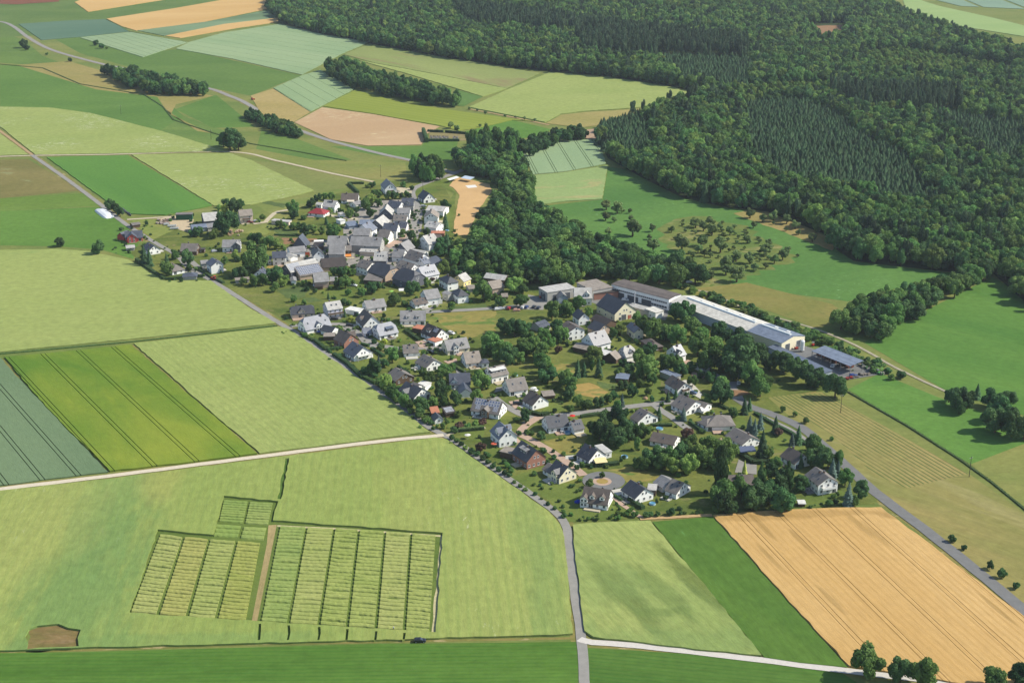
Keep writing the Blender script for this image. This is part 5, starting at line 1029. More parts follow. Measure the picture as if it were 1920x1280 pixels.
bld(H, 'C', 898, 520, 1086, 520, 10, 4.6, 36, 'gu', 'slate', 'grey', 'grey house with central gabled dormer, on the upper street', ops=[('dormer', .0, -1, 3.2, .12, 1.3, 'g')])
bld(H, 'C', 665, 532, 852, 560, 9, 4.2, 34, 'gu', 'slate', 'white', 'slate-roofed house, left behind the dormered street house', win=.5)
bld('barn', 'C', 556, 655, 762, 657, 11, 4.0, 44, 'gv', 'pale', 'slate', 'dark-gabled barn with bright right roof slope, upper old core', win=.3)
bld(H, 'C', 830, 632, 1026, 635, 8, 5.0, 30, 'gu', 'grey', 'white', 'grey-roofed row house, upper of the three stacked beside the street', win=.6)
bld(H, 'C', 770, 740, 976, 745, 8, 5.0, 32, 'gu', 'taupe', 'white', 'grey-roofed row house, middle of the three stacked beside the street', win=.6)
bld(H, 'C', 782, 846, 976, 852, 8, 4.5, 32, 'gu', 'slate', 'white', 'slate-roofed row house with skylights, lowest of the three beside the street', ops=[('skylights', 3, -1, .6)])
bld('barn', 'C', 265, 800, 482, 800, 10, 4.2, 14, 'gu', 'blue', 'grey', 'blue-grey low-roofed barn, left edge of the upper core', win=.3)
bld(H, 'C', 428, 920, 542, 850, 10, 5.0, 38, 'gu', 'gloss', 'white', 'white house with shining slope, turned to the right in the core', win=.9)
bld('barn', 'C', 170, 960, 422, 966, 9, 5.2, 34, 'gu', 'grey', 'grey', 'wide grey barn roof, left of the shining-sloped white house', win=.2)
bld('barn', 'C', 620, 830, 736, 746, 9, 4.4, 38, 'gu', 'pale', 'slate', 'barn with pale slope and dark gable, behind the shining-sloped house', win=.3)
bld(H, 'C', 612, 890, 832, 900, 9, 6.0, 36, 'gu', 'slate', 'white', 'tall slate-roofed house with white end gable, right of the core yard', win=.8)
bld(H, 'C', 532, 985, 704, 1000, 9, 5.0, 36, 'gu', 'taupe', 'white', 'white end-gabled house, in front of the tall slate-roofed one', win=.8)
bld('barn', 'C', 115, 1110, 586, 1130, 11, 5.4, 34, 'gu', 'grey', 'grey', 'long three-toned barn roof, across the middle of the core', win=.2, ops=[ch(.35, -.3)])
bld('shed', 'D', 390, 230, 626, 240, 6, 3.0, 5, 'mu', 'pale', 'beige', 'pale flat shed with two roof domes, below the long barn', win=.3, ops=[('skylights', 2, -1, .5, .3)])
bld('barn', 'D', 882, 196, 1060, 222, 9, 4.0, 44, 'gv', 'grey', 'slate', 'dark gable with pale slope, beside the inner square', win=.3)
bld(H, 'D', 838, 300, 1002, 312, 9, 3.8, 36, 'gu', 'grey', 'white', 'grey-roofed house, at the inner square below the dark gable', win=.7)
bld(H, 'D', 1005, 306, 1202, 370, 10, 4.8, 36, 'gu', 'taupe', 'white', 'long grey house with white window wall, right of the inner square')
bld(H, 'D', 1296, 405, 1386, 380, 8, 4.2, 34, 'gu', 'glossd', 'white', 'small bright-roofed house, behind the shining white-roofed house', win=.6)
bld('shed', 'D', 1396, 416, 1552, 345, 9, 2.6, 22, 'gu', 'slate', 'grey', 'low slate shed, below the tall conifers', win=.3)
bld(H, 'D', 886, 452, 1086, 512, 9, 4.4, 38, 'gu', 'tan', 'white', 'white-gabled house with four roof windows, above the dark barns', ops=[('skylights', 4, -1, .35, .7, .8, .9), ch(.1, -.2)])
bld(H, 'D', 1286, 582, 1512, 532, 10, 4.4, 40, 'gu', 'gloss', 'white', 'white house with shining pale roof, right of the dark barns', ops=[('skylights', 5, -1, .3, .55, .9, 1.3), ch(.1, -.1)])
bld(H, 'D', 590, 352, 772, 356, 10, 3.5, 38, 'gu', 'pale', 'slate', 'pale-roofed house with dark left gable, left of the white-gabled house', win=.4, ops=[ch(-.1, -.1)])
bld(H, 'D', 345, 426, 502, 470, 9, 5.0, 32, 'gu', 'taupe', 'white', 'white two-storey house in shade, left of the two dark barns', win=1.2)
bld('barn', 'D', 502, 506, 756, 572, 13, 5.0, 34, 'ku', 'anth', 'stone', 'large dark barn with stone-coloured end, left of the twin barns', win=.3)
bld('barn', 'D', 842, 596, 1092, 662, 13, 5.0, 36, 'ku', 'anth', 'slate', 'large dark slate barn, right of the twin barns', win=.3)
bld('shed', 'D', 450, 622, 702, 642, 8, 2.8, 10, 'mu', 'taupe', 'wood', 'low brown sheds with blue corner, in front of the pale-ended barn', win=0)
bld('barn', 'D', 1328, 890, 1532, 862, 10, 4.4, 34, 'gu', 'grey', 'white', 'grey barn with dark left gable, beside the corner road', [('D', 1535, 800, 1625, 830, 5, 4.5, 15, 'gu', 'grey', 'grey')], win=.3, ops=[('gate', 'S', 4, 2.5, 2.8, GATEW)])
bld(H, 'D', 1168, 970, 1356, 936, 7, 2.8, 30, 'gu', 'brown', 'white', 'low white house, with red door in front of the grey barn')
bld(H, 'D', 1616, 670, 1776, 642, 10, 5.2, 36, 'hv', 'anth', 'white', 'white house with tall dark hipped roof, upper of the two', win=.9, ops=[ch(.0, .1)])
bld(H, 'D', 1760, 850, 1918, 826, 9, 5.0, 34, 'hv', 'anth', 'white', 'white house with dark pyramid roof, lower of the two', win=.8, ops=[ch(.1, .1, .7)])
bld(H, 'I', 236, 220, 352, 172, 9, 4.0, 36, 'gu', 'pale', 'yellow', 'yellow-walled house, behind the white hipped houses')
bld('barn', 'I', 665, 328, 852, 294, 11, 4.6, 30, 'gu', 'tan', 'stone', 'stone barn with grey roof, beside the wide tree')
bld('barn', 'I', 530, 158, 846, 200, 9, 4.2, 22, 'gu', 'pale', 'wood', 'pale-roofed open barn, behind the stone barn', win=.2)
bld('shed', 'I', 802, 446, 905, 442, 5.5, 2.2, 24, 'gu', 'tan', 'wood', 'small grey shed, below the stone barn among shrubs', win=0)
bld('shed', 'I', 858, 190, 932, 175, 4, 3, 20, 'gu', 'anth', 'slate', 'small dark shed, on the lawn behind the stone barn', win=0)
bld('shed', 'I', 305, 330, 420, 320, 7, 2.8, 15, 'gu', 'tan', 'grey', 'low grey annex, left of the wide tree', win=.3)
# factory
bld('factory_hall', 'J', 180, 336, 545, 276, 11, 6.0, 3, 'fu', 'pale', 'grey', 'flat-roofed front hall, open corner with red machine', win=.3, ops=[('gate', 'S', 0, 12, 4.2, GATEG), ('gate', 'W', 0, 6, 4.5, GATEG)])
bld('factory_hall', 'J', 762, 312, 1022, 264, 18, 6.0, 3, 'fu', 'tan', 'grey', 'reddish flat-roofed hall, in the middle of the factory', win=0)
bld('factory_hall', 'J', 780, 352, 1100, 318, 8, 4.0, 3, 'fu', 'dark', 'brick', 'low dark-roofed hall with red wall, inside the factory court', win=.3)
bld(H, 'J', 528, 402, 758, 400, 12, 4.8, 38, 'gu', 'pale', 'white', 'pale-roofed office house with white dormer, fronting the factory', ops=[('dormer', .22, -1, 3.6, .1, 1.4, 'g'), ch(-.2, .1), ch(.1, .1)])
bld('workshop', 'J', 316, 402, 452, 392, 9, 3.8, 40, 'gv', 'grey', 'tin', 'grey gabled workshop, beside the flat front hall', win=.4)
bld('barn', 'J', 806, 482, 1046, 606, 15, 5.0, 38, 'gu', 'anth', 'cream', 'big dark-roofed cream barn, in front of the factory', ops=[('gate', 'E', -1, 3.2, 3.4, GATEG), ('gate', 'E', 3, 2.4, 2.6, GATE)], win=.6)
bld('factory_hall', 'J', 1000, 222, 1746, 418, 12.5, 7.2, 5, 'gu', 'brown', 'white', 'long white hall with brown roof, along the back of the factory', win=0, oh=.3, ops=[('strip', 3.9, 1.1, 26, .05, .97), ('strip', .9, 1.4, 6, .7, .97), ('gate', 'S', -16, 9, 3.2, GATEG), ('gate', 'S', -5, 8, 3.2, GATEG), ('gate', 'S', 5, 7, 3.2, GATEG)])
bld('factory_hall', 'J', 1200, 502, 1482, 576, 6, 3.6, 3, 'fu', 'pale', 'grey', 'long flat canopy building, across the factory court', win=0)
bld('workshop', 'J', 1572, 596, 1682, 566, 9, 4.2, 3, 'fu', 'beige', 'white', 'white flat-roofed workshop block, right end of the court', win=.6)
k1 = bld('factory_hall', 'K', 70, 156, 702, 392, 19, 5.6, 12, 'gu', 'beige', 'tin', 'long hall with beige roof and ridge skylight, right of the factory', win=0, oh=.25)
k2 = bld('factory_hall', 'K', 702, 392, 986, 494, 19, 5.6, 12, 'gu', 'blue', 'cream', 'cream hall end with blue metal roof, two gates facing the yard', win=0, oh=.25, ops=[('gate', 'E', -4.5, 3.6, 4, GATEG), ('gate', 'E', 4.5, 3.6, 4, GATEG)])
bld('carport', 'K', 872, 522, 1340, 738, 5, 3.4, 4, 'mu', 'glossd', 'tin', 'narrow pale lean-to roof, along the trees beside the yard', win=0)
bld('shed', 'L', 92, 202, 352, 262, 8, 3.0, 14, 'gu', 'tan', 'wood', 'low brown shed, left of the dark-slated house', win=0)
bld(H, 'L', 372, 192, 592, 137, 12, 4.4, 42, 'gu', 'slate', 'white', 'dark-slated barn house with white wall, above the spruce group', win=.6)
bld('shed', 'L', 360, 270, 540, 318, 5, 2.6, 8, 'mu', 'white', 'wood', 'pale translucent lean-to, in front of the dark-slated barn house', win=0)
bld(H, 'L', 780, 332, 926, 302, 9, 3.0, 44, 'ku', 'pale', 'white', 'half-hipped house with dark dormer, right of the lean-to', ops=[('dormer', .1, -1, 3, .12, 1.2, 'g', 0, 'slate')])
bld('shed', 'L', 655, 366, 727, 322, 8, 2.8, 36, 'gu', 'tan', 'wood', 'small gabled shed with white front edge, beside the half-hipped house', win=0)
bld(H, 'L', 1118, 216, 1262, 192, 13, 2.8, 26, 'hv', 'brown', 'wood', 'brown hipped bungalow, among trees right of the half-hipped house', win=.7)
bld(H, 'L', 1456, 322, 1562, 292, 10, 4.4, 40, 'gu', 'glossd', 'white', 'white house with bright blue slope, among dark trees', ops=[('dormer', -.3, -1, 3.2, .05, 1.3, 'g', 0, None, 'anth')], win=.7)
bld('garage', 'L', 1758, 486, 1866, 461, 7, 2.6, 14, 'gu', 'blue', 'white', 'grey-blue roofed garage, with pale door beside the brick yard', win=0, ops=[('gate', 'S', 0, 3.5, 2.1, GATEW)])
bld('carport', 'L', 1212, 527, 1402, 602, 5, 2.8, 3, 'fu', 'blue', 'grey', 'flat blue-grey carport, behind the dark brown gabled house', win=0)
bld(H, 'L', 1272, 656, 1442, 762, 9, 3.6, 36, 'gu', 'brown', 'white', 'white-gabled house with dark brown roof, beside the curved drive', ops=[('skylights', 2, -1, .5, .3), ('balcony', 'E', 2.7, 4)])
bld('shed', 'L', 640, 605, 812, 620, 6, 2.6, 5, 'mu', 'blue', 'wood', 'lone garden hut with shiny flat roof, in the meadow garden', win=0)
bld(H, 'J', 580, 672, 732, 652, 9, 4.2, 42, 'gv', 'anth', 'white', 'white timber-framed gable house, left of the big cream barn')
bld('shed', 'I', 1400, 926, 1552, 872, 10, 2.8, 24, 'gu', 'slate', 'grey', 'grey shed with white skylights, below the factory forecourt', win=0, ops=[('skylights', 5, -1, .5, .8, 1.2, .8)])
bld(H, 'J', 445, 842, 667, 806, 11, 5.4, 26, 'gv', 'brown', 'white', 'white two-storey house with dark wooden gable, below the timber-framed house')
bld('barn', 'J', 690, 772, 832, 832, 10, 3.2, 32, 'gu', 'anth', 'stone', 'dark old barn, between the two-storey house and the cream barn', win=.3)
bld('shed', 'J', 735, 662, 942, 742, 8, 3.2, 26, 'gu', 'dark', 'wood', 'dark brown lean-to barn, at the long side of the cream barn', win=0)
bld(H, 'J', 1296, 842, 1428, 826, 11, 4.6, 38, 'gv', 'slate', 'cream', 'ivy-grown cream house, right below the big cream barn')
bld(H, 'B', 440, 1196, 606, 1202, 8, 3.0, 40, 'gv', 'slate', 'white', 'small slate-gabled house, below the big lone tree', win=.6)
bld('shed', 'B', 250, 1250, 415, 1236, 5, 2.5, 12, 'gu', 'tan', 'grey', 'low tan-roofed shed, left of the small slate-gabled house', win=0)
bld('shed', 'D', 1100, 236, 1286, 264, 6, 3.2, 18, 'gu', 'pale', 'white', 'pale-roofed outbuilding, behind the long grey house', win=.3)
bld('shed', 'C', 108, 832, 262, 812, 6, 2.5, 10, 'mu', 'blue', 'tin', 'blue-grey tin shed, left edge of the old core', win=0)
bld('shed', 'C', 212, 512, 330, 482, 6, 2.6, 24, 'gu', 'grey', 'white', 'small grey garden house, right of the brown-roofed bungalow', win=.4)
bld('garage', 'C', -15, 662, 62, 652, 5, 2.6, 3, 'fu', 'pale', 'white', 'small white garage, upper of two left of the core', win=0)
bld('garage', 'C', -15, 758, 64, 742, 5, 2.6, 3, 'fu', 'white', 'white', 'small white garage, lower of two left of the core', win=0)
bld('carport', 'E', 760, 190, 915, 185, 7, 3.0, 6, 'mu', 'dark', 'wood', 'dark open carport, behind the white steep-gabled house', win=0)
# new quarter along the field road
bld(H, 'F', 205, 236, 566, 206, 9.5, 3.0, 36, 'ku', 'anth', 'beige', 'beige house with anthracite roof and small gable, at the road bend', ops=[('dormer', -.06, -1, 4, .05, 1.0, 'g'), ch(-.25, .1)])
bld(H, 'F', 755, 166, 986, 132, 10, 5.8, 32, 'gu', 'pale', 'lilac', 'tall pale house with balconies, behind the shining white-roofed house', ops=[('skylights', 2, -1, .5, .35, 1, 1.2), ('balcony', 'S', 2.8, 9), ch(-.2, .05)], win=1.2)
bld(H, 'F', 425, 466, 816, 386, 11, 2.9, 45, 'ku', 'gloss', 'white', 'white house with shining half-hipped roof, nearest the road bend', ops=[('dormer', .02, -1, 3.6, 0, 1.5, 'g', .3), ('skylights', 2, -1, .45, .7)])
bld('garage', 'F', 815, 502, 936, 442, 8, 2.6, 30, 'gv', 'anth', 'white', 'white gabled garage, right of the shining half-hipped house', win=0, ops=[('gate', 'W', 0, 3, 2.2, GATEW)])
bld('carport', 'F', 690, 572, 862, 568, 6, 2.5, 2, 'fu', 'tan', 'wood', 'flat grey carport, left of the brick house', win=0)
bld(H, 'F', 836, 592, 1000, 668, 10, 3.4, 40, 'gu', 'brown', 'brick', 'brick house with dark brown roof, above the glass-gabled house', [('F', 1060, 560, 1186, 545, 6, 2.8, 30, 'gu', 'brown', 'brick')], ops=[ch(.1, .1)])
bld(H, 'F', 982, 772, 1146, 872, 12, 3.0, 36, 'gu', 'slate', 'white', 'house with glazed white gable and slate roof, at the field road', ops=[('skylights', 2, -1, .4, .1, 1.2, 1.4), ('balcony', 'E', 2.7, 8, 1.6, 'white')], win=1.4)
bld(H, 'F', 1166, 292, 1286, 406, 11, 3.0, 44, 'gu', 'brown', 'white', 'steep brown-roofed house with large gable windows, in the new quarter', ops=[('dormer', -.05, -1, 3, .15, 1.2, 'g')], win=1.4)
bld(H, 'F', 1340, 146, 1642, 106, 10, 3.0, 34, 'gu', 'grey', 'white', 'grey-roofed house with paved terrace, above the steep brown-roofed one', ops=[ch(-.05, -.1), ch(.02, -.1)])
bld('garage', 'F', 1010, 160, 1222, 200, 6, 2.6, 2, 'fu', 'white', 'white', 'white flat double garage, between the tall pale and grey-roofed houses', win=0, ops=[('gate', 'S', 3, 3, 2.1, GATEG)])
bld(H, 'F', 1532, 552, 1822, 492, 11, 3.0, 42, 'ku', 'gloss', 'white', 'white house with shining roof and big dormer, right of the steep brown roof', [('F', 1290, 515, 1420, 500, 6, 2.6, 36, 'gu', 'gloss', 'white')], ops=[('dormer', .12, -1, 4.5, .18, 1.6, 's', 0, 'slate', 'glossd'), ch(-.1, .1)])
bld(H, 'G', 76, 326, 468, 320, 11, 3.2, 38, 'gu', 'grey', 'white', 'grey-roofed white house with two dormers, above the orange carport', ops=[('dormer', -.2, -1, 2.4, .15, 1.2, 's'), ('dormer', .2, -1, 2.4, .15, 1.2, 's'), ch(-.05, -.1)])
bld(H, 'G', 382, 492, 606, 586, 10, 3.0, 40, 'gu', 'dark', 'white', 'dark-roofed house with white gable, beside the orange flat garage', ops=[('dormer', -.1, -1, 3.4, .2, 1.4, 's'), ('panels', 2, 3, .1, .38, .45, .9)])
bld('garage', 'G', 605, 652, 724, 612, 6, 2.7, 2, 'fu', 'terra', 'white', 'white garage with orange flat roof, at the dark-roofed house', win=0)
bld('carport', 'G', 262, 440, 398, 462, 6, 2.5, 2, 'fu', 'terra', 'wood', 'orange-roofed carport, above the paved drive', win=0)
bld(H, 'G', 790, 772, 1132, 722, 10, 3.2, 40, 'gu', 'grey', 'cream', 'grey house with white cross gable, at the corner of the dry lot', ops=[('dormer', -.12, -1, 3.2, 0, 1.4, 'g', .6, 'white'), ('dormer', .22, -1, 2, .15, 1.2, 'g'), ch(-.3, .1)])
bld(H, 'G', 132, 812, 362, 798, 9, 2.8, 36, 'gu', 'taupe', 'white', 'grey-roofed house with white garage door, left of the street', ops=[('gate', 'S', 3, 3.4, 2.0, GATEW)])
bld(H, 'G', 300, 940, 468, 1036, 11, 2.8, 32, 'gu', 'taupe', 'white', 'bungalow with wide white gable, above the playground garden', ops=[ch(.1, .1, .7)])
bld(H, 'G', 1068, 966, 1312, 938, 11, 3.0, 38, 'gu', 'tan', 'white', 'tan-roofed house with octagonal bay, beside the tall grove', [('G', 1300, 960, 1420, 950, 5, 3.2, 30, 'hu', 'slate', 'white')], ops=[('skylights', 1, -1, .5)])
bld(H, 'R', 300, 612, 532, 562, 10, 4.0, 34, 'gu', 'taupe', 'white', 'white house with two bright flat dormers, below the octagonal-bay house', ops=[('dormer', -.24, -1, 4.2, .3, 1.3, 's', 0, 'slate', 'white'), ('dormer', .22, -1, 4.2, .3, 1.3, 's', 0, 'slate', 'white')])
bld(H, 'H', 352, 256, 492, 352, 11, 2.7, 30, 'gu', 'taupe', 'wood', 'brown-gabled bungalow, above the shrub belt', ops=[ch(.0, .1)])
bld(H, 'H', 520, 492, 770, 606, 11, 3.0, 34, 'gu', 'anth', 'white', 'dark-roofed house with bright flat annex, behind the shrub belt', [('H', 690, 430, 800, 470, 6, 3, 30, 'gu', 'taupe', 'white')], ops=[('dormer', -.1, -1, 4, 0, .8, 'g', .8)])
bld('garage', 'H', 800, 410, 940, 440, 6, 2.8, 2, 'fu', 'white', 'white', 'bright white flat-roofed annex, beside the dark-roofed house', win=0)
bld(H, 'H', 1300, 402, 1622, 392, 11, 3.0, 36, 'gu', 'slate', 'white', 'many-gabled slate-roofed house, beside the wide dark tree', [('H', 1452, 532, 1642, 520, 9, 3.0, 36, 'gv', 'slate', 'white')], ops=[('dormer', -.3, -1, 4, .05, .8, 'g'), ch(.3, .2)])
bld('shed', 'H', 1075, 942, 1216, 922, 6, 2.3, 40, 'gv', 'slate', 'white', 'tiny white cottage shed, at the road junction', win=.8)
bld('shed', 'H', 1030, 830, 1160, 815, 4.5, 2.2, 15, 'mu', 'terra', 'brick', 'small rust-roofed hut, behind the tiny cottage shed', win=0)
bld('shed', 'H', 1245, 842, 1402, 812, 5, 2.4, 15, 'mu', 'dark', 'wood', 'garden hut with solar panels, right of the tiny cottage shed', win=0, ops=[('panels', 2, 7, -.45, .45, .1, .95)])
bld(H, 'R', 10, 1050, 392, 1112, 11, 3.0, 40, 'gu', 'taupe', 'white', 'house with many solar panels and timber porch gable, below the slate house', ops=[('panels', 2, 9, -.45, .45, .45, .95), ('panels', 1, 3, -.38, -.2, .1, .45), ('panels', 1, 3, .26, .44, .1, .45), ('dormer', .03, -1, 4, 0, 1.0, 'g', 1.5, 'wood')])
bld(H, 'M', 765, 502, 1047, 452, 11, 4.6, 42, 'gv', 'glossd', 'white', 'tall bright white house with three gable windows, beside the paved street', ops=[('dormer', -.1, 1, 4.5, .1, 1.6, 'g'), ('dormer', .15, -1, 3.5, .1, 1.5, 'g')], win=1.1)
bld(H, 'M', 952, 692, 1182, 842, 10.5, 4.2, 42, 'gu', 'anth', 'brick', 'red brick house with near-black roof, below the bright white house', ops=[('dormer', -.02, -1, 5.5, .35, 1.5, 's', 0, 'slate', 'grey')], win=1.3)
bld('garage', 'M', 772, 690, 960, 730, 6, 2.8, 2, 'fu', 'tan', 'wood', 'garage with mossy flat roof, left of the brick house', win=0)
bld(H, 'M', 1506, 332, 1832, 286, 10, 3.4, 38, 'gu', 'anth', 'white', 'anthracite-roofed house with two skylights, above the dry building lot', ops=[('skylights', 2, -1, .4, .15, 1, 1.4)])
bld(H, 'O', 105, 482, 236, 456, 8, 3.0, 38, 'gu', 'anth', 'white', 'smaller anthracite annex house, right beside the two-skylight house', win=.8)
bld(H, 'N', 150, 252, 292, 332, 10, 3.4, 40, 'gu', 'anth', 'cream', 'cream-gabled house with dark roof, left of the turning circle', [('N', 95, 225, 160, 262, 7, 2.6, 30, 'gu', 'taupe', 'white')], ops=[('dormer', .1, -1, 4, 0, 1.0, 'g', .5)], win=1.2)
bld(H, 'N', 530, 592, 836, 636, 11, 3.0, 40, 'gu', 'brown', 'white', 'house with two gabled dormers and blue tarpaulin, front of the turning circle', ops=[('dormer', -.12, -1, 2.4, .2, 1.3, 'g'), ('dormer', .27, -1, 2.4, .2, 1.3, 'g'), ('dormer', -.4, -1, 3.5, 0, 1.2, 'g', .4)], win=1.2)
bld(H, 'N', 982, 456, 1146, 562, 10, 3.2, 34, 'gu', 'anth', 'white', 'white-gabled dark house with awning, right of the turning circle', ops=[ch(.0, .1)], win=1.2)
bld('garage', 'N', 1280, 470, 1382, 478, 6, 2.8, 3, 'fu', 'pale', 'wood', 'flat pale-roofed annex, behind the awning house', win=0)
bld(H, 'N', 1472, 462, 1612, 512, 11, 3.0, 32, 'gu', 'taupe', 'white', 'dark-roofed house at the grove, rightmost of the front row', [('N', 1345, 375, 1455, 440, 9, 2.8, 28, 'gu', 'grey', 'white')])
bld(H, 'O', 126, 772, 284, 852, 10.5, 3.2, 38, 'gu', 'anth', 'white', 'white-gabled house with cream awning, above the hedge by the circle', ops=[('skylights', 2, -1, .4, .3)], win=1.2)
bld('garage', 'O', 470, 765, 562, 745, 9, 2.9, 2, 'fu', 'white', 'white', 'flat white-roofed annex, right of the cream awning house', win=.5)
bld(H, 'O', 772, 326, 872, 386, 12, 2.8, 32, 'gu', 'taupe', 'white', 'brown-grey bungalow with pale blue shaded gable, below the street bend', ops=[('skylights', 2, -1, .6, .3)])
bld(H, 'O', 1005, 606, 1302, 662, 10, 2.7, 26, 'gu', 'brown', 'white', 'low brown bungalow with stone chimney, half hidden by the grove', ops=[ch(-.35, .2, 1.4)])
bld(H, 'Q', 462, 582, 640, 662, 13, 2.8, 30, 'gu', 'taupe', 'white', 'wide-roofed bungalow with terrace, inside the street bend', [('Q', 700, 600, 835, 640, 8, 2.6, 24, 'gu', 'taupe', 'white')], ops=[ch(-.1, .1)])
bld(H, 'Q', 862, 832, 1196, 822, 12, 2.9, 28, 'hu', 'taupe', 'white', 'large hipped bungalow, beside the blue spruces', [('Q', 760, 778, 872, 832, 9, 2.9, 28, 'hu', 'taupe', 'white')], ops=[ch(.1, .1, .8), ch(-.15, .1, .8)])
bld(H, 'Q', 1075, 932, 1268, 1042, 11, 2.8, 28, 'gu', 'taupe', 'white', 'grey-brown bungalow, below the large hipped bungalow', ops=[ch(.2, .2)])
bld(H, 'P', 652, 602, 802, 690, 10, 3.0, 34, 'gu', 'brown', 'white', 'brown-roofed house with white porch, between dark trees by the main road', ops=[ch(-.3, .1)])
bld(H, 'P', 900, 792, 1036, 902, 10, 5.2, 32, 'gu', 'taupe', 'white', 'white two-storey house with balcony gable, last before the wheat field', ops=[('balcony', 'E', 2.8, 6.5, 1.5, 'white'), ch(-.05, -.2), ch(.1, .05)], win=1.2)
bld(H, 'P', 120, 902, 410, 892, 10, 2.8, 26, 'gu', 'brown', 'white', 'long brown-roofed house, hidden behind the poplars', win=.6)
bld(H, 'R', 532, 806, 792, 766, 11, 3.0, 40, 'gu', 'taupe', 'white', 'broad grey-roofed house with dark upper gable, above the paved drive', ops=[ch(-.2, .15)])
bld(H, 'R', 700, 912, 842, 992, 10, 3.0, 38, 'gu', 'brown', 'white', 'white-gabled house with pale terrace, beside the paved drive', ops=[ch(.2, -.1)])
bld('shed', 'R', 985, 870, 1150, 855, 5, 2.2, 8, 'mu', 'tan', 'wood', 'wooden garden hut, on the lawn right of the pale terrace', win=0)
bld('shed', 'P', 835, 1085, 915, 1085, 3.5, 1.8, 10, 'gu', 'white', 'wood', 'tiny white-roofed hutch, on the lawn before the wheat field', win=0)
# roof monitors of the long halls
for bl, x0, x1 in ((k1, -.42, .46), (k2, -.42, .42)):
    mb = MB(); zr = bl.h + bl.k * bl.b; L = 2 * bl.a
    n = 24
    for i in range(n):
        xa, xb = (x0 + (x1 - x0) * i / n) * L, (x0 + (x1 - x0) * (i + 1) / n) * L
        mb.add([(xa + .05, -1.1, zr - .2), (xb - .05, -1.1, zr - .2), (xb - .05, -.6, zr + .45), (xa + .05, -.6, zr + .45), (xb - .05, .6, zr + .45), (xa + .05, .6, zr + .45), (xb - .05, 1.1, zr - .2), (xa + .05, 1.1, zr - .2)], [(0, 1, 2, 3), (3, 2, 4, 5), (5, 4, 6, 7), (1, 6, 4, 2), (7, 0, 3, 5)])
    bl.put('ridge_skylight', mb, plain('skylight_plastic', (226, 230, 226), .4, .4, .04))
    for i in range(5 if bl is k1 else 2):
        mb = MB(); x = (-.3 + .17 * i) * L if bl is k1 else (-.15 + .35 * i) * L; y = bl.b * .45; z = bl.zroof(y); mb.box(x - 1, x + 1, y - .8, y + .8, z - .3, z + .5); bl.put('roof_vent', mb, plain('vent', (226, 226, 220), .5, .3, .03))
# ------------------------------------------------------------------ yard roofs, hedges, vehicles and small things
def canopy(c, x1, y1, x2, y2, depth, h, mat, label):
    p1, p2 = uc(c, x1, y1, h), uc(c, x2, y2, h); u = (p2 - p1); L = u.length; u.normalize(); yaw = math.atan2(u.y, u.x)
    root = empty('canopy', (p1.x, p1.y, 0), yaw); mb = MB(); solid_from_top(mb, [(0, 0, h), (L, 0, h), (L, depth, h + .9), (0, depth, h + .9)], [(0, 1, 2, 3)], .2); mb.build('roof', mat, root)
    n = int(L / 6)
    for i in range(n + 1):
        for y in (.4, depth - .4):
            pm = MB(); x = .3 + i * (L - .6) / n; pm.box(x - .12, x + .12, y - .12, y + .12, 0, h + (.0 if y < 1 else .8)); pm.build('post', METAL, root)
    tag(root, label, 'canopy'); return root
canopy('K', 1228, 556, 1546, 682, 10, 5.0, RM('blue'), 'open steel canopy with blue-grey roof in the storage yard')
HB = leaf_mat('hedge_leaf', (.030, .062, .020, 1), (.060, .105, .034, 1))
HL = leaf_mat('hedge_leaf_light', (.060, .105, .028, 1), (.105, .155, .045, 1))
def hedge(c, pts, w, h, label, mat=None, name='hedge'):
    rg = random.Random(int(pts[0][0] * 3 + pts[0][1])); mb = MB(); p = [uc(c, *q) for q in pts]; o = p[0].copy()
    for a, b in zip(p, p[1:]):
        d = (b - a); L = d.length; d.normalize(); n = Vector((-d.y, d.x, 0)); k = max(1, int(L / 1.2)); ring = []
        for i in range(k + 1):
            q = a + d * (L * i / k) - o; ww = w / 2 * rg.uniform(.85, 1.1); hh = h * rg.uniform(.9, 1.08)
            ring.append([q - n * ww, q - n * ww * .95 + Vector((0, 0, hh * .92)), q + Vector((0, 0, hh)), q + n * ww * .95 + Vector((0, 0, hh * .92)), q + n * ww])
        vs_ = [v for r in ring for v in r]
        mb.add(vs_, [(i * 5 + j, i * 5 + j + 1, (i + 1) * 5 + j + 1, (i + 1) * 5 + j) for i in range(k) for j in range(4)] + [(0, 4, 3, 2, 1), tuple(k * 5 + j for j in range(5))])
        for _ in range(int(L * 9)):
            t = rg.random() * L; s = rg.choice((-1, 1, 0)); q = a + d * t - o
            if s: q = q + n * (s * w / 2 * 1.02) + Vector((0, 0, rg.uniform(.1, h)))
            else: q = q + n * rg.uniform(-w / 2, w / 2) + Vector((0, 0, h * 1.02))
            e = Vector((rg.gauss(0, 1), rg.gauss(0, 1), rg.gauss(0, 1))).normalized() * .24; g = Vector((rg.gauss(0, 1), rg.gauss(0, 1), rg.gauss(0, 1))).normalized() * .2
            mb.add([q - e, q - g, q + e, q + g], [(0, 1, 2), (0, 2, 3)])
    tag(mb.build(name, mat or HB, None, o), label, 'hedge', 'clipped garden hedges')
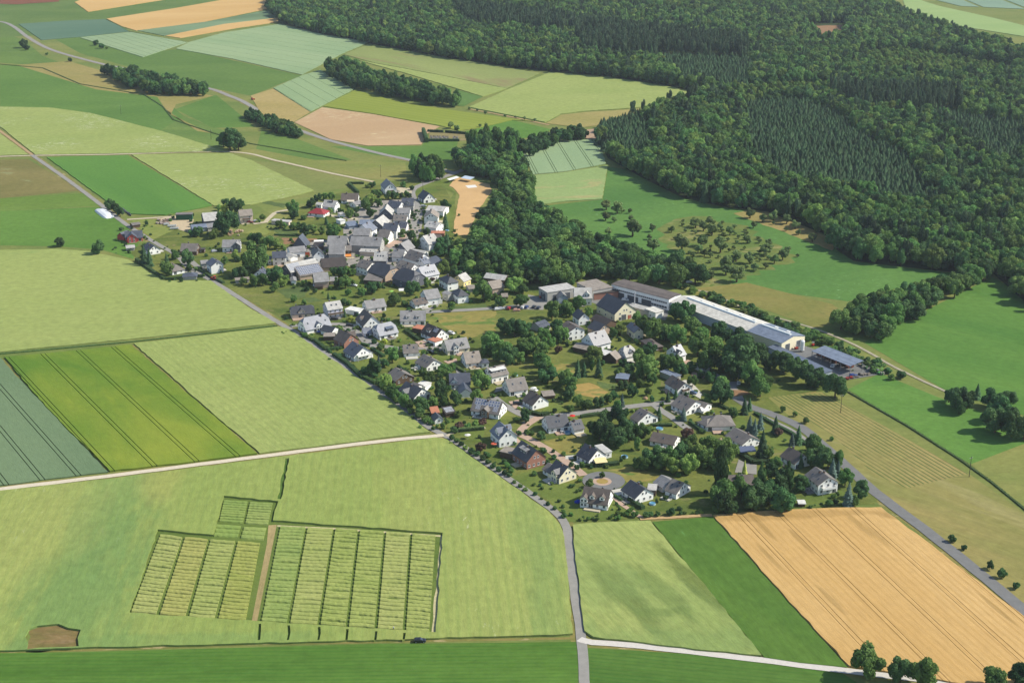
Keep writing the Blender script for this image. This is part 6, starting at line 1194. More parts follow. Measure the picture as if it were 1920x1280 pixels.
for c, pts, w, h, lab in [
    ('A', [(465, 1030), (640, 1160), (790, 1255)], 2.2, 2.0, 'long clipped hedge between barley and the hipped bungalow'), ('A', [(795, 1255), (1225, 1215)], 1.8, 1.8, 'clipped hedge in front of the low carport'),
    ('A', [(1155, 1120), (1330, 1230), (1460, 1290)], 1.8, 1.4, 'hedge beside the road below the tall white gabled house'), ('C', [(110, 205), (255, 340)], 2, 2, 'dark hedge on the left of the topmost plot'),
    ('C', [(115, 200), (340, 200)], 1.8, 1.8, 'dark hedge along the top of the topmost plot'), ('S', [(205, 135), (350, 143)], 2, 2.4, 'cemetery hedge, left piece of the rear side'), ('S', [(370, 143), (560, 158)], 2, 2.4, 'cemetery hedge, right piece of the rear side'),
    ('S', [(215, 222), (500, 222)], 2, 2.4, 'cemetery hedge along the front side'), ('S', [(165, 140), (200, 235)], 3, 4.5, 'tall hedge at the left end of the cemetery'),
    ('F', [(560, 640), (740, 780)], 2, 1.8, 'dark hedge along the road in front of the brick house'), ('F', [(750, 780), (985, 745)], 1.8, 1.6, 'hedge across the lawn below the brick house'), ('F', [(850, 850), (1060, 990), (1280, 1200)], 2.2, 1.8, 'long hedge along the road by the glass-gabled house'),
    ('F', [(360, 530), (540, 640)], 2.2, 1.5, 'hedge on the road below the shining half-hipped house'), ('F', [(1420, 760), (1600, 880)], 2, 1.6, 'hedge right of the glass-gabled house'), ('F', [(1260, 690), (1380, 720)], 1.6, 1.3, 'low hedge beside the inner drive'),
    ('G', [(470, 720), (620, 695)], 1.6, 1.6, 'hedge in front of the orange flat garage'), ('G', [(160, 490), (370, 640)], 1.8, 1.6, 'dark hedge along the paved drive below the orange carport'), ('G', [(900, 1030), (1060, 1120), (1230, 1100)], 1.8, 1.6, 'bright hedge corner below the octagonal-bay house'),
    ('H', [(530, 150), (700, 250)], 1.5, 1.4, 'thin hedge beside the playground garden'), ('H', [(0, 300), (200, 410)], 2.2, 1.8, 'bright hedge along the road beside the brown-gabled bungalow'), ('H', [(1440, 1115), (1820, 1080)], 1.8, 1.5, 'hedge along the footpath at the solar house'),
    ('M', [(160, 385), (540, 345)], 2.0, 1.6, 'hedge along the garden behind the bright white house'), ('N', [(560, 210), (760, 205), (960, 180)], 2.4, 1.6, 'dark hedge below the cream awning house'), ('N', [(1075, 590), (1235, 690)], 2, 1.8, 'dark hedge left of the awning house garden'),
    ('N', [(870, 520), (1000, 600)], 1.2, 1.2, 'thin hedge along the narrow garden path'), ('P', [(245, 600), (380, 690), (540, 690)], 2.2, 2, 'curved hedge around the grove drive'), ('P', [(400, 190), (570, 290), (780, 400), (920, 510)], 1.8, 1.3, 'long hedge along the footpath beside the main road'),
    ('P', [(40, 110), (130, 150)], 1.8, 1.3, 'short hedge above the round bush by the main road'), ('O', [(185, 340), (520, 290)], 2.0, 1.6, 'hedge along the inner street above the dark clump'), ('O', [(1020, 440), (1280, 440)], 1.8, 1.4, 'hedge below the shaded bungalow'),
    ('Q', [(680, 800), (830, 910)], 1.4, 1.5, 'brown-green hedge left of the large hipped bungalow'), ('R', [(830, 1110), (960, 1140), (1060, 1120)], 2.2, 1.8, 'hedge below the pale terrace house'), ('B', [(700, 740), (940, 750)], 1.4, 1.2, 'vine row hedge at the edge of the kitchen garden')]:
    hedge(c, pts, w, h, lab, HL if 'bright' in lab else HB)
# rough field-edge growth along banks and ditches
for pts, lab in [([(0, 664), (250, 641), (520, 611)], 'dark weedy bank between the large barley field and the lower fields'), ([(1590, 735), (1700, 798), (1800, 862), (1860, 905), (1925, 958)], 'dark ditch growth below the right-hand meadow'), ([(0, 121), (80, 128), (150, 158), (270, 178), (305, 200), (325, 225), (400, 250), (470, 270), (560, 285), (650, 302)], 'winding dark ditch through the grassy valley at left'),
                 ([(200, 37), (240, 59), (350, 80)], 'dark field bank below the golden strips')]:
    hedge('Z', pts, 1.2, .55, lab, HL, 'field_bank')
# ---- cars
def car_mesh(col, van=False):
    key = ('car', col, van)
    if key in WMESH: return WMESH[key]
    mb = MB(); L, Wd = (5.0, 1.95) if van else (4.4, 1.8); hw = Wd / 2
    if van: prof = [(-2.45, .35), (-2.5, .95), (-2.45, 1.75), (-2.2, 1.95), (1.1, 1.95), (1.55, 1.75), (2.05, 1.15), (2.45, 1.0), (2.5, .4)]
    else: prof = [(-2.15, .35), (-2.2, .8), (-2.1, .98), (-1.75, 1.42), (-1.3, 1.52), (.25, 1.5), (.95, 1.0), (1.95, .85), (2.2, .65), (2.2, .35)]
    n = len(prof); secs = []
    for y, ins in ((-hw, .12), (-hw * .86, 0), (hw * .86, 0), (hw, .12)):
        secs.append([(x * (1 - ins * .06), y * (1 - (.16 if z > 1.05 else 0)), z if z < 1.05 else z - ins * .3) for x, z in prof])
    vs_ = [p for s_ in secs for p in s_]
    fs = [(j * n + i, j * n + i + 1, (j + 1) * n + i + 1, (j + 1) * n + i) for j in range(3) for i in range(n - 1)] + [tuple(reversed(range(n))), tuple(3 * n + i for i in range(n))]
    mb.add(vs_, fs, 0)
    if van: gl = [((1.12, 1.9), (1.52, 1.7), (2.02, 1.17), (1.2, 1.2)), ((-2.2, 1.85), (1.0, 1.85), (1.0, 1.3), (-2.2, 1.3))]
    else: gl = [((-1.7, 1.38), (-1.3, 1.46), (.2, 1.44), (.85, 1.02), (-1.95, 1.02))]
    for q in gl:
        for s_ in (-1, 1):
            mb.add([(x, s_ * (hw * .865 + (.02 if z < 1.1 else -.0)), z) for x, z in q], [tuple(range(len(q)))] if s_ < 0 else [tuple(reversed(range(len(q))))], 1)
    ws = ((1.57, 1.74), (2.06, 1.17)) if van else ((.28, 1.5), (.96, 1.02)); rs = ((-2.47, 1.7), (-2.49, 1.1)) if van else ((-1.77, 1.43), (-2.1, 1.0))
    for a, b, sg in ((ws[0], ws[1], 1), (rs[0], rs[1], -1)):
        w = hw * .7; mb.add([(a[0] + sg * .02, -w, a[1]), (b[0] + sg * .02, -w, b[1]), (b[0] + sg * .02, w, b[1]), (a[0] + sg * .02, w, a[1])], [(0, 1, 2, 3)] if sg > 0 else [(3, 2, 1, 0)], 1)
    body_ = mb.mesh('body', [plain('car_paint', col, .3, .6, .03), GLASS])
    wm = MB(); wm.cyl((0, -.1, 0), (0, .1, 0), .32, .32, 12); wm.cyl((0, -.11, 0), (0, .11, 0), .17, .17, 8, 1)
    WMESH.setdefault('wheel', wm.mesh('wheel', [plain('tyre', (40, 40, 42), .9, .1, .1), ALU]))
    WMESH[key] = body_; return body_
CARG = 'parked cars'
def car(c, x, y, ang, col, label, van=False):
    p = uc(c, x, y); root = empty('van' if van else 'parked_car', (p.x, p.y, .24 if c != 'V' else .05), R(ang)); link('body', car_mesh(col, van), root)
    for wx in ((-1.55, 1.6) if van else (-1.35, 1.4)):
        for wy in (-.8, .8): link('wheel', WMESH['wheel'], root, (wx, wy, .32))
    tag(root, label, 'van' if van else 'car', CARG)
BLK, WHT, SIL, RED, BLU = (34, 36, 42), (226, 226, 224), (176, 180, 186), (176, 44, 38), (52, 72, 120)
car('V', 438, 1050, 3, BLK, 'black estate car parked at the edge of the trial field')
for c, x, y, a, col, lab in [('I', 745, 652, 20, WHT, 'white car, leftmost on the street beside the dry lot'), ('I', 800, 645, 20, SIL, 'silver car, half hidden by the tall tree at the dry lot'), ('I', 915, 640, 75, RED, 'red car on the street above the dark grove'), ('I', 1018, 632, 75, BLK, 'black car right of the red car'),
                            ('I', 1030, 668, 10, (206, 160, 140), 'pale pink car on the grass below the black car'), ('I', 1122, 628, 70, WHT, 'white car left of the blue one on the parking strip'), ('I', 1178, 622, 70, BLU, 'dark blue car on the parking strip'), ('I', 1290, 620, 70, BLK, 'black car, left of the pair at the forecourt corner'),
                            ('I', 1360, 630, 70, (60, 66, 80), 'dark grey car, right of the pair at the forecourt corner'), ('F', 1085, 412, 5, BLK, 'dark car in the new quarter yard below the steep brown roof'), ('F', 860, 320, 5, BLK, 'black car under the balconies of the tall pale house'), ('G', 850, 530, -40, WHT, 'white car behind the dark-roofed house with white gable'),
                            ('G', 545, 680, 10, BLK, 'black car under the roof edge by the orange garage'), ('G', 545, 815, -30, BLK, 'dark car parked under the round street bush'), ('C', 1235, 545, 0, SIL, 'silver car in front of the pale low-roofed barn'), ('A', 1355, 930, 30, SIL, 'silver car beside the brown-walled house'),
                            ('R', 640, 985, 10, BLK, 'black car on the paved drive of the pale terrace house'), ('R', 860, 805, -40, WHT, 'white car behind the pale terrace house'), ('D', 320, 715, -20, WHT, 'white car at the orchard garden below the brown-roofed barn'), ('K', 1570, 770, 5, (40, 60, 130), 'blue car at the front of the storage yard'),
                            ('K', 1405, 690, 60, WHT, 'white car between the yard canopies'), ('J', 1180, 440, -15, WHT, 'white car in the factory court'), ('T', 1000, 585, 10, WHT, 'white car at the track behind the factory'), ('Q', 1230, 360, 80, WHT, 'white car under the trees near the main road'),
                            ('B', 420, 600, 5, (120, 40, 40), 'dark red car in front of the beige farmhouse'), ('B', 490, 590, 5, SIL, 'silver car right of the beige farmhouse'), ('P', 180, 975, 0, WHT, 'white car hidden among the poplars'), ('C', 1235, 615, 90, (70, 60, 58), 'dark brown car on the upper street'), ('L', 1640, 810, -30, (90, 110, 140), 'blue-grey car on the curved drive')]:
    car(c, x, y, a, col, lab)
# ---- farm tractor on the field road
def tractor(c, x, y, ang, label):
    p = uc(c, x, y); root = empty('tractor', (p.x, p.y, .22), R(ang)); red = plain('tractor_red', (196, 60, 40), .5, .4, .05)
    mb = MB(); mb.box(-.2, 2.0, -.4, .4, .7, 1.5); mb.box(1.9, 2.1, -.35, .35, .75, 1.35); mb.build('bonnet', red, root)
    mb = MB(); mb.box(-1.5, -.2, -.7, .7, 1.0, 1.5, 0); mb.box(-1.35, -.25, -.6, .6, 1.5, 2.5, 1); mb.box(-1.5, -.1, -.75, .75, 2.5, 2.65, 0); mb.build('cab', [red, GLASS], root)
    ty = plain('tyre', (40, 40, 42), .9, .1, .1)
    for wx, r, w in ((-.9, .8, .5), (1.5, .5, .35)):
        for s_ in (-1, 1): mb = MB(); mb.cyl((wx, s_ * .65, r), (wx, s_ * (.65 + w), r), r, r, 14, 0); mb.cyl((wx, s_ * (.66 + w), r), (wx, s_ * (.68 + w), r), r * .5, r * .5, 10, 1); mb.build('wheel', [ty, red], root)
    tag(root, label, 'tractor')
tractor('A', 1345, 1250, 150, 'red tractor driving on the road below the tall white gabled house')
tractor('Z', 474, 188, 20, 'orange-red tractor at the bend of the far valley road')
# ---- person in the trial field
def person(px, py, label):
    p = un(px, py); bm_v = [(0, 0, .95), (0, 0, 1.25), (0, 0, 1.45), (0, 0, 1.55), (0, 0, 1.72), (.1, 0, .88), (.12, .03, .48), (.12, 0, .06), (.13, -.12, .04), (-.1, 0, .88), (-.12, -.03, .48), (-.12, .02, .06), (-.13, -.1, .04), (.2, 0, 1.42), (.27, .02, 1.12), (.24, -.18, .95), (-.2, 0, 1.42), (-.28, .0, 1.12), (-.25, -.15, .92)]
    ed = [(0, 1), (1, 2), (2, 3), (3, 4), (0, 5), (5, 6), (6, 7), (7, 8), (0, 9), (9, 10), (10, 11), (11, 12), (2, 13), (13, 14), (14, 15), (2, 16), (16, 17), (17, 18)]
    me = bpy.data.meshes.new('person'); me.from_pydata(bm_v, ed, []); o = link('person', me, None, (p.x, p.y, .04), R(140))
    sk = o.modifiers.new('skin', 'SKIN'); rad = [.16, .17, .15, .07, .11, .1, .075, .05, .045, .1, .075, .05, .045, .075, .055, .04, .075, .055, .04]
    for v, r in zip(me.skin_vertices[0].data if me.skin_vertices else [], rad): v.radius = (r, r)
    if me.skin_vertices: me.skin_vertices[0].data[0].use_root = True
    o.modifiers.new('sub', 'SUBSURF').levels = 1
    m, t, b = newmat('clothing'); g = N(t, 'TexCoord'); sx = N(t, 'SeparateXYZ'); t.links.new(g.outputs['Object'], sx.inputs[0]); rp = N(t, 'ValToRGB'); rp.color_ramp.interpolation = 'CONSTANT'
    rp.color_ramp.elements[0].color = S(60, 66, 84); e = rp.color_ramp.elements[1]; e.position = .48; e.color = S(226, 226, 226); e2 = rp.color_ramp.elements.new(.775); e2.color = S(196, 150, 124); e3 = rp.color_ramp.elements.new(.88); e3.color = S(70, 50, 38)
    mr = N(t, 'Math', operation='DIVIDE'); mr.inputs[1].default_value = 2.0; t.links.new(sx.outputs[2], mr.inputs[0]); t.links.new(mr.outputs[0], rp.inputs[0]); t.links.new(rp.outputs[0], b.inputs['Base Color']); me.materials.append(m)
    bpy.context.view_layer.objects.active = o
    tag(o, label, 'person')
person(738, 1181, 'person in white shirt and dark trousers standing by the trial plots')
# ---- power poles
def pole(px, py, h, label, iron=False):
    p = un(px, py); root = empty('power_pole', (p.x, p.y, 0), R(30)); mb = MB(); mb.cyl((0, 0, 0), (0, 0, h), .16, .1, 8); mb.build('mast', plain('pole_wood', (90, 82, 74), .9, .1, .15), root)
    mb = MB(); mb.box(-1.0, 1.0, -.08, .08, h - .9, h - .75); mb.build('crossarm', METAL, root)
    for x in (-.9, 0, .9): mb = MB(); mb.cyl((x, 0, h - .75), (x, 0, h - .45), .07, .04, 6); mb.build('insulator', plain('porcelain', (210, 206, 200), .4, .5, .03), root)
    tag(root, label, 'pole', 'power poles')
for px, py, h, lab in [(1576, 774, 10, 'wooden power pole in the striped hay meadow'), (1817, 894, 10, 'wooden power pole at the lower end of the hay meadow'), (714, 332, 10, 'thin power pole above the topmost white house'), (793, 358, 8, 'thin lamp pole beside the village road'), (227, 215, 9, 'thin pole in the green meadow at upper left'), (396, 262, 9, 'thin pole in the valley left of the dark lone tree')]: pole(px, py, h, lab)
p = uc('J', 1298, 560); mb = MB(); mb.cyl((0, 0, 0), (0, 0, 11), .3, .28, 10, 0); mb.cyl((0, 0, 11), (0, 0, 11.4), .4, .4, 10, 0); tag(mb.build('flue', ALU, None, (p.x, p.y, 0)), 'tall silver flue beside the canopy in the factory court', 'flue')
# ---- white storage silo in the yard
p = uc('K', 1150, 565); root = empty('silo', (p.x, p.y, 0)); mb = MB(); mb.cyl((0, 0, 1), (0, 0, 6.2), 1.2, 1.2, 16); mb.cyl((0, 0, 6.2), (0, 0, 6.9), 1.2, .3, 16); mb.build('tank', plain('silo_white', (236, 236, 232), .4, .4, .03), root)
for a in range(4): mb = MB(); x, y = .9 * math.cos(a * 1.57), .9 * math.sin(a * 1.57); mb.box(x - .1, x + .1, y - .1, y + .1, 0, 1); mb.build('leg', METAL, root)
tag(root, 'white upright silo in front of the cream hall end', 'silo')
# ---- machines, pallets and goods in the yards
gr = random.Random(4)
def goods(c, x, y, name, label, col, w, d, h, group, cat):
    p = uc(c, x, y); mb = MB(); n = gr.randint(2, 4)
    for i in range(n):
        ox = -w / 2 + w * i / n; mb.box(ox, ox + w / n * .9, -d / 2, d / 2, .12, h * gr.uniform(.5, 1)); mb.box(ox, ox + w / n * .9, -d / 2 + .05, -d / 2 + .15, 0, .12); mb.box(ox, ox + w / n * .9, d / 2 - .15, d / 2 - .05, 0, .12)
    tag(mb.build(name, plain('goods', col, .7, .3, .15), None, (p.x, p.y, .16), gr.random() * 3), label, cat, group)
for k in range(34):
    t = k / 33; x = 1560 + t * 260 + gr.uniform(-15, 15); y = 640 + t * 100 + gr.uniform(-22, 22)
    goods('K', x, y, 'pallet_stack', 'pallet stack of building goods along the far fence of the storage yard', gr.choice([(150, 140, 120), (120, 112, 104), (180, 174, 160), (90, 84, 80), (70, 110, 70), (200, 196, 188)]), 2.0, 1.3, 1.6, 'pallet stacks in the storage yard', 'pallet stack')
for k in range(14):
    goods('K', 1290 + k * 20 + gr.uniform(-6, 6), 600 + k * 7.5 + gr.uniform(-8, 8), 'pallet_stack', 'dark pallet stack under the yard canopy', gr.choice([(90, 60, 50), (70, 60, 58), (120, 70, 54)]), 2.2, 1.6, 2.2, 'pallet stacks under the canopy', 'pallet stack')
for k in range(9):
    goods('K', 1500 + k * 24 + gr.uniform(-6, 6), 790 - k * 5 + gr.uniform(-8, 8), 'pallet_stack', 'low pallet stack along the front fence of the storage yard', gr.choice([(60, 58, 60), (140, 130, 118), (170, 60, 44)]), 1.8, 1.2, 1.2, 'front pallet stacks of the storage yard', 'pallet stack')
for k in range(16):
    goods('A', 730 + gr.uniform(-30, 110), 575 + gr.uniform(-18, 38), 'timber_stack', 'small stack of timber and rubble in the farm yard', gr.choice([(150, 130, 116), (176, 160, 150), (128, 110, 96)]), 2.4, 1.6, 1.2, 'timber and rubble in the farm yard', 'timber stack')
for k in range(18):
    goods('B', 170 + gr.uniform(0, 160), 730 + gr.uniform(-40, 20), 'firewood_stack', 'stack of split firewood below the huge farm tree', gr.choice([(196, 168, 136), (170, 140, 110), (206, 186, 160)]), 2.0, 1.2, 1.1, 'firewood below the farm tree', 'firewood')
for c, x, y, lab, col in [('K', 1240, 518, 'red forklift at the right corner of the cream hall', (190, 50, 40)), ('K', 1105, 545, 'red loader beside the white silo', (170, 60, 48)), ('I', 1400, 470, 'red machine inside the open hall corner', (200, 60, 44)), ('K', 1770, 745, 'green sweeper at the end of the storage yard', (110, 190, 110))]:
    p = uc(c, x, y); root = empty('forklift', (p.x, p.y, .18), gr.random() * 3); m = plain('machine_paint', col, .5, .4, .06)
    mb = MB(); mb.box(-1.1, .9, -.6, .6, .35, 1.1); mb.box(-1.2, -.6, -.55, .55, 1.1, 1.35); mb.build('chassis', m, root)
    mb = MB(); [mb.box(x0, x0 + .08, y0, y0 + .08, 1.1, 2.1) for x0 in (-.7, .6) for y0 in (-.55, .47)]; mb.box(-.75, .72, -.6, .6, 2.1, 2.2); mb.build('cage', METAL, root)
    mb = MB(); mb.box(.95, 1.05, -.5, -.4, .1, 2.6); mb.box(.95, 1.05, .4, .5, .1, 2.6); mb.box(1.05, 2.1, -.4, -.28, .1, .16); mb.box(1.05, 2.1, .28, .4, .1, .16); mb.build('mast', METAL, root)
    for wx in (-.8, .6):
        for wy in (-.55, .55): mb = MB(); mb.cyl((wx, wy - .12, .32), (wx, wy + .12, .32), .32, .32, 10); mb.build('wheel', plain('tyre', (40, 40, 42), .9, .1, .1), root)
    tag(root, lab, 'forklift' if 'fork' in lab else 'machine')
# boats or trailers beside the front hall
for i, (c, x, y, a, lab) in enumerate([('I', 1560, 505, 10, 'white flatbed trailer, left of the two beside the front hall'), ('I', 1660, 495, 10, 'white flatbed trailer, right of the two beside the front hall'), ('A', 870, 645, 8, 'white flatbed trailer, upper one at the farm yard edge'), ('A', 895, 672, 8, 'white flatbed trailer, lower one at the farm yard edge'), ('A', 805, 625, 10, 'small white trailer beside the farm rubble')]):
    p = uc(c, x, y); root = empty('trailer', (p.x, p.y, 0), R(a)); s = 1 if i != 4 else .6
    mb = MB(); mb.box(-3 * s, 3 * s, -1.1, 1.1, .75, .95); mb.box(-3 * s, 3 * s, -1.1, -1.04, .95, 1.5); mb.box(-3 * s, 3 * s, 1.04, 1.1, .95, 1.5); mb.box(3 * s - .06, 3 * s, -1.04, 1.04, .95, 1.5); mb.build('bed', GATEW, root)
    mb = MB(); mb.box(3 * s, 3 * s + 1.4, -.06, .06, .6, .72); mb.build('drawbar', METAL, root)
    for wx in (-1, .4):
        for wy in (-.95, .95): mb = MB(); mb.cyl((wx * s, wy - .12, .4), (wx * s, wy + .12, .4), .4, .4, 12); mb.build('wheel', plain('tyre', (40, 40, 42), .9, .1, .1), root)
    tag(root, lab, 'trailer')
# ---- silage heap under white sheet, wrapped bales
a, b = uc('A', 30, 440), uc('A', 160, 545); d = (b - a); L = d.length; mb = MB(); rows = []
for i in range(13):
    t = i / 12; sc_ = math.sin(min(1, t * 5, (1 - t) * 5) * math.pi / 2); rows.append([(t * L, w_ * 4.2 * (.6 + .4 * sc_), max(0.0, z * 1.9 * sc_) + gr.uniform(-.05, .05) * (z > 0)) for w_, z in ((-1, 0), (-.8, .62), (-.35, .97), (.35, 1), (.8, .6), (1, 0))])
mb.add([p for r in rows for p in r], [(i * 6 + j, (i + 1) * 6 + j, (i + 1) * 6 + j + 1, i * 6 + j + 1) for i in range(12) for j in range(5)])
tag(mb.build('silage_heap', plain('white_sheet', (232, 234, 236), .5, .3, .06, .6), None, (a.x, a.y, 0), math.atan2(d.y, d.x)), 'long silage heap under white sheeting beside the upper road', 'silage heap')
bale = MB(); bale.cyl((-.6, 0, .62), (.6, 0, .62), .62, .62, 12); bale.cyl((-.66, 0, .62), (.66, 0, .62), .5, .5, 12); bw = bale.mesh('bale', [plain('bale_white', (226, 228, 230), .4, .4, .05)]); bale.m = [0] * len(bale.m); bk = bale.mesh('bale', [plain('bale_dark', (58, 62, 66), .35, .5, .1)])
for k in range(14): p = uc('A', 95 + k * 8 + gr.uniform(-4, 4), 455 + k * 6.5 + gr.uniform(-6, 4)); tag(link('wrapped_bale', bw, None, (p.x, p.y, 0), gr.random() * 3), 'white wrapped bale in the row between silage heap and road', 'bale', 'white bales by the road')
for k in range(16): p = uc('A', 290 + k * 7 + gr.uniform(-5, 5), 440 + k * 5 + gr.uniform(-7, 7)); tag(link('wrapped_bale', bk, None, (p.x, p.y, 0), gr.random() * 3), 'dark wrapped bale in the heap beside the upper road trees', 'bale', 'dark bales by the road')
# ---- cemetery gravestones
gm = MB(); gm.box(-.35, .35, -.1, .1, 0, .7); gm.add([(-.35, -.1, .7), (.35, -.1, .7), (.35, .1, .7), (-.35, .1, .7), (0, -.1, .95), (0, .1, .95)], [(0, 1, 4), (2, 3, 5), (1, 2, 5, 4), (3, 0, 4, 5)]); gm.box(-.5, .5, -1.9, -.12, 0, .18)
gs = [gm.mesh('gravestone', [plain('granite', c, .5, .3, .15)]) for c in ((120, 120, 126), (160, 156, 152), (90, 92, 98))]
for k in range(60):
    r = k // 20; x = 235 + (k % 20) * 13 + gr.uniform(-3, 3); y = 178 + r * 11 + (k % 20) * .3
    if 395 < x < 440: continue
    p = uc('S', x, y); tag(link('gravestone', gs[k % 3], None, (p.x, p.y, .16), R(10)), 'stone grave in the rows of the hedged cemetery', 'grave', 'graves in the cemetery')
# ---- garden things
def parasol(c, x, y, col, label):
    p = uc(c, x, y); root = empty('parasol', (p.x, p.y, 0)); mb = MB(); mb.cyl((0, 0, 0), (0, 0, 2.4), .03, .03, 6); mb.cyl((0, 0, 0), (0, 0, .1), .3, .3, 10); mb.build('pole', METAL, root); mb = MB(); n = 8; mb.add([(0, 0, 2.6)] + [(1.5 * math.cos(6.283 * i / n), 1.5 * math.sin(6.283 * i / n), 2.05) for i in range(n)], [(0, 1 + i, 1 + (i + 1) % n) for i in range(n)]); mb.build('canopy', plain('fabric', col, .9, .1, .05), root); tag(root, label, 'parasol', 'garden parasols')
for c, x, y, col, lab in [('M', 690, 630, (222, 110, 84), 'orange parasol on the lawn below the bright white house'), ('M', 295, 500, (230, 226, 214), 'white parasol on the lawn left of the bright white house'), ('M', 1865, 210, (206, 56, 52), 'red parasol beside the anthracite annex house'), ('N', 1235, 570, (224, 200, 216), 'pink parasol on the terrace of the awning house'),
                          ('E', 780, 860, (240, 240, 236), 'white parasol in the garden of the grey gabled barn'), ('D', 840, 825, (150, 200, 96), 'lime green parasol beside the twin barns garden'), ('R', 860, 810, (232, 232, 228), 'white parasol behind the pale terrace house')]: parasol(c, x, y, col, lab)
def awning(c, x1, y1, x2, y2, d, z, col, label):
    p1, p2 = uc(c, x1, y1, z), uc(c, x2, y2, z); u = p2 - p1; L = u.length; yaw = math.atan2(u.y, u.x); root = empty('awning', (p1.x, p1.y, 0), yaw); mb = MB(); solid_from_top(mb, [(0, 0, z), (L, 0, z), (L, d, z + .7), (0, d, z + .7)], [(0, 1, 2, 3)], .05); mb.build('cloth', plain('fabric', col, .9, .1, .05), root)
    for x in (.1, L - .1): mb = MB(); mb.cyl((x, .1, 0), (x, .1, z), .05, .05, 6); mb.build('post', METAL, root)
    tag(root, label, 'awning', 'terrace awnings')
for c, x1, y1, x2, y2, d, z, col, lab in [('O', 365, 885, 510, 870, 4, 2.4, (232, 216, 160), 'cream awning over the terrace above the circle hedge'), ('E', 1262, 350, 1356, 345, 3, 2.6, (226, 140, 66), 'orange awning on the narrow brown house'), ('E', 755, 120, 912, 115, 3, 3, (236, 234, 228), 'white awning roof behind the red-gated barn'), ('C', 80, 465, 192, 465, 2.5, 2.3, (226, 214, 190), 'pale awning on the brown-roofed bungalow'),
                                          ('R', 320, 640, 450, 610, 3, 2.4, (232, 230, 222), 'white awning below the two bright dormers'), ('Q', 815, 665, 905, 660, 4, 2.3, (234, 232, 226), 'white pavilion roof right of the wide-roofed bungalow'), ('N', 1190, 545, 1285, 535, 3, 2.3, (228, 210, 220), 'pale pink awning on the white-gabled dark house'), ('D', 945, 780, 1075, 775, 3, 2.2, (228, 226, 220), 'white party tent roof below the twin barns'),
                                          ('S', 410, 582, 500, 555, 3, 2.4, (222, 222, 218), 'white shelter roof at the corner of the sports ground'), ('S', 510, 560, 600, 575, 6, 2.6, (190, 204, 220), 'pale blue shelter roof beside the sports ground'), ('P', 260, 575, 420, 565, 5, 2.3, (96, 106, 130), 'dark blue terrace roof of the grey-brown bungalow')]: awning(c, x1, y1, x2, y2, d, z, col, lab)
def pool(c, x, y, r, label, col=(90, 150, 180), h=.8):
    p = uc(c, x, y); root = empty('paddling_pool', (p.x, p.y, 0)); mb = MB(); mb.cyl((0, 0, 0), (0, 0, h), r, r, 20, 0, False)
    mb.cyl((0, 0, h), (0, 0, 0), r * .92, r * .92, 20, 0, False); mb.build('rim', plain('pool_plastic', (180, 210, 226), .5, .4, .04), root); mb = MB(); mb.cyl((0, 0, 0.01), (0, 0, h * .8), r * .91, r * .91, 20); mb.build('water', plain('pool_water', col, .05, .6, .05), root); tag(root, label, 'pool', 'garden pools')
for c, x, y, r, lab in [('N', 1340, 632, 1.4, 'small blue paddling pool on the awning house lawn'), ('C', 1590, 905, 1.3, 'blue paddling pool beside the reddish flat garage'), ('O', 1130, 478, 1.7, 'round pool above the low brown bungalow'), ('O', 20, 525, 1.8, 'blue pool beside the two-skylight house'), ('O', 710, 815, 1.6, 'blue pool behind the hedge by the red shrubs'), ('R', 615, 600, 1.3, 'blue pool right of the two bright dormers')]: pool(c, x, y, r, lab)
def blob(c, x, y, w, d, h, col, name, label, cat):
    p = uc(c, x, y); mb = MB(); V, Fc = ico(); mb.add([(v[0] * w / 2, v[1] * d / 2, max(0, v[2] * h)) for v in V], Fc); tag(mb.build(name, plain('heap', col, .8, .3, .15), None, (p.x, p.y, 0), gr.random()), label, cat)
blob('N', 500, 610, 3.5, 2.5, 1.6, (24, 62, 180), 'tarpaulin_heap', 'heap under bright blue tarpaulin left of the two-dormer house', 'tarpaulin')
blob('F', 620, 500, 2.5, 2, 1, (40, 80, 190), 'tarpaulin_heap', 'small blue-covered heap at the shining half-hipped house', 'tarpaulin')
blob('L', 1030, 875 - 0, 3, 3, 1.5, (170, 140, 108), 'soil_heap', 'tan soil heap on the street lawn by the meadow garden', 'soil heap')
blob('Q', 1025, 1000, 3.2, 3.2, 1.8, (176, 150, 128), 'soil_heap', 'round tan heap beside the grey-brown bungalow', 'soil heap')

# ---- paved terraces and garden seats at the houses
tr_ = random.Random(12); seat = MB()
seat.cyl((0, 0, 0), (0, 0, .7), .06, .06, 6); seat.cyl((0, 0, .7), (0, 0, .76), .6, .6, 10)
for a in range(4): x, y = 1.05 * math.cos(a * 1.57), 1.05 * math.sin(a * 1.57); seat.box(x - .22, x + .22, y - .22, y + .22, .4, .45); seat.box(x - .2, x - .15, y - .2, y - .15, 0, .4); seat.box(x + .15, x + .2, y + .15, y + .2, 0, .4); seat.box(x - .22 + .4 * (x > .5), x - .18 + .4 * (x > .5), y - .22, y + .22, .45, .9) if abs(x) > .5 else seat.box(x - .22, x + .22, y - .22 + .4 * (y > .5), y - .18 + .4 * (y > .5), .45, .9)
sm = [seat.mesh('garden_table_set', [plain('garden_seat', c, .6, .3, .06)]) for c in ((224, 222, 214), (140, 104, 72), (70, 84, 70))]
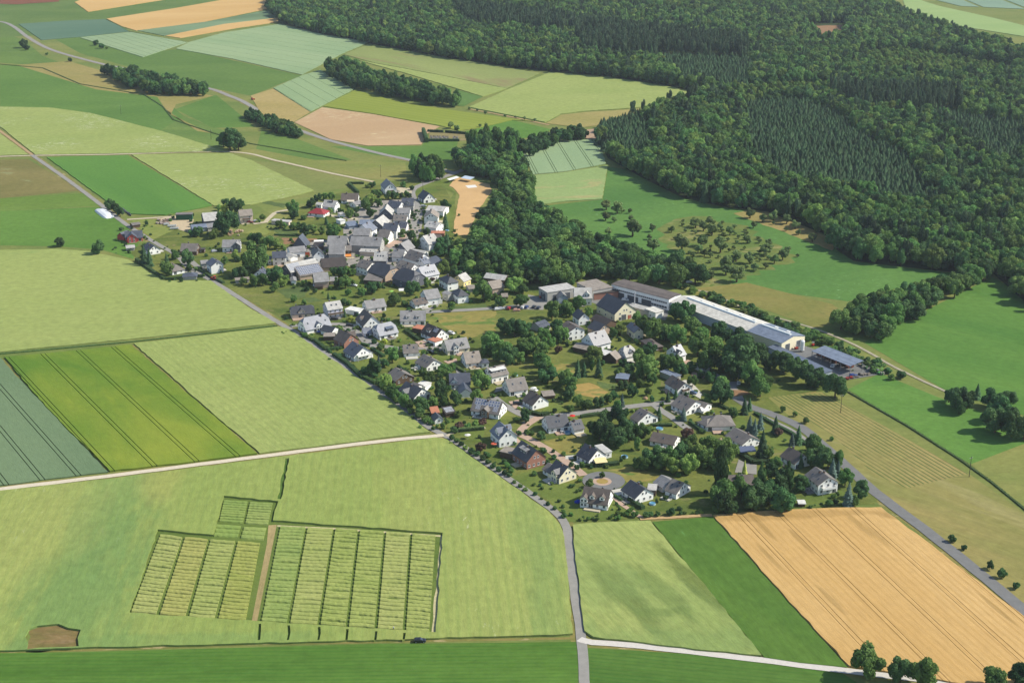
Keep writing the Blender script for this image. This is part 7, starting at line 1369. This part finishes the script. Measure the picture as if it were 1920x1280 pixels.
for root, bl in TERR:
    M = Matrix.Translation(root.location) @ Matrix.Rotation(root.rotation_euler.z, 4, 'Z') @ bl.M; sd = tr_.choice((-1, 1)); w_, d_ = tr_.uniform(4, 7), tr_.uniform(2.6, 4); x0 = tr_.uniform(-bl.a, max(-bl.a, bl.a - w_)); y0 = -bl.b - d_
    q = [M @ Vector(p) for p in ((x0, y0, 0), (x0 + w_, y0, 0), (x0 + w_, -bl.b + .1, 0), (x0, -bl.b + .1, 0))]; mb = MB(); slab_into(mb, [q], 0, nextz() + .04); tag(mb.build('terrace', tr_.choice((PAVE, CONC, ASPH, GRAV))), kind='structure')
    if tr_.random() < .45:
        c = M @ Vector((x0 + w_ / 2, y0 + d_ / 2, 0)); tag(link('garden_table_set', tr_.choice(sm), None, (c.x, c.y, ZL[0] + .05), tr_.random()), ' '.join(('garden table with seats at the ' + root['label'].split(',')[0]).split()[:16]), 'garden table', 'terrace seating')
# ------------------------------------------------------------------ low planting around the houses, one mass of shrubs
sr = random.Random(31); shr = []
for root, lab, pr, rad in BUILD:
    if 'factory' in lab or 'hall' in lab: continue
    for k in range(9):
        a = sr.random() * 6.283; d = rad + sr.uniform(2.0, 11); x, y = root.location.x + d * math.cos(a), root.location.y + d * math.sin(a)
        if all(math.hypot(x - q.location.x, y - q.location.y) > r * 1.15 for q, _, _, r in BUILD): w_ = sr.uniform(1.0, 3.4); shr.append((x, y, 'u', w_, w_ * sr.uniform(.6, 1.1)))
mass('garden_shrubs', shr, 'low garden shrubs and flower beds between the houses', 'shrubs')
# ------------------------------------------------------------------ labels that single out each garden tree
from collections import defaultdict
refs = [(lab.split(',')[0], pr[0], pr[1], lab) for _, lab, pr, _ in BUILD]
NONH = [('the orchard', 1340, 470), ('the long factory hall', 1420, 640), ('the cemetery', 870, 255), ('the golden wheat field', 1620, 1100), ('the hay meadow', 1650, 830), ('the right-hand meadow', 1840, 760), ('the upper left meadow', 140, 440), ('the valley road', 120, 90), ('the turning circle', 1130, 905), ('the grassy valley', 435, 262)]
def where(px, py):
    best = min(refs, key=lambda r: ((r[1] - px)) ** 2 + ((r[2] - py) * 1.6) ** 2); nb = min(NONH, key=lambda r: (r[1] - px) ** 2 + ((r[2] - py) * 1.6) ** 2)
    d1 = math.hypot(best[1] - px, (best[2] - py) * 1.6); d2 = math.hypot(nb[1] - px, (nb[2] - py) * 1.6)
    if d1 > 75 and d2 < d1 * 1.3 or d1 > 140: return nb[0], nb[1], nb[2]
    return 'the ' + best[0], best[1], best[2]
grp = defaultdict(list)
for o, px, py, k, wpx in TREES:
    if k == 'o': nm, x, y = 'the orchard', 1340, 470
    else: nm, x, y = where(px, py)
    rel = 'in' if nm == 'the orchard' and k == 'o' and px > 1000 else ('left of' if px < x - 14 and abs(py - y) < 22 else 'right of' if px > x + 14 and abs(py - y) < 22 else 'in front of' if py > y else 'behind')
    sz = wpx / ppm(py); s = 'small' if sz < 5 else 'large' if sz > 11 else ''
    grp[((s + ' ' if s else '') + KIND[k], rel, nm)].append((px, py, o))
ORD = ['leftmost', 'second from left', 'third from left', 'fourth from left', 'fifth from left', 'sixth from left', 'seventh from left', 'eighth from left', 'ninth from left']
for (kd, rel, nm), l in grp.items():
    l.sort(key=lambda q: q[0]); art = kd
    for i, (px, py, o) in enumerate(l):
        if len(l) == 1: lab = f'{art} {rel} {nm}'
        elif i < len(ORD): lab = f'{ORD[i]} {art} {rel} {nm}'
        elif len(l) - i <= 3: lab = f"{['rightmost', 'second from right', 'third from right'][len(l) - 1 - i]} {art} {rel} {nm}"
        else: lab = f'{art} {rel} {nm}, among the middle ones'
        w_ = lab.split(); o['label'] = ' '.join(w_[:16]); o['group'] = 'orchard trees' if 'orchard' in kd else 'garden and field trees'
# ------------------------------------------------------------------ air
mb = MB(); mb.box(-2600, 2600, -300, 3600, -1.5, HC + 12)
hz = mb.build('haze', []); hz['kind'] = 'stuff'; hz['label'] = 'thin summer haze over the valley'
m = bpy.data.materials.new('haze_air'); m.use_nodes = True; t = m.node_tree; t.nodes.clear(); out = t.nodes.new('ShaderNodeOutputMaterial'); pv = t.nodes.new('ShaderNodeVolumePrincipled')
pv.inputs['Color'].default_value = (.80, .90, 1.0, 1); pv.inputs['Density'].default_value = 0.000043; pv.inputs['Anisotropy'].default_value = 0.2
t.links.new(pv.outputs[0], out.inputs['Volume']); hz.data.materials.append(m)
